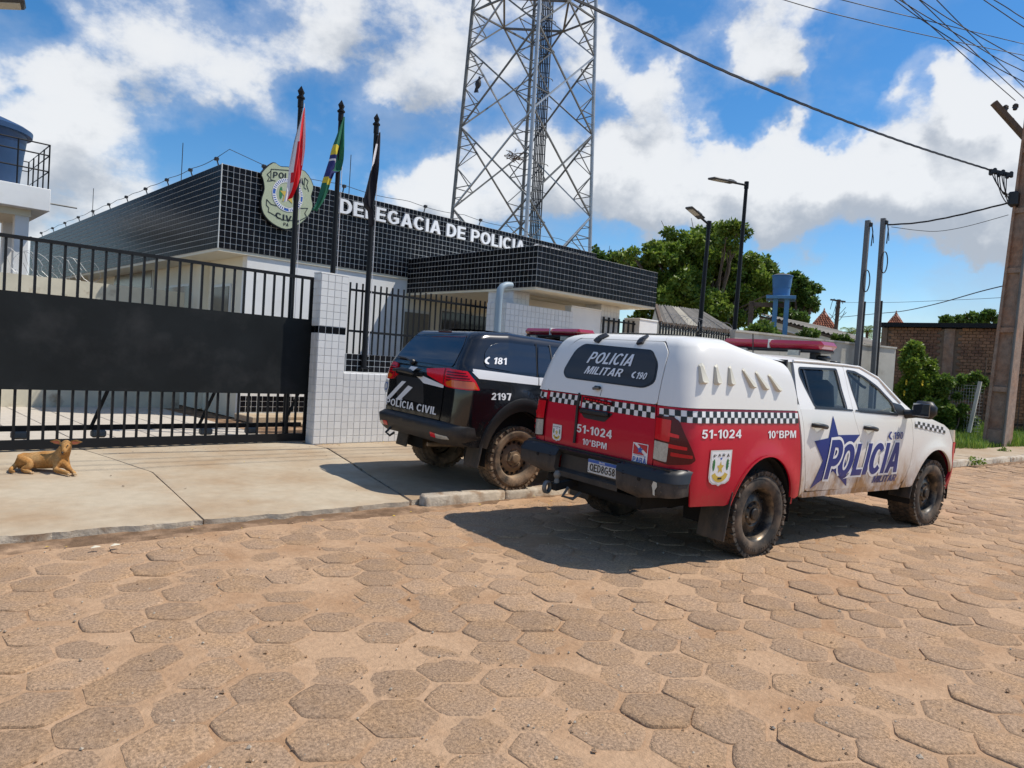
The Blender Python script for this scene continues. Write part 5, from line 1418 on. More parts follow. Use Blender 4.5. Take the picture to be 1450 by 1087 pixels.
# ------------------------------------------------------------------ vegetation
def leaves_mesh(name, centres, radii, n, size, m, parent, rng, squash=.8, shell=.55, kind=None, up=.35):
    """n leaf-sized folded blades spread through ellipsoidal clumps"""
    centres = np.array(centres, float); radii = np.array(radii, float)
    w = radii**2; w /= w.sum(); ci = rng.choice(len(centres), n, p=w)
    d = rng.normal(size=(n, 3)); d /= np.linalg.norm(d, axis=1)[:, None]
    rr = radii[ci]*(shell+(1-shell)*rng.random(n)**.6)*np.where(rng.random(n) < .07, 1.22, 1.0)
    p = centres[ci]+d*rr[:, None]*np.array([1, 1, squash])
    ax = rng.normal(size=(n, 3))*.8+d*.6+np.array([0, 0, -.25]); ax /= np.linalg.norm(ax, axis=1)[:, None]
    nn = rng.normal(size=(n, 3))*.7+np.array([0, 0, up])+d*.5; s = np.cross(ax, nn); s /= (np.linalg.norm(s, axis=1)[:, None]+1e-9)
    L = size*(.6+.8*rng.random(n))[:, None]; W = L*.30
    nrm = np.cross(s, ax)
    v0 = p; v1 = p+ax*L*.5+s*W-nrm*L*.06; v2 = p+ax*L; v3 = p+ax*L*.5-s*W-nrm*L*.06
    V = np.stack([v0, v1, v2, v3], 1).reshape(-1, 3)
    me = bpy.data.meshes.new(name); me.vertices.add(4*n); me.vertices.foreach_set('co', V.ravel())
    idx = np.arange(n)*4; F = np.stack([idx, idx+1, idx+2, idx, idx+2, idx+3], 1).reshape(-1)
    me.loops.add(6*n); me.loops.foreach_set('vertex_index', F.astype(np.int32)); me.polygons.add(2*n)
    me.polygons.foreach_set('loop_start', np.arange(2*n, dtype=np.int32)*3); me.polygons.foreach_set('loop_total', np.full(2*n, 3, dtype=np.int32))
    me.materials.append(m); me.update(calc_edges=True)
    o = bpy.data.objects.new(name, me); link(o, parent)
    if kind: o['kind'] = kind
    return o
def limb(b, a, c, r0, r1, m, rng, n=6, wob=.12):
    a = Vector(a); c = Vector(c); pts = []; L = (c-a).length
    for i in range(n+1):
        t = i/n; q = a.lerp(c, t); k = math.sin(pi*t)*wob*L*.5
        pts.append(q+Vector((rng.normal()*k*.3, rng.normal()*k*.3, rng.normal()*k*.12)))
    b.tube(pts, [r0+(r1-r0)*i/n for i in range(n+1)], m, 8)
def tree(label, base, clumps, nleaf, size, m, trunk_r, group=None, seed=1, split=.35, name='leafy_tree'):
    """clumps: (centre, radius)"""
    rng = np.random.default_rng(seed)
    t = thing(name, label, 'tree', base, group=group)
    base = Vector(base); cs = [Vector(c) for c, r in clumps]; rs = [r for c, r in clumps]
    mid = sum(cs, Vector())/len(cs); low = min(c.z-r*.6 for c, r in zip(cs, rs))
    fork = Vector((base.x+(mid.x-base.x)*.3, base.y+(mid.y-base.y)*.3, base.z+(mid.z-base.z)*split))
    b = MB(); limb(b, base, fork, trunk_r, trunk_r*.75, M['bark'], rng); b.build('trunk', t, smooth=60)
    for c, r in zip(cs, rs):
        b = MB(); limb(b, fork, c+Vector((0, 0, -r*.1)), trunk_r*.45, trunk_r*.10, M['bark'], rng, 7)
        for k in range(3):
            e = c+Vector(tuple(rng.normal(size=3)*r*.6)); limb(b, fork.lerp(c, .6), e, trunk_r*.16, .012, M['bark'], rng, 5)
        b.build('limb', t, smooth=60)
    # each clump is itself a set of small tufts, so light and dark patches show
    C2 = []; R2 = []
    for c, r in zip(cs, rs):
        k = max(6, int(22*r))
        for i in range(k):
            d = rng.normal(size=3); d /= np.linalg.norm(d); C2.append(np.array(c)+d*r*np.array([1, 1, .8])*(.45+.5*rng.random())); R2.append(r*(.16+.20*rng.random()))
    leaves_mesh('crown', C2, R2, nleaf, size, m, t, rng, squash=.7)
    return t
def pxclumps(lst, D, spread=1.0, seed=0):
    rng = random.Random(seed); out = []
    for (px, py, pr, *dd) in lst:
        d = D+(dd[0] if dd else rng.uniform(-1.2, 1.2)*spread); out.append((atD(px, py, d), pr*d/FPX))
    return out
BTD = 34.0
big = [(935, 372, 36), (905, 395, 30), (960, 350, 32), (985, 368, 38), (1010, 355, 34), (1030, 335, 24), (1045, 325, 16), (1000, 332, 24), (975, 405, 40), (930, 415, 34), (1020, 400, 42), (1055, 395, 38), (1078, 380, 22), (1085, 405, 20),
       (960, 440, 34), (1000, 440, 36), (1040, 440, 36), (1070, 430, 26), (915, 445, 26), (1005, 465, 22), (880, 372, 18), (895, 360, 14), (1060, 370, 20), (1030, 365, 26)]
tree('tall spreading bright green tree behind the street lamps', atD(1000, 530, BTD)*1 and Vector((atD(1000, 530, BTD).x, atD(1000, 530, BTD).y, 0)), pxclumps(big, BTD, 1.6, 3), 88000, .185, M['leaf'], .32, seed=4)
D2 = 46.0; bb_ = atD(1125, 530, D2)
tree('darker open crowned tree behind the blue water tank', (bb_.x, bb_.y, 0), pxclumps([(1110, 400, 18), (1130, 395, 16), (1140, 412, 18), (1122, 425, 20), (1145, 432, 14), (1105, 432, 18), (1128, 450, 16), (1152, 428, 9)], D2, 1.2, 5), 15000, .22, M['leafd'], .22, seed=6)
D3 = 40.0; bb_ = atD(855, 500, D3)
tree('low dark trees showing just above the porch roof', (bb_.x, bb_.y, 0), pxclumps([(845, 362, 14), (862, 368, 16), (838, 372, 16), (880, 375, 20), (850, 385, 26), (820, 380, 22)], D3, .8, 7), 12000, .20, M['leafd'], .2, seed=8)
D4 = 60.0
for i, (cl, lab) in enumerate((([(1385, 450, 12), (1400, 447, 10), (1372, 452, 9)], 'distant tree crown above the brick wall left of the concrete pole'), ([(1420, 452, 12), (1440, 450, 14), (1455, 452, 14)], 'distant tree crown above the brick wall right of the concrete pole'), ([(1340, 455, 8), (1352, 455, 9), (1362, 455, 8)], 'low distant bush above the middle of the brick wall'))):
    q = atD(cl[0][0], 540, D4); tree(lab, (q.x, q.y, -.2), pxclumps(cl, D4, .6, 9+i), 2600, .30, M['leafd'], .16, group='distant trees over the brick wall', seed=20+i)
def palm(label, top, D, n, L, seed, group=None):
    rng = np.random.default_rng(seed); p = atD(*top, D)
    t = thing('palm_tree', label, 'palm', (p.x, p.y, 0), group=group)
    b = MB(); b.tube([(p.x, p.y, 0), (p.x+.1, p.y, p.z*.5), tuple(p)], [.16, .12, .10], M['bark'], 8); b.build('trunk', t, smooth=60)
    for k in range(n):
        a = 2*pi*k/n+rng.normal()*.2; e = rng.uniform(.2, 1.1); d = Vector((math.cos(a), math.sin(a), 0)); b = MB(); pts = []
        for i in range(8):
            s = i/7; pts.append(p+d*L*s*math.cos(e*.8)+Vector((0, 0, L*(s*math.sin(e)-.75*s*s))))
        b.tube(pts, [.02*(1-.8*i/7) for i in range(8)], M['leafl'], 5)
        for i in range(1, 8):
            for f in (0, .5):
                q = pts[i-1].lerp(pts[i], f) if i < 8 else pts[i]; tg = (pts[i]-pts[i-1]).normalized(); s = tg.cross(Vector((0, 0, 1))).normalized(); ll = L*.34*(1-.5*abs(i/7-.4))
                for sg in (-1, 1):
                    e_ = q+(s*sg*.8+tg*.6+Vector((0, 0, -.25)))*ll; w = tg*.035
                    b.add([q-w, q+w, e_], [(0, 1, 2)], M['leaf'])
        b.build('frond', t)
palm('palm crown peeping over the parapet beside the black flag', (524, 296), 30.0, 11, 1.3, 3)
palm('small palm between the tiled roof and the grey service poles', (1205, 472), 55.0, 10, 1.7, 5, 'distant palms')
palm('small palm just left of the brick building', (1228, 470), 50.0, 10, 1.7, 6, 'distant palms')

# ------------------------------------------------------------------ houses and things in the distance
def corr_roof(parent, e0, e1, r0, r1, n, m, name='roof_sheet'):
    """corrugated sheets between an eave line and a ridge line, one object per sheet"""
    e0, e1, r0, r1 = map(Vector, (e0, e1, r0, r1)); nr = ((e1-e0).cross(r0-e0)).normalized()
    if nr.z < 0: nr = -nr
    for i in range(n):
        a = e0.lerp(e1, i/n); c = e0.lerp(e1, (i+1)/n+.004); ra_ = r0.lerp(r1, i/n); rc = r0.lerp(r1, (i+1)/n+.004)
        k = 12; vs = []
        for j in range(k+1):
            h = .035*math.sin(j/k*2*pi*3)+.012*(i % 2); p = a.lerp(c, j/k)+nr*h; q = ra_.lerp(rc, j/k)+nr*h; vs += [p, q, p-nr*.012, q-nr*.012]
        fs = []
        for j in range(k):
            s = j*4; fs += [(s, s+4, s+5, s+1), (s+2, s+3, s+7, s+6), (s, s+2, s+6, s+4)]
        b = MB(); b.add(vs, fs, m); b.build(name, parent, smooth=60)
HD = 24.0
R0 = atD(929, 431, HD+2.5); R1 = atD(992, 439, HD+5.5); E1 = atD(1041, 468, HD+3.0); E0 = atD(936, 456, HD)
L0 = atD(905, 440, HD+2.2)
t = thing('fibre_roof_house', 'low house with a grey corrugated fibre cement roof behind the black fence', 'house', (E0.x, E0.y, 0))
corr_roof(t, E0, E1, R0, R1, 6, M['fibro'])
for ch in [o for o in t.children][2:3]:
    ch.data.materials.clear(); ch.data.materials.append(mat('fibre_cement_pale', (.46, .42, .34), .95, var=.15, vscale=3))
back0 = R0+(R0-E0)*1.0; back0.z = E0.z; back1 = R1+(R1-E1)*1.0; back1.z = E1.z
corr_roof(t, back0, back1, R0, R1, 6, M['fibro'])
b = MB(); g0 = Vector((E0.x, E0.y, 0))
b.add([(E0.x, E0.y, -.2), (back0.x, back0.y, -.2), (back0.x, back0.y, back0.z-.05), (R0.x, R0.y, R0.z-.06), (E0.x, E0.y, E0.z-.05), (E1.x, E1.y, -.2), (E1.x, E1.y, E1.z-.05), (back1.x, back1.y, -.2), (back1.x, back1.y, back1.z-.05), (R1.x, R1.y, R1.z-.06)], [(0, 4, 3, 2, 1), (0, 5, 6, 4), (5, 7, 8, 9, 6), (1, 2, 8, 7)], M['cream'])
b.build('wall', t)
b = MB(); b.bar(E0+Vector((0, 0, -.04)), R0+Vector((0, 0, -.05)), .10, .16, M['wood']); b.build('barge_board', t)
b = MB(); b.bar(E0+Vector((0, 0, -.05)), E1+Vector((0, 0, -.05)), .08, .12, M['wood']); b.build('fascia', t)
# long house with shallow roof right of the blue tank
D5 = 30.0
a0 = atD(1076, 444, D5+4); a1 = atD(1236, 490, D5-1); c0 = atD(1120, 440, D5+9); c1 = atD(1250, 480, D5+6)
t = thing('long_house', 'long beige house with a shallow brown edged roof behind the boundary wall', 'house', (a0.x, a0.y, 0))
up_ = Vector((0, 0, .0))
bk = (Vector((a1.y-a0.y, -(a1.x-a0.x), 0)).normalized()); 
if bk.dot(Vector((a0.x, a0.y, 0))) < 0: bk = -bk
c0 = a0+bk*5+Vector((0, 0, -.25)); c1 = a1+bk*5+Vector((0, 0, -.25))
corr_roof(t, a0, a1, c0, c1, 9, M['fibro'])
b = MB(); b.bar(a0+Vector((0, 0, -.12)), a1+Vector((0, 0, -.12)), .10, .10, M['wood']); b.bar(a0+Vector((0, 0, -.28)), a1+Vector((0, 0, -.28)), .06, .22, M['cream']); b.bar(a0+Vector((0, 0, -.42)), a1+Vector((0, 0, -.42)), .08, .07, M['white']); b.build('fascia', t)
b = MB(); f0 = a0+bk*.4; f1_ = a1+bk*.4
b.add([(f0.x, f0.y, -.2), (f1_.x, f1_.y, -.2), (f1_.x, f1_.y, a1.z-.1), (f0.x, f0.y, a0.z-.1)], [(0, 1, 2, 3)], M['oldwall'])
q0 = a0+bk*4.8; q1 = a1+bk*4.8; b.add([(q0.x, q0.y, -.2), (q1.x, q1.y, -.2), (q1.x, q1.y, a1.z-.3), (q0.x, q0.y, a0.z-.3)], [(3, 2, 1, 0)], M['oldwall'])
b.add([(f0.x, f0.y, -.2), (q0.x, q0.y, -.2), (q0.x, q0.y, a0.z-.3), (f0.x, f0.y, a0.z-.1)], [(3, 2, 1, 0)], M['oldwall']); b.add([(f1_.x, f1_.y, -.2), (q1.x, q1.y, -.2), (q1.x, q1.y, a1.z-.3), (f1_.x, f1_.y, a1.z-.1)], [(0, 1, 2, 3)], M['oldwall'])
b.build('wall', t)
# bushes along the wall top, climbing over from the garden
for i, (px, py, pr, D, lab) in enumerate(((1080, 468, 14, 22, 'bright green bush over the wall right of the taller lamp'), (1142, 474, 9, 24, 'small weed tuft growing on the boundary wall by the light bar'), (1190, 480, 7, 26, 'sparse weed left of the grey service poles'))):
    p = atD(px, py, D); rr = pr*D/FPX
    t = thing('bush', lab, 'bush', (p.x, p.y, 0), group='bushes over the boundary wall'); rng = np.random.default_rng(40+i)
    cs = [np.array(p)+rng.normal(size=3)*rr*.6*np.array([1.3, 1.3, .6]) for k in range(7)]
    b = MB()
    for k in range(5): limb(b, (p.x+rng.normal()*.2, p.y+rng.normal()*.2, .1), cs[k], .03, .008, M['bark'], rng)
    b.build('stem', t); leaves_mesh('foliage', cs, [rr*.6]*7, 2200 if i == 0 else 700, .13, M['leafl'], t, rng)
# blue tank on a blue frame
D6 = 27.0; p = atD(1106, 420, D6); pt = atD(1106, 390, D6)
t = thing('tank_stand', 'blue painted concrete stand of two columns and a slab holding the tank', 'water tower', (p.x, p.y, 0))
u = Vector((p.y, -p.x, 0)).normalized(); v = Vector((-u.y, u.x, 0)); R = Matrix((u, v, Vector((0, 0, 1)))).transposed()
b = MB(); b.box(p+Vector((0, 0, -.06)), (1.05, 1.05, .12), M['frameblue'], R, bev=.01); b.build('slab', t)
for sx in (-.18, .22):
    for sy in (-.3, .3): b = MB(); q = p+u*sx+v*sy; b.box((q.x, q.y, (p.z-.12)/2), (.17, .17, p.z-.12), M['frameblue'], R); b.build('column', t)
b = MB(); b.bar(p+u*-1.1+Vector((0, 0, -.32)), p+u*.3+Vector((0, 0, -.32)), .18, .16, M['wood']); b.build('beam', t)
b = MB(); q = p+u*-1.05; b.box((q.x, q.y, (p.z-.2)/2), (.18, .18, p.z-.2), M['wood'], R); b.build('column', t)
k = thing('water_tank', 'small blue water tank tapering down on the blue stand', 'water tank', (p.x, p.y, p.z)); h = pt.z-p.z; r = 14*D6/FPX
b = MB(); b.lathe([(0, .003), (r*.80, .003), (r*.84, h*.4), (r*.87, h*.42), (r*.96, h*.94), (r*1.03, h*.95), (r*1.03, h*.99), (r*.9, h*.99)], p, (0, 0, 1), M['tankblue'], 32); b.build('tank_body', k, smooth=30)
b = MB(); b.lathe([(r*1.02, h*.995), (r*.7, h*1.05), (0, h*1.07)], p, (0, 0, 1), M['fibro'], 32); b.build('lid', k, smooth=30)
# pyramid roofs of clay tile
def kiosk(label, top, D, halfpx, basepy):
    p = atD(*top, D); zb = atD(top[0], basepy, D).z; hw = halfpx*D/FPX
    t = thing('tiled_kiosk', label, 'kiosk', (p.x, p.y, 0), group='kiosks with pyramid tile roofs')
    b = MB(); b.box((p.x, p.y, zb/2-.05), (hw*1.5, hw*1.5, zb), M['cream']); b.build('wall', t)
    u = Vector((p.y, -p.x, 0)).normalized(); v = Vector((-u.y, u.x, 0))
    cs = [Vector((p.x, p.y, zb))+u*a*hw+v*c*hw for a, c in ((-1, -1), (1, -1), (1, 1), (-1, 1))]
    b = MB(); b.add(cs+[p], [(0, 1, 4), (1, 2, 4), (2, 3, 4), (3, 0, 4), (3, 2, 1, 0)], M['rooftile']); ro = b.build('roof', t); PM[ro.name] = {'mw': Matrix()}
    tm = MB()
    for f in range(4):
        a = cs[f]; c = cs[(f+1) % 4]; nr = (c-a).cross(p-a).normalized(); ns = 9
        for j in range(ns):
            s0 = j/ns; s1 = (j+1.15)/ns; l0 = a.lerp(p, s0); l1 = c.lerp(p, s0); m0 = a.lerp(p, min(s1, 1)); m1 = c.lerp(p, min(s1, 1)); nc = max(1, int((ns-j)*1.3))
            for i in range(nc):
                q0, q1 = l0.lerp(l1, i/nc), l0.lerp(l1, (i+.9)/nc); q3, q2 = m0.lerp(m1, i/nc), m0.lerp(m1, (i+.9)/nc); mid0 = (q0+q1)/2+nr*.12; mid1 = (q3+q2)/2+nr*.07
                tm.add([q0+nr*.05, mid0, q1+nr*.05, q2+nr*.02, mid1, q3+nr*.02], [(0, 1, 4, 5), (1, 2, 3, 4)], M['rooftile'])
    tm.build('roof_tile', t, kind='stuff')
    b = MB(); b.lathe([(.10, -.1), (.12, .05), (.05, .12), (.07, .2), (0, .32)], p, (0, 0, 1), M['rooftile'], 8); b.build('finial', t)
kiosk('larger clay tiled pyramid roof beyond the long house', (1167, 441), 58, 18, 468)
kiosk('smaller clay tiled pyramid roof peeping over the brick building', (1269, 444), 66, 15, 468)
p = atD(1188, 424, 50); q = atD(1183, 470, 50)
t = thing('wooden_pole', 'distant leaning wooden pole carrying tangled wires beside the tiled roof', 'pole', (q.x, q.y, 0))
b = MB(); b.tube([(q.x-(p.x-q.x)*.8, q.y, 0), tuple(q), tuple(p)], [.17, .15, .13], M['wood'], 8); b.build('post', t, smooth=50)
b = MB(); b.bar(atD(1176, 424, 50), atD(1197, 427, 50), .1, .1, M['wood']); b.build('cross_arm', t)
b = MB(); rng = random.Random(8)
for i in range(12):
    a = atD(1185+rng.uniform(-3, 3), 426+rng.uniform(0, 30), 49.8); c = atD(1168+rng.uniform(-2, 34), 434+rng.uniform(-6, 18), 49.8); m_ = (a+c)/2+Vector((0, 0, rng.uniform(-.6, 1.0)))
    b.tube([a*(1-s)**2+m_*2*s*(1-s)+c*s*s for s in np.linspace(0, 1, 8)], .018, M['rope'], 4)
b.build('service_wires', t)

# brick building on the right
BD0 = 28.0; B0 = atD(1250, 457, BD0); B1 = atD(1475, 458, BD0*.885)
u = Vector((B1.x-B0.x, B1.y-B0.y, 0)); bl = u.length; u.normalize(); v = Vector((-u.y, u.x, 0))
if v.dot(Vector((B0.x, B0.y, 0))) < 0: v = -v
BZ = B0.z
t = thing('brick_building', 'unplastered brown brick building with a black rim and concrete post', 'building', (B0.x, B0.y, 0))
Rb = Matrix((u, v, Vector((0, 0, 1)))).transposed()
def bbox(c, sz, m, nm):
    b = MB(); b.box(Vector((B0.x, B0.y, 0))+u*c[0]+v*c[1]+Vector((0, 0, c[2])), sz, m, Rb); return b.build(nm, t)
bbox((bl/2, 2.5, BZ/2-.1), (bl-.02, 4.96, BZ-.2), M['mortar'], 'wall')
bbox((bl/2, 2.4, BZ-.08), (bl+.2, 5.3, .16), M['blackmetal'], 'roof_rim')
pst = (B0-B0)
px_ = 0
for cxp in (1343,):
    d = ray(cxp, 500); nrm = v; tt = (Vector((B0.x, B0.y, 0))-CAMP).dot(nrm)/d.dot(nrm); pp_ = CAMP+d*tt; px_ = (pp_-B0).dot(u)
bbox((px_, -.03, BZ/2-.1), (.34, .10, BZ-.2), M['concpole'], 'post'); bbox((.10, -.03, BZ/2-.1), (.2, .10, BZ-.2), M['mortar'], 'post')
bw, bh = .225, .115; bm_ = MB(); bm_.box((0, 0, 0), (bw-.018, .05, bh-.016), M['brick'], bev=.005)
bme = bpy.data.meshes.new('brick'); bme.from_pydata(bm_.v, [], bm_.f); bme.materials.append(M['brick']); rngb = random.Random(6); cells = []
for j in range(int((BZ-.2)/bh)):
    for i in range(int(bl/bw)):
        x = (i+.5+.5*(j % 2))*bw; z = BZ-.17-(j+.5)*bh
        if x < .25 or abs(x-px_) < .30 or x > bl-.1: continue
        P_ = Vector((B0.x, B0.y, 0))+u*x+Vector((0, 0, z)); q = proj(P_); cells.append((q[1], P_))
cells.sort(key=lambda c: c[0]); bf = MB()
for k, (yy, P_) in enumerate(cells):
    Mx = Matrix.Translation(P_-v*(.006+rngb.uniform(0, .012))) @ Rb.to_4x4() @ Matrix.Rotation(rngb.uniform(-.02, .02), 4, 'Y')
    if k < 300:
        o = bpy.data.objects.new('brick', bme); C.objects.link(o); o.parent = t; o.matrix_parent_inverse = PM[t.name]['mw'].inverted(); o.matrix_basis = Mx
    else: bf.add([Mx @ Vector(w) for w in bm_.v], bm_.f, M['brick'])
if bf.v: bf.build('brick_field', t, kind='stuff')

# creeper on a post and the overgrown wire fence
CD = 22.5
def creeper(label, pts, D, n, seed, m, size=.12, yellow=False, name='creeper'):
    rng = np.random.default_rng(seed); cs = []; rs = []
    for (px, py, pr) in pts:
        c = np.array(atD(px, py, D)); r = pr*D/FPX
        for k in range(5): cs.append(c+rng.normal(size=3)*r*.45); rs.append(r*(.35+.3*rng.random()))
    base = atD(pts[-1][0], 600, D); t = thing(name, label, 'creeper', (base.x, base.y, .1))
    b = MB()
    for k in range(6): limb(b, (base.x+rng.normal()*.3, base.y+rng.normal()*.2, .05), cs[rng.integers(len(cs))], .025, .01, M['bark'], rng)
    b.build('stem', t); leaves_mesh('foliage', cs, rs, n, size, m, t, rng, shell=.25)
    if yellow:
        b = MB()
        for (px, py) in ((1282, 541), (1305, 542), (1279, 556)):
            p = atD(px, py, D-.5)
            for k in range(5): a = k*1.257; b.add([p, p+Vector((.10*math.cos(a), -.03, .10*math.sin(a))), p+Vector((.10*math.cos(a+.9), -.03, .10*math.sin(a+.9)))], [(0, 1, 2)], M['yflower'])
        b.build('flower', t)
creeper('tall dense column of dark creeper with yellow flowers by the wall end', [(1290, 497, 16), (1300, 510, 16), (1284, 516, 18), (1300, 540, 22), (1282, 548, 20), (1308, 560, 24), (1285, 575, 22), (1320, 530, 14), (1320, 575, 22), (1300, 598, 22), (1275, 600, 18), (1325, 605, 18)], CD, 34000, 50, M['leaf'], size=.13, yellow=True)
fa = atD(1322, 592, CD+.4); fb = atD(1372, 592, CD-1.2); 
creeper('pale creeper trailing along the top of the sagging wire fence', [(1335, 538, 12), (1350, 536, 10), (1365, 538, 10), (1380, 543, 9), (1392, 540, 6), (1340, 556, 13), (1358, 560, 9), (1372, 556, 6), (1340, 580, 14), (1356, 585, 10), (1362, 598, 12), (1335, 600, 16), (1378, 600, 8), (1350, 608, 12)], CD-.4, 15000, 51, M['leafl'], size=.105)
t = thing('wire_fence', 'sagging square mesh wire fence with a slanting pale post', 'fence', (fa.x, fa.y, .1))
pa = atD(1326, 610, CD); pb = atD(1388, 606, CD-.9); za = atD(1330, 540, CD).z; u_ = (pb-pa); u_.z = 0; L_ = u_.length; u_.normalize()
b = MB()
for i in range(int(L_/.075)+1):
    q = Vector((pa.x, pa.y, .1))+u_*i*.075; b.tube([q, q+Vector((0, 0, za-.2))], .0045, M['galv'], 4, False)
for j in range(16): 
    z = .2+j*.1; b.tube([Vector((pa.x, pa.y, z)), Vector((pa.x, pa.y, z))+u_*L_], .0045, M['galv'], 4, False)
b.build('wire_mesh', t)
b = MB(); b.bar(atD(1372, 612, CD-1), atD(1388, 540, CD-1), .09, .09, M['oldwall']); b.build('post', t)
b = MB(); b.bar(Vector((pa.x, pa.y, 0)), Vector((pa.x, pa.y, za)), .09, .09, M['wood']); b.build('post', t)
# dark gate leaf and pipe right of the concrete pole
p = atD(1440, 560, 24); q = atD(1440, 610, 24); t = thing('plank_fence', 'dark weathered plank fence to the right of the concrete pole', 'fence', (q.x, q.y, .1))
uu = Vector((q.y, -q.x, 0)).normalized(); zt = atD(1440, 508, 24).z
for i in range(12):
    c = q+uu*(i-6)*.17; b = MB(); b.bar(Vector((c.x, c.y, .05)), Vector((c.x, c.y, zt-.06*(i % 3))), .155, .03, M['wood'], up=uu); b.build('plank', t)
for zz in (.5, zt*.8): b = MB(); vv_ = Vector((-uu.y, uu.x, 0)); b.bar(Vector((q.x, q.y, zz))-uu*1.1+vv_*.05, Vector((q.x, q.y, zz))+uu*1.0+vv_*.05, .05, .08, M['wood']); b.build('rail', t)
# verge of grass
def verge_ok(x, y):
    k = kerbY(x); return (y > k+1.25+.25*nz(x, y, .8, 3) if x > 18.2 else y > k+3.0) and x > 17.4
lawn = grid_mesh('verge', 17, 42, 0, 12, .5, .5, lambda x, y: .10+.05*nz(x, y, .4, 2), M['earth'], keep=lambda x, y: y > kerbY(x)+1.2)
rng = np.random.default_rng(12); X = []; 
n = 60000; xs_ = rng.uniform(17.2, 31, n); ys_ = rng.uniform(1.5, 9.8, n); V = []; F = []
kk = 0
for x, y in zip(xs_, ys_):
    if not verge_ok(x, y): continue
    z = .09+.05*nz(x, y, .4, 2); tall = .15+.34*max(0, nz(x, y, .7, 15)+.25); h = tall*rng.uniform(.6, 1.3); a = rng.uniform(0, 6.28); ln = rng.uniform(.1, .5)*h; w = .012
    cx_, sy_ = math.cos(a), math.sin(a); V += [(x-sy_*w, y+cx_*w, z), (x+sy_*w, y-cx_*w, z), (x+cx_*ln*.4+sy_*w*.7, y+sy_*ln*.4-cx_*w*.7, z+h*.6), (x+cx_*ln*.4-sy_*w*.7, y+sy_*ln*.4+cx_*w*.7, z+h*.6), (x+cx_*ln, y+sy_*ln, z+h)]
    F += [(kk, kk+1, kk+2, kk+3), (kk+3, kk+2, kk+4)]; kk += 5
b = MB(); b.add(V, F, M['grass']); o = b.build('grass', None); tag(o, 'short bright grass along the verge', 'grass', kind='stuff')
# a few weeds at the kerb
for i, (px, py) in enumerate(((1384, 656), (1420, 640))):
    p = atZ(px, py, .1); rng = np.random.default_rng(70+i); t = thing('weed', ('leafy weed growing from the far kerb joint', 'low weed spreading over the far kerb top')[i], 'weed', tuple(p)); b = MB()
    for k in range(4): limb(b, p, p+Vector((rng.normal()*.06, rng.normal()*.06, .09)), .005, .003, M['leafd'], rng, 3)
    b.build('stem', t); leaves_mesh('foliage', [np.array(p)+np.array([rng.normal()*.09, rng.normal()*.05, .05]) for k in range(5)], [.06]*5, 80, .06, M['leaf'], t, rng)
# distant wood line closing the horizon
rng = np.random.default_rng(77); cs = []; rs = []
for k in range(260):
    a = rng.uniform(-.9, 1.75); d = rng.uniform(120, 180); cs.append((d*math.sin(_yaw+a-.4), d*math.cos(_yaw+a-.4), rng.uniform(-1, 2.2))); rs.append(rng.uniform(3, 5.0))
leaves_mesh('treeline', cs, rs, 26000, 1.3, M['leafd'], None, rng, kind='stuff'); tag(bpy.data.objects['treeline'], 'far line of trees closing the horizon', 'trees')

# ------------------------------------------------------------------ small litter
rng = random.Random(31)
for i, (px, py, lab) in enumerate(((135, 776, 'pale scrap of litter in the gutter dirt, left one'), (163, 773, 'pale scrap of litter in the gutter dirt, right one'))):
    p = atZ(px, py, .06); b = MB(); b.add([p+Vector(q_)*.5 for q_ in ((-.06, -.02, .012), (.05, -.03, .02), (.07, .02, .014), (0, .035, .03), (-.05, .02, .01), (0, 0, .034))], [(0, 1, 5), (1, 2, 5), (2, 3, 5), (3, 4, 5), (4, 0, 5)], M['stainwall']); tag(b.build('litter', None), lab, 'litter', 'scraps in the gutter')
b = MB()
for i in range(230):
    x = rng.uniform(-3, 10); k = kerbY(x); yy = rng.choice([FRONT-.05-abs(rng.gauss(0, .09)), k+.0-abs(rng.gauss(0, .25)), GATEY-.12-abs(rng.gauss(0, .12)), rng.uniform(k+.3, FRONT)])
    if yy > FRONT-.02 and x > PXa: yy = FRONT-.06
    z = (walkZ(x, yy)+.004) if yy > k+.2 else bedZ(x, yy)+.012; s = rng.uniform(.005, .013); a = rng.uniform(0, 6.28)
    P_ = [Vector((x+s*math.cos(a+q)*(1.4 if q in (0, pi) else .7), yy+s*math.sin(a+q)*(1.4 if q in (0, pi) else .7), z+rng.uniform(0, .006))) for q in (0, pi/2, pi, 3*pi/2)]
    b.add(P_, [(0, 1, 2, 3)], M['wood'] if rng.random() < .6 else M['yflower'])
o = b.build('leaf_litter', None); tag(o, 'dry leaf bits scattered over the pavement and gutter', 'leaves', kind='stuff')

# ------------------------------------------------------------------ dog
def skin(name, verts, edges, radii, root, m, parent, sub=2, smooth=True):
    me = bpy.data.meshes.new(name); me.from_pydata([tuple(v) for v in verts], edges, []); o = bpy.data.objects.new(name, me); C.objects.link(o)
    md = o.modifiers.new('s', 'SKIN'); md.use_smooth_shade = True; md.branch_smoothing = .6
    for i, r in enumerate(radii):
        rr = r if isinstance(r, tuple) else (r, r); me.skin_vertices[0].data[i].radius = rr; me.skin_vertices[0].data[i].use_root = (i == root)
    ms = o.modifiers.new('u', 'SUBSURF'); ms.levels = sub; ms.render_levels = sub
    dg = bpy.context.evaluated_depsgraph_get(); m2 = bpy.data.meshes.new_from_object(o.evaluated_get(dg)); bpy.data.objects.remove(o)
    m2.name = name; m2.materials.clear(); m2.materials.append(m); m2.polygons.foreach_set('use_smooth', [True]*len(m2.polygons))
    r = bpy.data.objects.new(name, m2); link(r, parent, False); return r
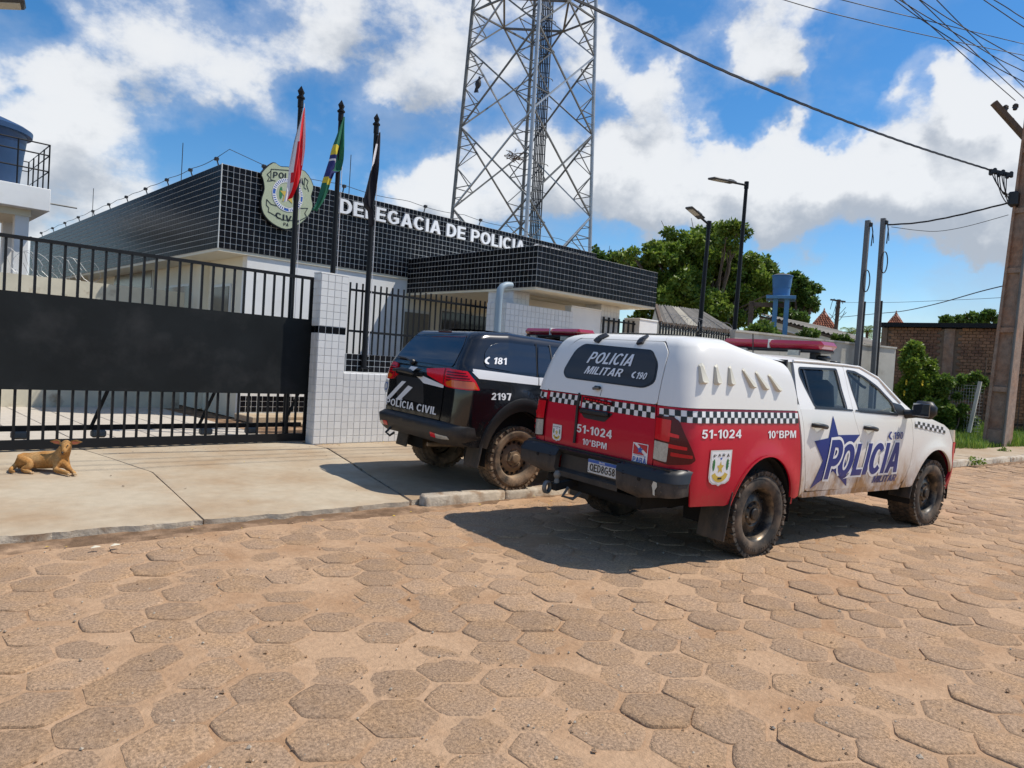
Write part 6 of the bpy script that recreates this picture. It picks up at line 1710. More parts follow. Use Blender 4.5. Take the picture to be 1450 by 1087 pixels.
def dog():
    p = atZ(64, 664, .17); p.z = walkZ(p.x, p.y)
    v = Vector((-p.x, -p.y, 0)).normalized()             # towards the street
    u = Vector((-v.y, v.x, 0))                           # along the gate, nose end to the right
    # local frame: x = towards the head, y = away from the camera, z up
    d = (u*math.cos(rad(16))+v*math.sin(rad(16))).normalized(); yv = Vector((-d.y, d.x, 0))
    t = thing('dog', 'tan short haired dog lying on the pavement before the gate, ears spread', 'dog', tuple(p), (0, 0, math.atan2(d.y, d.x)))
    s = 1.0
    V = [(-.27, .02, .112), (-.14, .02, .125), (.02, .01, .126), (.15, .0, .132), (.215, -.02, .200), (.245, -.055, .268), (.258, -.085, .316),   # rump, back, chest, neck, back of the head
         (.260, -.128, .304), (.268, -.182, .260), (.270, -.216, .238)]                                  # face, muzzle, tip, turned to the street
    Rr = [(.112, .108), (.130, .118), (.128, .122), (.130, .132), (.100, .104), (.074, .080), (.084, .074), (.068, .060), (.040, .036), (.028, .024)]
    E = [(0, 1), (1, 2), (2, 3), (3, 4), (4, 5), (5, 6), (6, 7), (7, 8), (8, 9)]
    def chain(start, pts, rs):
        k = start
        for q, r in zip(pts, rs): V.append(q); Rr.append(r); E.append((k, len(V)-1)); k = len(V)-1
    V.append((-.315, .02, .100)); Rr.append((.088, .080)); E.append((0, 10))
    # hind legs folded: thigh up, hock back, paw forward
    chain(0, [(-.20, -.105, .125), (-.11, -.150, .080), (-.22, -.165, .040), (-.14, -.185, .022), (-.09, -.195, .018)], [(.100, .085), (.050, .045), (.032, .030), (.026, .022), (.024, .016)])
    chain(0, [(-.18, .13, .12), (-.12, .155, .065), (-.22, .165, .04), (-.13, .175, .02)], [(.075, .07), (.045, .04), (.03, .028), (.024, .018)])
    # tail along the ground
    chain(0, [(-.335, -.05, .06), (-.36, -.12, .032), (-.33, -.19, .026), (-.27, -.23, .024)], [(.034, .034), (.027, .025), (.026, .022), (.014, .012)])
    # forelegs stretched to the camera, paws together
    chain(3, [(.17, -.10, .09), (.15, -.115, .036), (.25, -.195, .028), (.345, -.265, .024), (.372, -.285, .018)], [(.056, .056), (.036, .034), (.029, .027), (.027, .022), (.026, .016)])
    chain(3, [(.27, -.05, .09), (.30, -.07, .040), (.365, -.16, .028), (.415, -.240, .024), (.432, -.265, .018)], [(.054, .054), (.036, .034), (.029, .027), (.027, .022), (.026, .016)])
    skin('body', V, E, Rr, 1, M['fur'], t)
    # ears spread sideways
    for sg, nm in ((-1, 'ear'), (1, 'ear')):
        b = MB(); bx = Vector((.258+sg*.064, -.095, .345)); tip = bx+Vector((sg*.130, .015, .006))
        q = [bx+Vector((0, .02, -.030)), bx+Vector((0, -.02, .018)), bx+Vector((sg*.055, .0, .030)), tip, bx+Vector((sg*.07, .01, -.022))]
        b.add(q+[x+Vector((0, .012, 0)) for x in q], [(0, 1, 2, 3, 4) if sg > 0 else (4, 3, 2, 1, 0), (9, 8, 7, 6, 5) if sg > 0 else (5, 6, 7, 8, 9)]+[(i, (i+1) % 5, 5+(i+1) % 5, 5+i) for i in range(5)], M['fur'])
        c = sum(q, Vector())/5; qi = [c+(x-c)*.72+Vector((0, -.004, 0)) for x in q]; b.add(qi, [(0, 1, 2, 3, 4), (4, 3, 2, 1, 0)], M['earpink']); b.build(nm, t, smooth=40, world=False)
    b = MB(); b.lathe([(0, -.014), (.012, -.010), (.015, 0), (.010, .010), (0, .013)], (.270, -.244, .246), (0, -1, .1), M['nose'], 10); b.build('nose', t, smooth=60, world=False)
    for sg in (-1, 1):
        b = MB(); b.lathe([(0, -.009), (.008, -.005), (.010, 0), (.008, .005), (0, .009)], (.266+sg*.042, -.182, .318), (0, -1, 0), M['nose'], 8); b.build('eye', t, smooth=60, world=False)
    b = MB(); b.box((.270, -.224, .222), (.034, .018, .004), M['nose']); b.build('mouth', t, world=False)
    t.scale = (.72, .82, .86)
    for (x, y) in ((.378, -.298), (.438, -.278), (-.085, -.205)):
        b = MB()
        for k in (-1, 0, 1): b.lathe([(0, -.016), (.010, -.012), (.013, 0), (.010, .012), (0, .016)], (x+k*.013, y-.006+abs(k)*.006, .014), (.1, -1, 0), M['furl'], 8)
        b.build('toes', t, smooth=60, world=False)
dog()
# ------------------------------------------------------------------ vehicles
class Plan:
    """rounded-rectangle plan of a body: u runs along the right side (u = x), round the corners to the rear (u decreasing) and the front"""
    def __init__(s, W0, xr, rr, xf, rf, side, rear, front=None, vmap=None, mirror=False):
        s.W0, s.xr, s.rr, s.xf, s.rf = W0, xr, rr, xf, rf; s.side, s.rear, s.front = side, rear, front or (lambda v: 0.0); s.vmap = vmap; s.mirror = mirror
    def uy(s, y):
        return s.xr+s.rr-(s.rr*pi/2+(y+s.W0-s.rr))
    def wl(s, u):
        t = min(1.0, max(0.0, (u-(s.xr+s.rr))/.85)); return (1-t)**2*(1+2*t)
    def ux(s, x, v):
        u = x
        for _ in range(12): u = x-s.rear(v)*s.wl(u)
        return u
    def U(s, y, v):
        return s.uy(y*s.W0/(s.W0-s.side(v, s.xr)))
    def fy(s, y):
        return s.xf-s.rf+(s.rf*pi/2+(y+s.W0-s.rf))
    def __call__(s, u, v, e=0.0):
        xc = s.xr+s.rr; xd = s.xf-s.rf
        if u < xc:
            q = xc-u
            if q < s.rr*pi/2: a = q/s.rr; x = xc-s.rr*math.sin(a); y = -(s.W0-s.rr+s.rr*math.cos(a)); nx, ny = -math.sin(a), -math.cos(a)
            else: x = s.xr; y = -(s.W0-s.rr)+q-s.rr*pi/2; nx, ny = -1.0, 0.0
        elif u > xd:
            q = u-xd
            if q < s.rf*pi/2: a = q/s.rf; x = xd+s.rf*math.sin(a); y = -(s.W0-s.rf+s.rf*math.cos(a)); nx, ny = math.sin(a), -math.cos(a)
            else: x = s.xf; y = -(s.W0-s.rf)+q-s.rf*pi/2; nx, ny = 1.0, 0.0
        else: x = u; y = -s.W0; nx, ny = 0.0, -1.0
        # the section narrows towards the roof; the rear and front faces lean
        f = (s.W0-s.side(v, u))/s.W0
        if u <= (xc+xd)/2: lean = -s.rear(v)*s.wl(u)          # the whole tail slants, side edges included
        else: lean = nx*abs(nx)*s.front(v)
        z = v if s.vmap is None else s.vmap(v, u)
        p = Vector((x-lean+nx*e, y*f+ny*e, z))
        if s.mirror: p.y = -p.y
        return p
    def mir(s):
        return Plan(s.W0, s.xr, s.rr, s.xf, s.rf, s.side, s.rear, s.front, s.vmap, not s.mirror)
def profile(zs, ws):
    zs = np.array(zs, float); ws = np.array(ws, float)
    # smooth monotone-ish interpolation (pchip-like via fine cubic hermite)
    d = np.gradient(ws, zs)
    def f(z):
        if z <= zs[0]: return float(ws[0]+d[0]*(z-zs[0]))
        if z >= zs[-1]: return float(ws[-1]+d[-1]*(z-zs[-1]))
        i = int(np.searchsorted(zs, z)-1); h = zs[i+1]-zs[i]; t = (z-zs[i])/h
        return float((2*t**3-3*t**2+1)*ws[i]+(t**3-2*t**2+t)*h*d[i]+(-2*t**3+3*t**2)*ws[i+1]+(t**3-t**2)*h*d[i+1])
    return f
def make_wheel(v, name, c, side, R, rimR, width, mt, mr, dish, holes, steer=0.0):
    """steel wheel with tyre; c = centre, side -1 = right hand side"""
    ax = Vector((0, side, 0)); c = Vector(c)
    w = width/2
    b = MB()
    b.lathe([(rimR+.012, w-.012), (rimR+.004, w-.020), (rimR-.006, w-.035), (rimR-.012, w-.07), (rimR*.93, .045), (rimR*.90, dish+.0), (rimR*.78, dish+.012), (rimR*.66, dish+.030), (rimR*.50, dish+.038), (rimR*.42, dish+.030), (rimR*.36, dish+.050), (0, dish+.052)], c, ax, mr, 40)
    b.lathe([(rimR+.012, -w+.012), (rimR-.01, -w+.06), (rimR*.93, 0)], c, ax, mr, 32)
    for i in range(holes):
        a = 2*pi*i/holes; rr = rimR*.80; p = c+Vector((rr*math.cos(a), side*(dish+.012), rr*math.sin(a)))
        b.lathe([(.020, 0), (.015, .004), (0, .0045)], p, ax, M['dark'], 10)
    for i in range(6):
        a = 2*pi*i/6+.3; p = c+Vector((rimR*.40*math.cos(a), side*(dish+.030), rimR*.40*math.sin(a))); b.lathe([(.012, 0), (.012, .016), (.006, .022), (0, .022)], p, ax, mr, 6)
    wh = b.build('wheel', v, smooth=35, world=False)
    b = MB()
    prof = [(rimR+.008, w-.014), (rimR+.020, w+.000), (rimR+.045, w+.010), (rimR+.085, w+.012), (R-.055, w+.004), (R-.028, w-.012), (R-.014, w-.035), (R-.012, 0), (R-.014, -w+.035), (R-.028, -w+.012), (R-.055, -w-.004), (rimR+.085, -w-.012), (rimR+.020, -w), (rimR+.008, -w+.014)]
    b.lathe(prof, c, ax, mt, 56)
    n = 46
    for i in range(n):
        for (off, yy, ln, wd) in ((0, w-.020, .038, .056), (.5, w-.078, .036, .044), (.15, 0.0, .034, .046), (.6, -w+.078, .036, .044), (.1, -w+.020, .038, .056)):
            a = 2*pi*(i+off)/n; rad_ = R-.010; d = Vector((math.cos(a), 0, math.sin(a))); tg = Vector((-math.sin(a), 0, math.cos(a)))
            Rm = Matrix((tg, ax, d)).transposed() @ Matrix.Rotation(.25*(1 if i % 2 else -1), 3, 'Z')
            b.box(c+ax*yy+d*(rad_-.010), (ln, wd, .026), mt, Rm)
        a = 2*pi*(i+.0)/n; d = Vector((math.cos(a), 0, math.sin(a))); tg = Vector((-math.sin(a), 0, math.cos(a)))
        b.box(c+ax*(w-.008)+d*(R-.030), (.032, .022, .026), mt, Matrix((tg, ax, d)).transposed())
    # raised ring and lettering blocks of the side wall
    for i in range(15):
        a = rad(228+i*6.0); d = Vector((math.cos(a), 0, math.sin(a))); tg = Vector((-math.sin(a), 0, math.cos(a)))
        if i != 7: b.box(c+ax*(w+.012)+d*(rimR+.075), (.018, .006, .024), mt, Matrix((tg, ax, d)).transposed())
    b.build('tyre', wh, smooth=35, world=False)
    b = MB(); b.lathe([(rimR*.24, dish+.05), (rimR*.24, dish+.062), (rimR*.20, dish+.070), (0, dish+.072)], c, ax, mr, 20); b.build('hub_cap', wh, smooth=35, world=False)
    return wh
def lp(name, v, fn, m, **k):
    pass
def simple(v, name, mb, smooth=None):
    return mb.build(name, v, smooth=smooth, world=False)
def phone_glyph(u, v, s, shear=0.0):
    """telephone handset: outline"""
    o = [];
    out = arc(0, 0, 1.0, 120, 250, 8); inn = arc(.12, 0.02, .62, 250, 120, 8)
    P = out+[(.05, -1.02), (.15, -.75)]+inn+[(.0, .72), (-.28, 1.0)]
    return [(u+(p[0]+.3)*s*.75+shear*p[1]*s*.5, v+p[1]*s*.5) for p in P]

# ================================================================== the pickup
TRUCK_O = Vector((5.694, 3.622, 0.0))
tr = thing('police_pickup', 'white and red police pickup with a tall white canopy and red light bar', 'pickup truck', tuple(TRUCK_O+Vector((0, 0, -.004))), (rad(1.1), 0, rad(-7.7)))
tW = profile([.40, .50, .62, .78, .95, 1.08, 1.20, 1.27], [.865, .885, .905, .918, .922, .915, .903, .890])
def t_side(z, u):
    w = tW(z)
    for cx in (0.0, 3.085):
        dd = math.hypot(u-cx, z-.37); w += .022*math.exp(-((dd-.47)/.10)**2)
    return .92-w
bodyR = Plan(.92, -1.08, .20, 3.86, .40, t_side, lambda z: max(0, (z-1.0)*.05)+.02*max(0, .8-z)/.3, lambda z: .16*max(0, (z-.85))/.3+.06*max(0, .6-z)/.2)
bodyL = bodyR.mir()
gW = profile([1.20, 1.25, 1.45, 1.60, 1.665, 1.70], [.905, .893, .815, .760, .728, .690])
greenR = Plan(.92, -1.08, .20, 3.86, .40, lambda z, u: .92-gW(z)+.0, lambda z: 0.0); greenL = greenR.mir()
# canopy: v is the length along the section
_cs = np.array([1.245, 1.36, 1.50, 1.60, 1.68, 1.745, 1.80, 1.86, 1.95, 2.10]); _cw = np.array([.905, .894, .876, .860, .838, .802, .748, .68, .575, .43]); _cz = np.array([1.245, 1.36, 1.50, 1.60, 1.675, 1.735, 1.765, 1.785, 1.80, 1.812])
_cwf = profile(_cs, _cw); _czf = profile(_cs, _cz)
_crf = profile([1.245, 1.30, 1.50, 1.62, 1.70, 1.76, 1.82, 1.90, 2.10], [.0, .014, .080, .132, .175, .215, .270, .37, .60])
def can_z(v, u):
    k = interp(u, [-.9, -.62, -.23, .20, .40], [1, 1, .93, .82, .76]); return 1.245+(_czf(v)-1.245)*k
canR = Plan(.92, -1.08, .19, 3.9, .5, lambda v, u: .92-_cwf(v), lambda v: _crf(v), None, can_z); canL = canR.mir()
ARC_R = 0.435; ACX, ACZ = -.01, .37
def two(name, loops, Pr, m, step=(.07, .06), thick=.014, eps=0.0):
    a = sheet(name, loops, Pr, m, tr, step, thick, eps); b_ = sheet(name, loops, Pr.mir(), m, tr, step, thick, eps); return a, b_
uyT = bodyR.uy
# bed (red)
th0 = math.degrees(math.asin((.485-ACZ)/ARC_R)); 
bed = [(uyT(-.665), 1.245), (uyT(-.665), .735), (-.95, .735), (-.90, .50)] + [(-.51, .485)] + arc(ACX, ACZ, ARC_R, 180-th0, th0, 18, .50) + [(.47, .485), (.54, .50), (.50, .80), (.455, 1.02), (.405, 1.245)]
two('bed_side', [bed], bodyR, M['pred'])
# tailgate
yy = lambda y: uyT(y)
tg = rpoly([(yy(.655), 1.245), (yy(.655), .765), (yy(-.655), .765), (yy(-.655), 1.245)], .015)
tailgate = sheet('tailgate', [tg], bodyR, M['pred'], tr, (.08, .06), .03)
# checker bands
def checker(name, P, u0, u1, z0, z1, parent, e=.004, sq=None, rows=2, start=0, colw='decw', tilt=0.0, both=False):
    parts = []
    def Q(u, v, ee=0.0): return P(u, v+tilt*(u-u0), ee)
    sheet('x', [rect(u0, z0, u1, z1)], Q, M[colw], parent, (.06, .06), 0, e, add_to=parts)
    sq = sq or (z1-z0)/rows; n = int(round((u1-u0)/sq)); sq = (u1-u0)/n
    for r in range(rows):
        for i in range(n):
            if (i+r+start) % 2 == 0: sheet('x', [rect(u0+i*sq, z0+(z1-z0)*r/rows, u0+(i+1)*sq, z0+(z1-z0)*(r+1)/rows)], Q, M['deck'], parent, None, 0, e+.002, add_to=parts)
    return join_sheets(name, parts, parent)
checker('checker_band', bodyR, uyT(-.672)+.02, .415, 1.140, 1.228, tr); checker('checker_band', bodyL, uyT(-.672)+.02, .415, 1.140, 1.228, tr)
checker('checker_band', bodyR, yy(.645), yy(.215), 1.150, 1.238, tailgate); checker('checker_band', bodyR, yy(.195), yy(-.648), 1.142, 1.230, tailgate, start=1)
def txt(s, P, u0, v0, u1, v1, m, parent, name='lettering', bold=.03, shear=0.0, e=.005, grow=0.0, step=(.05, .06)):
    return sheet(name, word_loops(s, u0, v0, u1, v1, shear, grow), P, m, parent, step, 0, e)
def badge_para(P, u0, v0, u1, v1, parent):
    """state shield: white, gold garland, green sprigs, the word across the top"""
    parts = []; w = u1-u0; h = v1-v0; X = lambda a: u0+a*w; Z = lambda a: v0+a*h
    shp = [(0, 1), (1, 1), (1, .26), (.95, .14), (.80, .06), (.62, .05), (.5, 0), (.38, .05), (.20, .06), (.05, .14), (0, .26)]
    def add(pl, m, e): sheet('x', [[(X(a), Z(c)) for a, c in pl]], P, m, parent, (.08, .08), 0, e, add_to=parts)
    add([(.5+(a-.5)*1.10, .5+(c-.5)*1.07) for a, c in shp], M['decr'], .004); add([(.5+(a-.5)*1.04, .5+(c-.5)*1.03) for a, c in shp], M['decs'], .005); add([(.5+(a-.5)*.93, .5+(c-.5)*.95) for a, c in shp], M['decw'], .006)
    gar = arc(.5, .40, .40, 195, 345, 14, .30)+arc(.5, .42, .24, 345, 195, 14, .16); add(gar, M['decy'], .0075)
    for sx in (-1, 1):
        add([(.5+sx*(.33+.06*math.cos(a)), .60+.17*math.sin(a)) for a in np.linspace(0, 2*pi, 13)[:-1]], M['decg'], .0075)
        for k in range(3): add([(.5+sx*.30, .50+k*.08), (.5+sx*.42, .55+k*.08), (.5+sx*.33, .57+k*.08)], M['decg'], .0085)
    add([(.5+(.16 if k % 2 == 0 else .07)*math.sin(pi*k/5)*1.1, .52+(.19 if k % 2 == 0 else .09)*math.cos(pi*k/5)) for k in range(10)], M['decy'], .0075)
    add([(.44, .80), (.56, .80), (.5, .73)], M['decbl'], .0075); add([(.40, .185), (.60, .185), (.60, .235), (.40, .235)], M['deck'], .009)
    for k, chh in enumerate('PARÁ'):
        a = .18+k*.215; zc = .845+.03*math.sin(pi*(k+.5)/4)
        sheet('x', word_loops(chh, X(a-.065), Z(zc-.035), X(a+.065), Z(zc+.04)), P, M['deck'], parent, None, 0, .0085, add_to=parts)
    return join_sheets('state_shield', parts, parent)
for P in (bodyR, bodyL):
    if P is bodyR:
        txt('51-1024', P, -.86, 1.025, -.375, 1.092, M['decw'], tr, 'unit_number'); txt('10ºBPM', P, -.02, 1.018, .385, 1.080, M['decw'], tr, 'unit_number')
        badge_para(P, -.735, .655, -.485, .93, tr)
txt('51-1024', bodyR, yy(.225), .925, yy(-.205), .995, M['decw'], tailgate, 'unit_number'); txt('10ºBPM', bodyR, yy(.14), .83, yy(-.155), .882, M['decw'], tailgate, 'unit_number')
badge_para(bodyR, yy(.545), .81, yy(.425), .955, tailgate)
def state_sticker():
    parts = []; P = bodyR; u0, v0, u1, v1 = yy(-.445), .778, yy(-.605), .935
    X = lambda a: u0+a*(u1-u0); Z = lambda a: v0+a*(v1-v0)
    def add(pl, m, e): sheet('x', [[(X(a), Z(c)) for a, c in pl]], P, m, tailgate, None, 0, e, add_to=parts)
    add([(0, 0), (1, 0), (1, 1), (0, 1)], M['decw'], .004); add([(.05, .44), (.05, .96), (.80, .44)], M['decr'], .006); add([(.28, .96), (.95, .96), (.95, .56)], M['decr'], .006)
    add([(.5+(.21 if k % 2 == 0 else .085)*math.sin(pi*k/5), .68+(.20 if k % 2 == 0 else .085)*math.cos(pi*k/5)) for k in range(10)], M['decbl'], .008)
    for (s, a, b_, c, d) in (('PARÁ', .06, .05, .94, .30),): sheet('x', word_loops(s, X(a), Z(b_), X(c), Z(d)), P, M['decbl'], tailgate, None, 0, .006, add_to=parts)
    vs, fs = text_box('GOVERNO DO', X(.10), Z(.375), X(.90), Z(.415), .02); sheet('x', vs, P, M['decbl'], tailgate, None, 0, .006, faces=fs, add_to=parts)
    join_sheets('state_sticker', parts, tailgate)
state_sticker()
# tailgate furniture
rec = rpoly([(yy(.235), 1.135), (yy(.15), 1.055), (yy(-.105), 1.05), (yy(-.195), 1.13)], .02)
sheet('handle_recess', [rec], bodyR, M['plastic'], tailgate, (.05, .05), 0, .004)
b = MB(); pz = bodyR(yy(.02), 1.115, .02); b.box(pz, (.035, .34, .045), M['plastic'], bev=.012); simple(tailgate, 'handle', b, 40)
led = rpoly([(yy(.165), 1.205), (yy(-.175), 1.192), (yy(-.175), 1.222), (yy(.165), 1.236)], .014); sheet('brake_lamp', [led], bodyR, M['lampdred'], tailgate, (.05, .05), .02, .014)
for k in range(9): 
    q = bodyR(yy(.145-k*.036), 1.220-k*.0015, .016); b = MB(); b.box(q, (.006, .022, .012), M['lampred']); simple(tailgate, 'brake_lamp_cell', b)
b = MB(); b.tube([bodyR(yy(.235+.0*k), 1.262-.062*k, .012+.004*math.sin(k)) for k in range(8)], .013, M['plastic'], 8); simple(tailgate, 'strap', b, 60)
# tail lamps wrap the corner
lamp = rpoly([(yy(-.668), 1.168), (yy(-.668), .832), (yy(-.80), .815), (-.955, .832), (-.912, .862), (-.945, .93), (-1.015, 1.06), (-1.055, 1.15), (-1.10, 1.175)], .012)
for P in (bodyR, bodyL):
    L_ = sheet('tail_lamp', [lamp], P, M['lampdred'], tr, (.04, .05), .03, .012)
    if True:
        sheet('lamp_cell', [rpoly([(yy(-.672), 1.155), (yy(-.672), .995), (yy(-.80), .985), (yy(-.805), 1.15)], .01)], P, M['lampred'], L_, (.03, .05), 0, .016)
        sheet('lamp_cell', [rpoly([(yy(-.672), .982), (yy(-.672), .842), (yy(-.79), .832), (yy(-.795), .972)], .01)], P, M['lampclear'], L_, (.03, .05), 0, .016)
        for (z_, ua, ub) in ((1.04, -1.13, -1.05), (.955, -1.12, -.99), (.895, -1.10, -.945)):
            sheet('lamp_cell', [rpoly([(ua, z_+.018), (ua, z_-.012), (ub, z_-.020), (ub, z_+.004)], .006)], P, M['lampred'], L_, (.03, .05), 0, .017)
# rear bumper
bump_side = lambda z, u: .92-interp(z, [.52, .60, .70, .765, .785], [.865, .92, .925, .915, .86])
bumpP = Plan(.945, -1.175, .11, 3.9, .5, lambda z, u: .945-interp(z, [.53, .545, .60, .69, .755, .785], [.915, .93, .945, .945, .925, .89]), lambda z: interp(z, [.53, .545, .60, .69, .755, .785], [.05, .03, .0, .0, .03, .10]))
ub = bumpP.uy
bp = [(ub(-.36), .775), (ub(-.385), .56), (ub(-.60), .525), (ub(-.82), .575), (-.985, .60), (-.985, .785), (ub(-.80), .785)]
for P in (bumpP, bumpP.mir()):
    e1 = sheet('bumper_end', [bp], P, M['bumpw'], tr, (.04, .03), .05)
    sheet('bumper_cap', [rpoly([(ub(-.365), .784), (ub(-.372), .700), (ub(-.60), .693), (-.99, .693), (-.98, .788), (ub(-.80), .788)], .008)], P, M['plastic'], e1, (.04, .03), .02, .010)
b = MB(); 
vs = []; prof = [(-1.10, .775), (-1.15, .765), (-1.135, .74), (-1.105, .72), (-1.105, .60), (-1.15, .575), (-1.15, .53), (-1.05, .52)]
for yv_ in (.375, -.375): vs += [(x, yv_, z) for x, z in prof]
n = len(prof); b.add(vs, [(i, i+1, n+i+1, n+i) for i in range(n-1)], M['pblackm']); simple(tr, 'bumper_centre', b, 40)
b = MB(); b.box((-1.03, 0, .775), (.16, 1.72, .02), M['plastic']); simple(tr, 'bumper_step', b)
for sy in (-1, 1):
    for (y, z) in ((.62, .68), (.45, .70)): b = MB(); b.lathe([(.018, 0), (.014, .006), (0, .007)], bumpP(ub(-y), z, .0) if sy < 0 else bumpP.mir()(ub(-y), z, .0), (-1, 0, 0), M['dark'], 12); simple(tr, 'sensor', b)
b = MB(); q = bumpP(ub(-.77), .655, .003); b.add([q+Vector((-.002, a, c)) for a, c in ((-.0, .035), (-.035, .03), (-.04, .0), (-.02, -.03), (-.025, -.07), (-.005, -.065), (.0, -.03), (.012, 0))], [tuple(range(8))], M['vent']); simple(tr, 'bumper_scuff', b)
# number plate
pm = MB(); Rp = Matrix.Rotation(rad(-6), 3, 'Y')
b = MB(); b.box((-1.122, -.165, .675), (.010, .345, .115), M['plate'], bev=.004); plate = simple(tr, 'number_plate', b)
def plane_map(c, ux, uz, nn):
    c, ux, uz, nn = map(Vector, (c, ux, uz, nn)); return lambda u, v, e=0.0: c+ux*u+uz*v+nn*e
pmap = plane_map((-1.1275, -.165, .675), (0, -1, 0), (0, 0, 1), (-1, 0, 0))
sheet('plate_band', [rect(-.168, .030, .168, .055)], pmap, M['decbl'], plate, None, 0, .001)
vs, fs = text_box('BRASIL', -.035, .036, .035, .050, .02); sheet('lettering', vs, pmap, M['decw'], plate, None, 0, .002, faces=fs); txt('QED8G58', pmap, -.145, -.040, .150, .022, M['deck'], plate, bold=.02, e=.002, step=None)
vs, fs = text_box('BR', -.160, -.045, -.150, -.036); sheet('lettering', vs, pmap, M['deck'], plate, None, 0, .002, faces=fs)
# tow hitch
b = MB(); b.bar((-1.0, .22, .50), (-1.30, .22, .46), .06, .06, M['dark']); b.lathe([(.02, 0), (.025, .04), (.018, .06), (.03, .08), (.032, .10), (.02, .125), (0, .13)], (-1.27, .22, .47), (0, 0, 1), M['galvd'], 12)
b.lathe([(.04, -.02), (.055, -.015), (.055, .015), (.04, .02)], (-1.33, .27, .45), (-.3, 1, 0), M['galvd'], 14); b.tube([(-1.2, .15, .46), (-1.28, .12, .40), (-1.2, .08, .38), (-1.1, .1, .42)], .014, M['galvd'], 6); b.bar((-1.02, -.5, .47), (-1.02, .6, .47), .07, .07, M['dark']); simple(tr, 'tow_hitch', b, 40)
# canopy
cU = canR.U; cuy = lambda y: canR.U(y, 1.52)
side_c = [(cU(-.66, 1.25), 1.25), (.405, 1.25), (.40, 1.40), (.37, 1.55), (.33, 1.70), (.29, 1.80), (.27, 2.08), (cU(-.30, 2.08), 2.08), (cU(-.50, 1.76), 1.76), (cU(-.60, 1.66), 1.66)]
cs_ = two('canopy_side', [side_c], canR, M['pwhitec'], (.06, .045), 0)
topc = sheet('canopy_top', [[(cU(.50, 1.755), 1.755), (cU(.30, 2.08), 2.08), (cU(-.30, 2.08), 2.08), (cU(-.50, 1.755), 1.755)]], canR, M['pwhitec'], tr, (.06, .04), 0)
top = MB(); vs = []
for i in range(9):
    x = -.60+.92*i/8
    for j in range(9):
        y = -.52+1.04*j/8; z = can_z(2.05, x)+.012*(1-(y/.52)**2); vs.append((x, y, z))
top.add(vs, [(i*9+j, (i+1)*9+j, (i+1)*9+j+1, i*9+j+1) for i in range(8) for j in range(8)], M['pwhitec']); simple(tr, 'canopy_roof', top, 60)
door_o = rpoly([(cU(.655, 1.252), 1.252), (cU(-.655, 1.252), 1.252), (cU(-.595, 1.66), 1.66), (cU(-.49, 1.75), 1.75), (cU(.49, 1.75), 1.75), (cU(.595, 1.66), 1.66)], .03)
win = rpoly([(cuy(.50), 1.44), (cuy(.44), 1.385), (cuy(-.46), 1.372), (cuy(-.555), 1.42), (cuy(-.535), 1.56), (cuy(-.43), 1.665), (cuy(.40), 1.69), (cuy(.46), 1.64)], .045)
cdoor = sheet('canopy_door', [door_o], canR, M['pwhitec'], tr, (.06, .045), .02, .006)
gl = sheet('rear_window', [win], canR, M['glassw'], cdoor, (.06, .045), .004, .012)
ring = [ [((p[0]-cuy(-.03))*1.035+cuy(-.03), (p[1]-1.53)*1.06+1.53) for p in win] ]
sheet('window_seal', ring, canR, M['plastic'], cdoor, (.06, .045), .004, .009)
txt('POLICIA', canR, cuy(.255), 1.525, cuy(-.305), 1.625, M['decw'], gl, bold=.035, shear=.25, e=.018); txt('MILITAR', canR, cuy(.235), 1.432, cuy(-.225), 1.498, M['decw'], gl, bold=.03, shear=.25, e=.018); txt('190', canR, cuy(-.365), 1.43, cuy(-.485), 1.485, M['decw'], gl, bold=.02, shear=.25, e=.018)
sheet('phone_mark', [phone_glyph(cuy(-.345), 1.46, .055, .2)], canR, M['decw'], gl, None, 0, .018)
for y in (.27, -.285):
    b = MB(); P_ = [canR(cuy(y), v_, .022) for v_ in (1.72, 1.76, 1.80, 1.835)]
    for i in range(3): b.bar(P_[i], P_[i+1], .062, .022, M['plastic'], up=(-1, 0, .5))
    simple(tr, 'door_hinge', b, 40)
b = MB(); q = canR(cuy(.015), 1.325, .02); b.box(q, (.03, .075, .03), M['plastic'], bev=.01); b.tube([q+Vector((-.01, -.03, 0)), q+Vector((-.02, .03, -.01))], .012, M['galvd'], 8); simple(tr, 'door_latch', b, 40)
seam = strip([(cuy(-.03), 1.26), (cuy(-.03), 1.31)], .004); sheet('door_seam', [seam], canR, M['dark'], cdoor, None, 0, .009)
# louvred vents: half cones, three upright and three slanting
for (u0, lean) in ((-.845, 0), (-.685, 0), (-.515, 0), (-.29, 1), (-.115, 1), (.065, 1)):
    vz0, vz1 = 1.445, 1.575
    for P, nm in ((canR, 'vent_hood'), (canL, 'vent_hood')):
        b = MB(); ut = u0-(.055 if lean else 0.005); ubm = u0+(.055 if lean else .0)
        ut = canR.ux(ut, vz1); ubm = canR.ux(ubm, vz0)
        base = [P(ut-.025, vz1, .003), P(ut, vz1+.018, .003), P(ut+.025, vz1, .003), P(ubm+.045, vz0+.006, .003), P(ubm+.030, vz0-.012, .003), P(ubm-.030, vz0-.012, .003), P(ubm-.045, vz0+.006, .003)]
        out = [P(ut-.010, vz1-.012, .012), P(ut, vz1-.004, .014), P(ut+.012, vz1-.012, .012), P(ubm+.030, vz0+.014, .028), P(ubm+.018, vz0+.002, .034), P(ubm-.018, vz0+.002, .034), P(ubm-.030, vz0+.014, .028)]
        n = 7; fs = [(i, (i+1) % n, n+(i+1) % n, n+i) for i in range(n)]+[(n, n+1, n+2), (n, n+2, n+3, n+6), (n+3, n+4, n+5, n+6)]
        if P is canR: fs = [f[::-1] for f in fs]
        b.add(base+out, fs, M['vent']); simple(tr, nm, b, 30)
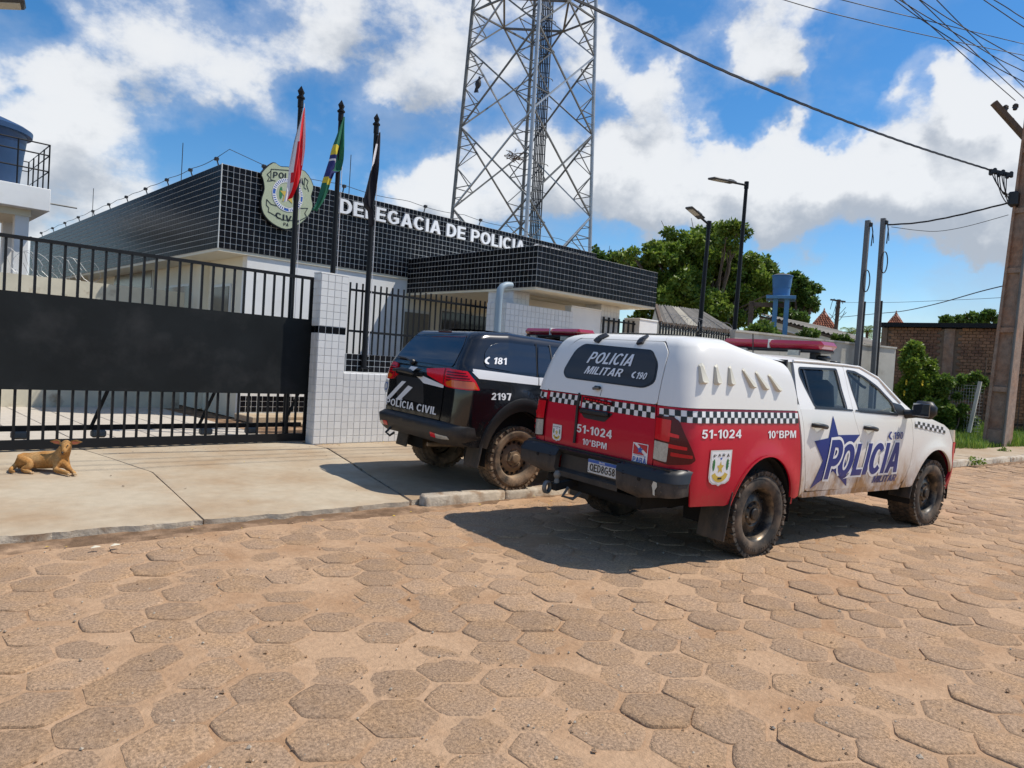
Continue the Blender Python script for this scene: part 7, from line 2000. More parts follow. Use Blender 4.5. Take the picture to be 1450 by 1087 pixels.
b = MB(); b.lathe([(.26, 0), (.25, .03), (.18, .05), (0, .06)], (-.12, .05, 1.72), (0, 0, 1), M['plastic'], 20); simple(tr, 'roof_vent', b, 50)
# cab: rear corner strip, doors, fender
two('cab_corner', [[(.43, 1.245), (.48, 1.02), (.525, .80), (.565, .50), (.64, .535), (.535, .90), (.505, 1.11), (.455, 1.30), (.40, 1.30), (.38, 1.245)]], bodyR, M['pwhite'])
def win_sheet(P, poly, parent, m, nm='window'): return sheet(nm, [poly], P, m, parent, (.06, .05), 0, -.012)
rw = rpoly([(.605, 1.618), (1.235, 1.632), (1.235, 1.268), (.705, 1.283), (.585, 1.56)], [.03, .02, .02, .04, .05])
fwn = rpoly([(1.415, 1.628), (1.445, 1.255), (2.20, 1.228), (2.135, 1.35), (1.945, 1.485), (1.72, 1.578), (1.56, 1.622)], [.02, .02, .02, .02, .05, .05, .03])
rdo_top = [(.545, 1.665), (.47, 1.36), (.468, 1.262), (1.335, 1.262), (1.372, 1.672)]
fdo_top = [(1.378, 1.672), (1.341, 1.262), (2.46, 1.235), (2.30, 1.335), (1.985, 1.57), (1.72, 1.665)]
rdo_low = [(.469, 1.262), (.510, 1.11), (.540, .90), (.645, .555), (.68, .535), (1.508, .520), (1.488, .90), (1.455, 1.02), (1.36, 1.18), (1.335, 1.262)]
fdo_low = [(1.341, 1.262), (1.366, 1.18), (1.461, 1.02), (1.494, .90), (1.514, .520), (2.40, .512), (2.47, .56), (2.525, .72), (2.535, .95), (2.49, 1.15), (2.46, 1.235)]
for P, G in ((bodyR, greenR), (bodyL, greenL)):
    rd = sheet('rear_door', [rdo_low], P, M['pwhite'], tr, (.07, .05), .02); fd = sheet('front_door', [fdo_low], P, M['pwhite'], tr, (.07, .05), .02)
    sheet('door_frame', [rdo_top, rw], G, M['pwhite'], rd, (.06, .05), .03); sheet('door_frame', [fdo_top, fwn], G, M['pwhite'], fd, (.06, .05), .03)
    win_sheet(G, rw, rd, M['glasst']); win_sheet(G, fwn, fd, M['glasst'])
    # black belt strip, divider bar, dark frame edges
    sheet('belt_trim', [[(.70, 1.268), (1.33, 1.254), (1.33, 1.270), (.70, 1.286)]], G, M['plastic'], rd, (.06, .05), 0, .006); sheet('belt_trim', [[(1.38, 1.252), (2.42, 1.222), (2.40, 1.240), (1.38, 1.268)]], G, M['plastic'], fd, (.06, .05), 0, .006)
    sheet('window_divider', [[(.675, 1.622), (.70, 1.623), (.715, 1.29), (.69, 1.30)]], G, M['plastic'], rd, (.06, .05), .01, -.006)
    sheet('window_seal', [strip([(1.425, 1.620), (1.452, 1.262), (2.19, 1.236)], .014)], G, M['plastic'], fd, (.06, .05), 0, .003)
    sheet('window_seal', [strip(rw+[rw[0]], .020)], G, M['plastic'], rd, (.06, .05), 0, .003); sheet('window_seal', [strip(fwn+[fwn[0]], .022)], G, M['plastic'], fd, (.06, .05), 0, .004)
    sheet('sail_panel', [[(2.20, 1.228), (2.44, 1.225), (2.31, 1.325), (2.135, 1.35)]], G, M['plastic'], fd, (.06, .05), .01, .005)
    for (d_, ux, uz) in ((rd, .735, 1.115), (fd, 1.625, 1.090)):
        sheet('handle_cup', [rpoly([(ux-.075, uz-.02), (ux-.01, uz-.062), (ux+.06, uz-.03), (ux+.075, uz+.01), (ux, uz+.04), (ux-.06, uz+.025)], .03)], P, M['decs'], d_, (.04, .04), 0, .002)
        b = MB(); A = P(ux-.095, uz+.012, .03); B_ = P(ux+.095, uz-.004, .03); b.tube([P(ux-.10, uz+.012, .0), P(ux-.085, uz+.012, .028), P(ux, uz+.008, .042), P(ux+.085, uz-.004, .028), P(ux+.10, uz-.006, .0)], [.018, .022, .020, .022, .018], M['plastic'], 8); simple(d_, 'handle', b, 60)
    sheet('rocker', [[(.60, .525), (.645, .475), (2.42, .455), (2.455, .515)]], P, M['pwhite'], tr, (.08, .04), .04, -.006)
    fa0 = math.degrees(math.asin((.48-.37)/.455))
    fend = [(2.467, 1.24), (2.497, 1.15), (2.542, .95), (2.532, .72), (2.476, .555), (2.45, .47)] + [(2.60, .475)] + arc(3.085, .37, .455, 180-fa0, 28, 18, .49) + [(3.50, .66), (3.475, .80), (3.47, .93), (3.42, 1.00), (3.36, 1.075), (3.24, 1.125), (2.95, 1.185), (2.62, 1.232)]
    fe = sheet('fender', [fend], P, M['pwhite'], tr, (.06, .05), .02)
    fb_ = [(3.51, .66), (3.485, .80), (3.48, .925), (P.fy(0.0), .925), (P.fy(0.0), .40), (3.44, .40), (3.47, .50)]
    sheet('front_bumper', [fb_], P, M['pred'], tr, (.06, .05), .03, .004)
    sheet('headlamp', [[(3.43, 1.00), (3.48, .935), (P.fy(-.50), .935), (P.fy(-.50), 1.03), (3.70, 1.06), (3.38, 1.072)]], P, M['lampclear'], tr, (.05, .05), .02, .0)
    sheet('grille', [[(P.fy(-.49), .93), (P.fy(0), .93), (P.fy(0), 1.06), (P.fy(-.49), 1.04)]], P, M['plastic'], tr, (.06, .05), .02, .002)
    sheet('arch_lip', [strip(arc(ACX, ACZ, ARC_R+.006, 176, 8, 20, .506), .014)], P, M['pred'], tr, None, .0, .012)
    # wheel-house liners
    for (cx, rr, xa) in ((0.0, .425, 180), (3.085, .445, 180)):
        b = MB(); sg = -1 if P is bodyR else 1; vs = []
        pts = arc(cx, .37, rr, 190, -10, 20, .49 if cx < 1 else .48)
        for (x, z) in pts: vs += [(x, sg*.895, z), (x, sg*.45, z)]
        n = len(pts); b.add(vs, [(2*i, 2*i+1, 2*i+3, 2*i+2) for i in range(n-1)], M['dark']); b.box((cx, sg*.45, .72), (rr*2, .01, .46), M['dark']); simple(tr, 'wheel_house', b, 60)
checker('checker_mark', bodyR, 2.56, 3.26, 1.105, 1.170, tr, e=.004, tilt=-.105, sq=.054); checker('checker_mark', bodyL, 2.56, 3.26, 1.105, 1.170, tr, e=.004, tilt=-.105, sq=.054)
# checks on the bumper corner
checker('checker_mark', bodyR, 3.60, 3.74, .80, .92, tr, e=.008, sq=.035, rows=3)
# star and words on the doors
star = [(.98, 1.205), (1.075, 1.045), (1.46, 1.030), (1.235, .862), (1.335, .555), (1.03, .715), (.72, .555), (.84, .80), (.685, .985), (.915, 1.015)]
star = [(.975, 1.21), (1.065, 1.035), (1.45, 1.035), (1.205, .86), (1.335, .545), (1.04, .705), (.715, .555), (.845, .805), (.68, .985), (.905, 1.01)]
for P in (bodyR,):
    sheet('star_print', [star], P, M['decb'], tr, (.06, .05), 0, .004)
    pol = 'POLICIA'
    for (w_, x0, z0_, x1, z1_) in (('P', .900, .640, 1.165, .985), ('OLICIA', 1.085, .652, 2.305, .945)):
        txt(w_, P, x0, z0_, x1, z1_, M['decw'], tr, 'police_outline', shear=.22, e=.006 if w_ == 'OLICIA' else .0085, grow=.095)
        txt(w_, P, x0, z0_, x1, z1_, M['decb'], tr, 'police_lettering', shear=.22, e=.0075 if w_ == 'OLICIA' else .010, grow=.022)
    txt('MILITAR', P, 1.80, .553, 2.285, .622, M['decb'], tr, 'police_lettering', bold=.01, shear=.22, e=.005); txt('190', P, 2.09, .985, 2.295, 1.058, M['decb'], tr, 'police_lettering', bold=.03, shear=.1, e=.010)
    sheet('phone_mark', [phone_glyph(2.035, 1.022, .085, .1)], P, M['decb'], tr, None, 0, .010)
# roof, windscreen, bonnet, front
def grid_sheet(name, rows, m, smooth=60, parent=tr):
    n = len(rows[0]); vs = [p for r in rows for p in r]; b = MB(); b.add(vs, [(i*n+j, i*n+j+1, (i+1)*n+j+1, (i+1)*n+j) for i in range(len(rows)-1) for j in range(n-1)], m); return simple(parent, name, b, smooth)
xs_ = [.36, .45, .65, .95, 1.25, 1.50, 1.72]; zr = [1.700, 1.712, 1.722, 1.730, 1.728, 1.712, 1.685]
rows = []
for x, z in zip(xs_, zr):
    r = []
    for j in range(17):
        a = -1+2*j/16; y = a*.735; zz = z-(.048 if x > .5 else .040)*abs(a)**4 - .004*a*a; r.append((x, y, zz if abs(a) < 1 else 1.664))
    rows.append(r)
grid_sheet('roof', rows, M['pwhite'])
for sg in (-1, 1):
    ap = [(1.68, 1.672), (1.985, 1.575), (2.30, 1.338), (2.47, 1.236)]; rows = []
    for k, (x, z) in enumerate(ap):
        w = gW(z); rows.append([(x, sg*w, z), (x+.05+.03*k, sg*(w-.035), z+.018), (x+.065+.05*k, sg*(w-.075), z+.010)])
    grid_sheet('windscreen_pillar', rows if sg < 0 else [r[::-1] for r in rows], M['pwhite'])
    b = MB(); b.tube([(.55, sg*.728, 1.675), (1.0, sg*.725, 1.682), (1.4, sg*.724, 1.680), (1.68, sg*.730, 1.672), (1.985, sg*.770, 1.578), (2.30, sg*.862, 1.345)], .012, M['pwhite'], 6); simple(tr, 'drip_rail', b, 60)
rows = [[(1.74-.03*a*a, a*.66, 1.676-.01*a*a) for a in np.linspace(-1, 1, 9)], [(2.10-.05*a*a, a*.72, 1.50) for a in np.linspace(-1, 1, 9)], [(2.62-.10*a*a, a*.80, 1.215) for a in np.linspace(-1, 1, 9)]]
grid_sheet('windscreen', rows, M['glasst'])
rows = []
for x, z in ((2.58, 1.222), (2.8, 1.215), (3.1, 1.185), (3.35, 1.145), (3.55, 1.10), (3.70, 1.05)):
    hw = interp(x, [2.58, 3.2, 3.7], [.86, .80, .66]); rows.append([(x-.08*abs(a)**3*(x-2.6), a*hw, z+.02*(1-a*a)-.035*abs(a)**6) for a in np.linspace(-1, 1, 13)])
grid_sheet('bonnet', rows, M['pwhite'])
for sg in (-1, 1):   # gap filler between bonnet and fender
    b = MB(); P = bodyR if sg < 0 else bodyL; vs = []
    pl = [(2.62, 1.232), (2.95, 1.185), (3.24, 1.125), (3.36, 1.075)]
    for (u_, z_) in pl:
        q = P(u_, z_, -.002); vs += [q, Vector((q.x+.01, q.y*.90, z_+.004))]
    b.add(vs, [(2*i, 2*i+1, 2*i+3, 2*i+2) for i in range(3)], M['pwhite']); simple(tr, 'fender_top', b, 60)
b = MB(); b.box((.43, 0, 1.47), (.02, 1.50, .42), M['interior']); simple(tr, 'cab_back', b)
# underbody and interior
b = MB(); b.box((1.3, 0, .52), (4.6, 1.0, .24), M['dark']); b.box((-.2, 0, .95), (1.3, 1.60, .55), M['dark']); b.box((1.5, 0, .70), (1.9, 1.66, .40), M['interior']); b.box((3.0, 0, .80), (1.3, 1.2, .55), M['dark']); b.box((1.5, 0, .49), (1.9, 1.55, .05), M['dark']); simple(tr, 'underbody', b)
b = MB(); b.tube([(0, -.8, .37), (0, .8, .37)], .05, M['dark'], 10); b.tube([(3.085, -.8, .37), (3.085, .8, .37)], .04, M['dark'], 10); b.lathe([(.10, -.12), (.15, 0), (.10, .12)], (0, .05, .37), (0, 1, 0), M['dark'], 14); b.tube([(-.5, .3, .45), (1.2, .3, .42)], .04, M['galvd'], 8); b.bar((.2, -.55, .47), (2.6, -.55, .45), .10, .12, M['dark']); b.bar((.2, .55, .47), (2.6, .55, .45), .10, .12, M['dark'])
b.box((1.45, -.52, .46), (.5, .10, .10), M['dark'], bev=.02); b.box((2.2, -.50, .44), (.22, .16, .14), M['dark'], bev=.02); simple(tr, 'axles', b, 50)
for sy in (-.38, .38):
    b = MB(); b.box((1.75, sy, .98), (.50, .48, .18), M['interior'], bev=.05); b.box((1.50, sy, 1.24), (.16, .46, .58), M['interior'], Matrix.Rotation(rad(-14), 3, 'Y'), bev=.06); b.box((1.42, sy, 1.56), (.10, .26, .17), M['interior'], bev=.04); simple(tr, 'front_seat', b, 40)
b = MB(); b.box((.85, 0, .98), (.46, 1.3, .16), M['interior'], bev=.05); b.box((.62, 0, 1.20), (.14, 1.3, .46), M['interior'], Matrix.Rotation(rad(-12), 3, 'Y'), bev=.05); simple(tr, 'rear_seat', b, 40)
b = MB(); b.box((2.38, 0, 1.10), (.36, 1.5, .30), M['interior'], bev=.08); simple(tr, 'dashboard', b, 40)
b = MB(); b.lathe([(.175, -.012), (.19, 0), (.175, .012), (.162, 0), (.175, -.012)], (2.10, .38, 1.18), (-1, 0, .45), M['interior'], 24); b.bar((2.10, .22, 1.18), (2.10, .54, 1.18), .03, .03, M['interior']); simple(tr, 'steering_wheel', b, 50)
b = MB(); b.box((1.92, 0, 1.575), (.03, .24, .07), M['plastic'], bev=.015); b.box((1.902, 0, 1.575), (.004, .21, .052), M['chrome']); b.bar((1.92, 0, 1.60), (1.98, 0, 1.64), .02, .02, M['plastic']); simple(tr, 'inside_mirror', b, 40)
b = MB(); b.tube([(1.70, -.60, 1.62), (1.76, -.615, 1.585), (1.92, -.65, 1.49), (1.97, -.66, 1.475)], .014, M['interior'], 8); b.tube([(1.70, .60, 1.62), (1.76, .615, 1.585), (1.92, .65, 1.49), (1.97, .66, 1.475)], .014, M['vent'], 8); simple(tr, 'grab_handle', b, 60)
# mirrors
for sg in (-1, 1):
    b = MB(); c = Vector((2.40, sg*1.06, 1.295)); b.box(c, (.15, .24, .175), M['plastic'], Matrix.Rotation(rad(sg*12), 3, 'Z'), bev=.055); b.tube([(2.36, sg*.89, 1.235), (2.40, sg*1.0, 1.25)], [.05, .04], M['plastic'], 10); m_ = simple(tr, 'wing_mirror', b, 55)
    b = MB(); b.box(c+Vector((-.074, 0, 0)), (.008, .18, .125), M['mirrorglass'], Matrix.Rotation(rad(sg*12), 3, 'Z'), bev=.003); simple(m_, 'mirror_glass', b)
# mud flaps
for sg in (-1, 1):
    b = MB(); b.box((-.455, sg*.79, .40), (.014, .27, .40), M['pblackm'], Matrix.Rotation(rad(9), 3, 'Y'), bev=.004); simple(tr, 'mud_flap', b)
    b = MB(); b.box((2.62, sg*.80, .42), (.014, .22, .14), M['pblackm'], Matrix.Rotation(rad(14), 3, 'Y'), bev=.004); simple(tr, 'mud_flap', b)
for (x, sd) in ((0, -1), (0, 1), (3.085, -1), (3.085, 1)):
    make_wheel(tr, 'wheel', (x, sd*.765, .372), sd, .375, .216, .262, M['rubber'], M['rimd'], .028 if x < 1 else .04, 12)
# light bar and roof bits
BX, BZ = 1.36, 1.855
def lightbar(v, x, y0, y1, z, legs, roofz):
    yc = (y0+y1)/2; L_ = abs(y1-y0)
    b = MB(); b.box((x, yc, z-.005), (.30, L_, .085), M['barred'], bev=.035); lb = simple(v, 'light_bar', b, 35)
    b = MB(); b.box((x, yc, z-.058), (.26, L_*.96, .035), M['plastic'], bev=.012); simple(lb, 'base', b, 35)
    b = MB(); b.box((x, yc, z-.004), (.306, .018, .090), M['decs'], bev=.004); simple(lb, 'joint_strip', b)
    for y in legs: b = MB(); b.box((x, y, (z-.07+roofz)/2), (.10, .07, z-.07-roofz+.02), M['plastic'], bev=.012); simple(lb, 'bracket', b, 35)
    b = MB(); b.box((x-.16, yc-.30, z-.085), (.03, .12, .05), M['lampclear']); b.box((x-.16, yc+.30, z-.085), (.03, .12, .05), M['lampclear']); simple(lb, 'alley_lamp', b)
lightbar(tr, BX, -.60, .56, BZ, (-.45, .42), 1.715)
b = MB(); b.box((1.42, -.50, 1.735), (.16, .10, .05), M['plastic'], bev=.02); b.tube([(.5, -.35, 1.70), (.47, -.35, 1.90)], .006, M['rope'], 5); b.box((1.40, -.64, 1.70), (.10, .06, .02), M['plastic'], bev=.006); simple(tr, 'aerial', b, 40)

# ================================================================== the black patrol car
SUV_Z = .125
DZ = .12                      # the body stands this much above its own section heights
zup = lambda v, u: v+DZ
sv = thing('patrol_car', 'black patrol car with white stripes and red tail lamps parked on the pavement', 'car', (5.45, 6.24, SUV_Z), (rad(.9), 0, rad(-7.3)))
sW = profile([.20, .34, .50, .70, .88, 1.0, 1.10, 1.20], [.80, .83, .855, .872, .878, .872, .855, .830])
def s_side(z, u):
    w = sW(z)
    for cx in (0.0, 2.66):
        dd = math.hypot(u-cx, (z-.24)*.82); w += .035*math.exp(-((dd-.50)/.085)**2)
    return .88-w
sR = profile([.20, .40, .60, .80, 1.0, 1.12, 1.18, 1.25], [.02, .0, .0, .015, .03, .05, .075, .11])
sb = Plan(.88, -.80, .20, 3.50, .5, s_side, sR, lambda z: .12*max(0, z-.8)/.3, zup); sbm = sb.mir()
# greenhouse: v along the section, shoulder up to the roof
_gs = [1.10, 1.18, 1.30, 1.45, 1.53, 1.58, 1.63, 1.70, 1.85]; _gw = [.855, .820, .765, .702, .660, .622, .575, .512, .40]; _gz = [1.10, 1.18, 1.298, 1.455, 1.545, 1.582, 1.598, 1.606, 1.612]
_gwf = profile(_gs, _gw); _gzf = profile(_gs, _gz); _grf = profile([1.10, 1.18, 1.30, 1.45, 1.53, 1.58, 1.63, 1.70, 1.85], [.045, .06, .125, .225, .285, .33, .38, .46, .62])
sg_ = Plan(.88, -.80, .15, 3.50, .5, lambda v, u: .88-_gwf(v), _grf, None, lambda v, u: DZ-.02*max(0, (v-1.18)/.4)+_gzf(v)+interp(u, [-.8, -.2, .6, 1.4], [-.01, .005, -.025, -.06])*max(0, (v-1.18)/.4)); sgm = sg_.mir()
us = sb.uy; ug = sg_.uy; gU = sg_.U
def tws(name, loops, Pr, m, step=(.07, .06), thick=.014, eps=0.0, parent=None):
    return [sheet(name, loops, P, m, parent or sv, step, thick, eps) for P in (Pr, Pr.mir())]
aR = .425
ta0 = math.degrees(math.asin((.40-.36)/aR))
quarter = [(us(-.56), 1.16), (us(-.56), .60), (-.78, .585), (-.74, .42), (-.60, .36)] + [(-.44, .36)] + arc(0, .24, aR, 170, 10, 18, .510) + [(.44, .36), (.50, .42), (.44, .75), (.26, .98), (.215, 1.16)]
tws('rear_quarter', [quarter], sb, M['pblack'])
tws('rear_door', [[(.225, 1.16), (.27, .98), (.45, .75), (.51, .40), (1.20, .36), (1.20, 1.16)]], sb, M['pblack'])
tws('front_door', [[(1.21, 1.16), (1.21, .36), (2.12, .36), (2.15, .75), (2.12, 1.12)]], sb, M['pblack'])
tws('fender', [[(2.13, 1.12), (2.16, .75), (2.13, .36), (2.22, .36)] + arc(2.66, .24, aR, 170, 14, 14, .510) + [(3.10, .45), (3.30, .60), (sb.fy(0), .60), (sb.fy(0), .88), (3.1, .95), (2.5, 1.03)]], sb, M['pblack'])
tws('front_bumper', [[(3.10, .44), (3.30, .595), (sb.fy(0), .595), (sb.fy(0), .25), (3.12, .25)]], sb, M['pblackm'])
tws('sill', [[(.46, .40), (.46, .26), (2.20, .26), (2.20, .37), (1.0, .37)]], sb, M['pblackm'], eps=.01)
hatch = sheet('tailgate', [rpoly([(us(.545), 1.16), (us(.545), .61), (us(-.545), .61), (us(-.545), 1.16)], .02)], sb, M['pblack'], sv, (.07, .06), .02, .004)
# flare and mud flap
tws('wheel_flare', [arc(0, .24, aR+.095, 168, 4, 18, .645)+arc(0, .24, aR-.004, 4, 168, 18, .506)], sb, M['pblackm'], (.05, .05), .03, .026)
tws('wheel_flare', [arc(2.66, .24, aR+.09, 170, 8, 18, .64)+arc(2.66, .24, aR-.004, 8, 170, 18, .506)], sb, M['pblackm'], (.05, .05), .03, .026)
for sgn in (-1, 1):
    b = MB(); b.box((-.50, sgn*.77, .43), (.02, .26, .32), M['pblackm'], Matrix.Rotation(rad(10), 3, 'Y'), bev=.006); simple(sv, 'mud_flap', b)
    for cx in (0.0, 2.66):
        b = MB(); vs = []; pts = arc(cx, .36, aR-.01, 190, -10, 18, .50)
        for (x, z) in pts: vs += [(x, sgn*.86, z), (x, sgn*.45, z)]
        n = len(pts); b.add(vs, [(2*i, 2*i+1, 2*i+3, 2*i+2) for i in range(n-1)], M['dark']); b.box((cx, sgn*.45, .70), (.85, .01, .44), M['dark']); simple(sv, 'wheel_house', b, 60)
# bumper
sbp = Plan(.88, -.89, .24, 3.6, .5, lambda z, u: .88-interp(z, [.36, .44, .50, .575, .60], [.80, .865, .875, .87, .82]), lambda z: interp(z, [.36, .40, .46, .56, .595, .61], [.10, .05, .015, .0, .03, .09]), None, zup)
ubp = sbp.uy
tws('rear_bumper', [[(ubp(0), .605), (ubp(0), .385), (ubp(-.55), .375), (-.62, .36), (-.56, .44), (-.58, .60)]], sbp, M['pblackm'], (.05, .04), .05)
for P in (sbp, sbp.mir()):
    rf = sheet('reflector', [rpoly([(ubp(-.50), .485), (ubp(-.50), .435), (ubp(-.60), .43), (ubp(-.60), .48)], .008)], P, M['lampred'], sv, (.04, .04), .01, .006)
    sheet('reflector', [rpoly([(ubp(-.605), .48), (ubp(-.605), .43), (ubp(-.80), .435), (ubp(-.78), .47)], .008)], P, M['lampclear'], sv, (.04, .04), .01, .006)
b = MB(); b.tube([(-.86, .42, .54), (-.92, .42, .48), (-.90, .36, .45), (-.86, .33, .49)], .014, M['plastic'], 8); simple(sv, 'tow_eye', b, 60)
b = MB(); b.box((1.6, 0, .48), (3.3, 1.1, .30), M['dark']); b.box((-.33, 0, .76), (.60, 1.4, .36), M['dark']); b.box((1.2, 0, .87), (3.1, 1.55, .6), M['dark']); b.lathe([(.24, -.08), (.27, -.05), (.27, .05), (.24, .09), (0, .09)], (-.42, .10, .55), (0, 0, 1), M['dark'], 24); b.tube([(-.74, -.22, .43), (-.4, -.24, .42), (0, -.2, .40)], .024, M['rimm'], 8); b.tube([(0, -.8, .36), (0, .8, .36)], .05, M['rimm'], 8); simple(sv, 'underbody', b, 50)
# greenhouse shell and glass
shell = [(gU(-.66, 1.14), 1.14), (2.05, 1.14), (1.62, 1.40), (1.30, 1.55), (1.2, 1.82), (gU(-.30, 1.82), 1.82), (gU(-.48, 1.60), 1.60)]
tws('roof_side', [shell], sg_, M['pblack'], (.06, .045), 0)
sheet('roof_rear', [[(gU(.66, 1.14), 1.14), (gU(.48, 1.60), 1.60), (gU(.30, 1.82), 1.82), (gU(-.30, 1.82), 1.82), (gU(-.48, 1.60), 1.60), (gU(-.66, 1.14), 1.14)]], sg_, M['pblack'], sv, (.06, .045), 0, .0)
rows = []
for i in range(9):
    x = -.28+1.65*i/8; hw = .50; rows.append([(x, y, sg_(x, 1.82).z+.01*(1-(y/hw)**2)) for y in np.linspace(-hw, hw, 9)])
grid_sheet('roof', rows, M['pblack'], 60, sv)
grid_sheet('windscreen', [[(1.30, y, 1.73) for y in np.linspace(-.55, .55, 7)], [(2.10, y, 1.24) for y in np.linspace(-.72, .72, 7)]], M['glassd'], 60, sv)
grid_sheet('bonnet', [[(2.08, y*.78, 1.22) for y in np.linspace(-1, 1, 9)], [(2.7, y*.76, 1.14-.03*y*y) for y in np.linspace(-1, 1, 9)], [(3.25, y*.66, 1.06-.06*y*y) for y in np.linspace(-1, 1, 9)], [(3.45, y*.5, .98) for y in np.linspace(-1, 1, 9)]], M['pblack'], 60, sv)
rgw = rpoly([(gU(.665, 1.205), 1.205), (gU(-.655, 1.18), 1.175), (gU(-.60, 1.40), 1.40), (gU(-.50, 1.55), 1.555), (gU(.50, 1.55), 1.56), (gU(.61, 1.40), 1.40)], .06)
rglass = sheet('rear_window', [rgw], sg_, M['glassd'], sv, (.06, .045), .004, .008)
tws('side_window', [rpoly([(sg_.ux(a_, c_), c_) for a_, c_ in ((-.46, 1.195), (.195, 1.130), (.275, 1.470), (-.22, 1.470), (-.36, 1.43), (-.43, 1.36))], [.05, .02, .02, .05, .06, .06])], sg_, M['glassd'], (.06, .045), .004, .008)
tws('side_window', [rpoly([(.225, 1.145), (1.16, 1.12), (1.16, 1.49), (.31, 1.47)], .02)], sg_, M['glassd'], (.06, .045), .004, .008)
tws('side_window', [rpoly([(1.20, 1.14), (1.92, 1.14), (1.55, 1.40), (1.30, 1.48), (1.20, 1.49)], .03)], sg_, M['glassd'], (.06, .045), .004, .008)
tws('window_divider', [strip([(.48, 1.50), (.455, 1.13)], .018)], sg_, M['plastic'], (.06, .045), 0, .014)
tws('door_seam', [strip([(.285, 1.50), (.205, 1.12)], .012)], sg_, M['dark'], (.06, .045), 0, .012)
# stripes
tws('side_stripe', [[(us(-.76)+.10, 1.172), (-.60, 1.072), (.215, 1.03), (.222, 1.115)]], sb, M['decw'], (.06, .05), 0, .004)
tws('side_stripe', [[(.228, 1.03), (1.19, 1.005), (1.19, 1.10), (.232, 1.115)]], sb, M['decw'], (.06, .05), 0, .004)
sheet('hatch_stripe', [[(us(.37), .955), (us(.27), .955), (us(.60), .735), (us(.70), .735)]], sb, M['decw'], hatch, (.06, .05), 0, .010)
sheet('hatch_stripe', [[(us(.21), .915), (us(.10), .90), (us(.36), .735), (us(.47), .735)]], sb, M['decw'], hatch, (.06, .05), 0, .010)
sheet('hatch_stripe', [[(us(.19), 1.135), (us(.03), 1.13), (us(.19), 1.040), (us(.31), 1.045)]], sb, M['decw'], hatch, (.06, .05), 0, .034)
sheet('hatch_stripe', [rpoly([(us(.11), 1.045), (us(-.06), 1.045), (us(-.55), .975), (us(-.545), .945), (us(-.12), .965), (us(-.04), 1.0)], .02)], sb, M['decw'], hatch, (.06, .05), 0, .008)
# plate recess, garnish
sheet('plate_recess', [rpoly([(us(.53), 1.02), (us(.45), .76), (us(-.18), .745), (us(-.12), .96), (us(-.04), 1.01)], .03)], sb, M['plastic'], hatch, (.06, .05), 0, .006)
b = MB(); b.bar(sb(us(.50), 1.06, .025), sb(us(-.08), 1.055, .025), .035, .05, M['pblack'], up=(0, 0, 1)); b.tube([sb(us(.62), 1.07, .012), sb(us(.40), 1.08, .03), sb(us(.18), 1.07, .03), sb(us(.05), 1.05, .02)], [.02, .03, .03, .02], M['plastic'], 8); simple(hatch, 'handle', b, 50)
badge_pts = [(.5+.5*math.cos(a), .5+.5*math.sin(a)) for a in np.linspace(0, 2*pi, 17)[:-1]]
parts = []; sheet('x', [[(us(.80)+a*.12, .79+c*.16) for a, c in badge_pts]], sb, M['decs'], sv, None, 0, .008, add_to=parts); sheet('x', [[(us(.80)+.06+(a-.5)*.07, .87+(c-.5)*.10) for a, c in badge_pts]], sb, M['decbl'], sv, None, 0, .010, add_to=parts); sheet('x', [[(us(.80)+.06+(a-.5)*.05, .87+(c-.5)*.07) for a, c in badge_pts]], sb, M['decs'], sv, None, 0, .012, add_to=parts); join_sheets('round_badge', parts, sv)
def txs(s, P, a, b_, c, d, m, parent, **k): return txt(s, P, a, b_, c, d, m, parent, **k)
txt('POLÍCIA CIVIL', sb, us(.70), .655, us(-.475), .735, M['decw'], hatch, bold=.03, e=.010)
txt('2197', sb, -.42, .862, -.17, .935, M['decw'], sv, 'unit_number', bold=.03, e=.005); txt('181', sg_, sg_.ux(-.345, 1.27), 1.235, sg_.ux(-.175, 1.27), 1.310, M['decw'], sv, 'emergency_number', bold=.03, e=.014)
sheet('phone_mark', [phone_glyph(sg_.ux(-.415, 1.27), 1.272, .085)], sg_, M['decw'], sv, None, 0, .014)
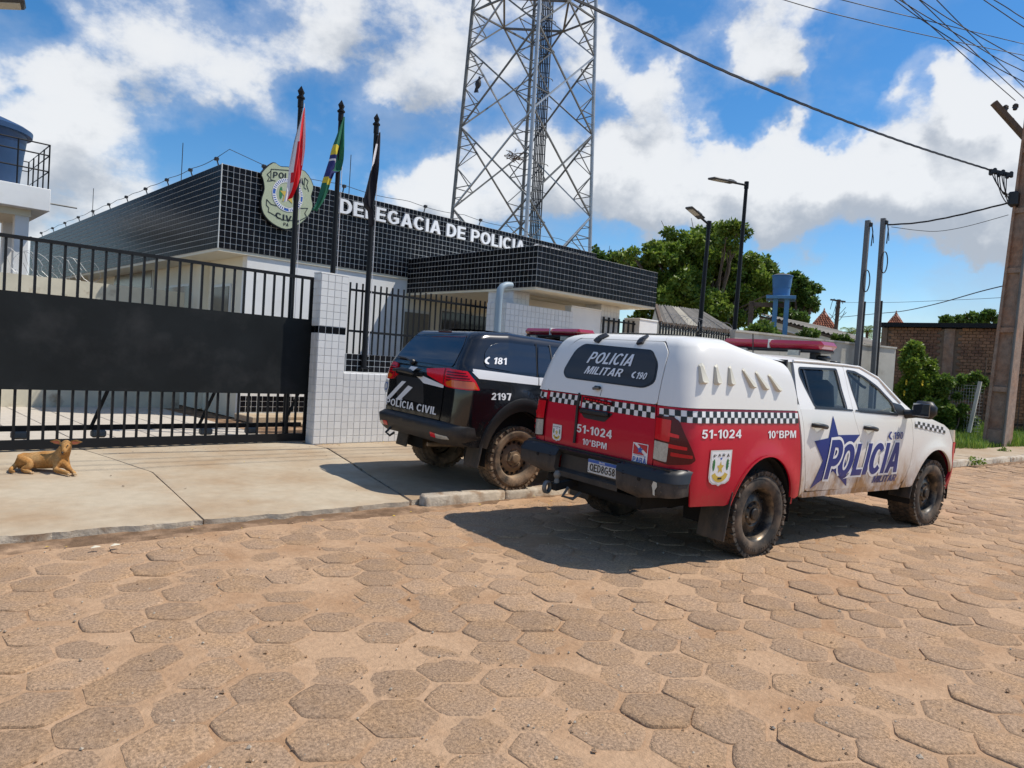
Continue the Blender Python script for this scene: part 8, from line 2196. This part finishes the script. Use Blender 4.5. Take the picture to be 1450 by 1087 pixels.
# tail lamps
tl = rpoly([(us(-.13), 1.135), (us(-.13), 1.07), (us(-.36), 1.02), (us(-.60), .965), (-.66, .955), (-.585, .965), (-.66, 1.07), (-.735, 1.145), (us(-.60), 1.16)], .012)
tl = rpoly([(us(-.145), 1.130), (us(-.20), 1.060), (us(-.47), 1.0), (us(-.62), .965), (-.70, .950), (-.585, .955), (-.645, 1.05), (-.73, 1.140), (us(-.58), 1.158)], .012)
tlL = rpoly([(us(-.56), 1.150), (us(-.50), 1.02), (us(-.62), .965), (-.70, .950), (-.585, .955), (-.645, 1.05), (-.73, 1.140), (us(-.66), 1.168)], .012)
for P, poly in ((sb, tl), (sbm, tlL)):
    L_ = sheet('tail_lamp', [poly], P, M['lampred'], sv, (.04, .03), .04, .020)
    sheet('lamp_cell', [rpoly([(us(-.60), 1.01), (us(-.64), .975), (-.70, .962), (-.61, .965), (-.655, 1.035), (us(-.70), 1.04)], .006)], P, M['lamporange'], L_, (.03, .03), 0, .024)
    sheet('lamp_joint', [strip([(us(-.555), 1.155), (us(-.56), .985)], .010)], P, M['dark'], L_, (.05, .04), 0, .026)
    for k in range(4): sheet('lamp_cell', [strip([(us(-.60)-.0, 1.12-k*.028), (-.74+k*.02, 1.115-k*.026)], .012)], P, M['lampdred'], L_, (.04, .04), 0, .0235)
# high brake lamp, wiper
b = MB(); b.box(sg_(ug(.0), 1.575, .0)+Vector((-.004, 0, -.004)), (.02, .26, .016), M['lampdred']); simple(sv, 'brake_lamp', b)
b = MB(); b.tube([sg_(ug(.22), 1.19, .03), sg_(ug(.40), 1.222, .032), sg_(ug(.63), 1.232, .028)], .010, M['plastic'], 6); b.lathe([(.035, 0), (.03, .03), (0, .035)], sg_(ug(.22), 1.18, .005), (-1, 0, .4), M['plastic'], 12); simple(sv, 'rear_wiper', b, 50)
for sgn in (-1, 1):
    b = MB(); b.box((1.95, sgn*.98, 1.26), (.13, .2, .15), M['pblack'], bev=.05); simple(sv, 'wing_mirror', b, 50)
for (x, sd) in ((0, -1), (0, 1), (2.66, -1), (2.66, 1)):
    make_wheel(sv, 'wheel', (x, sd*.735, .352), sd, .355, .205, .250, M['rubberm'], M['rimm'], .045, 16)
lightbar(sv, 1.20, -.52, .55, 1.790, (-.35, .35), 1.68)
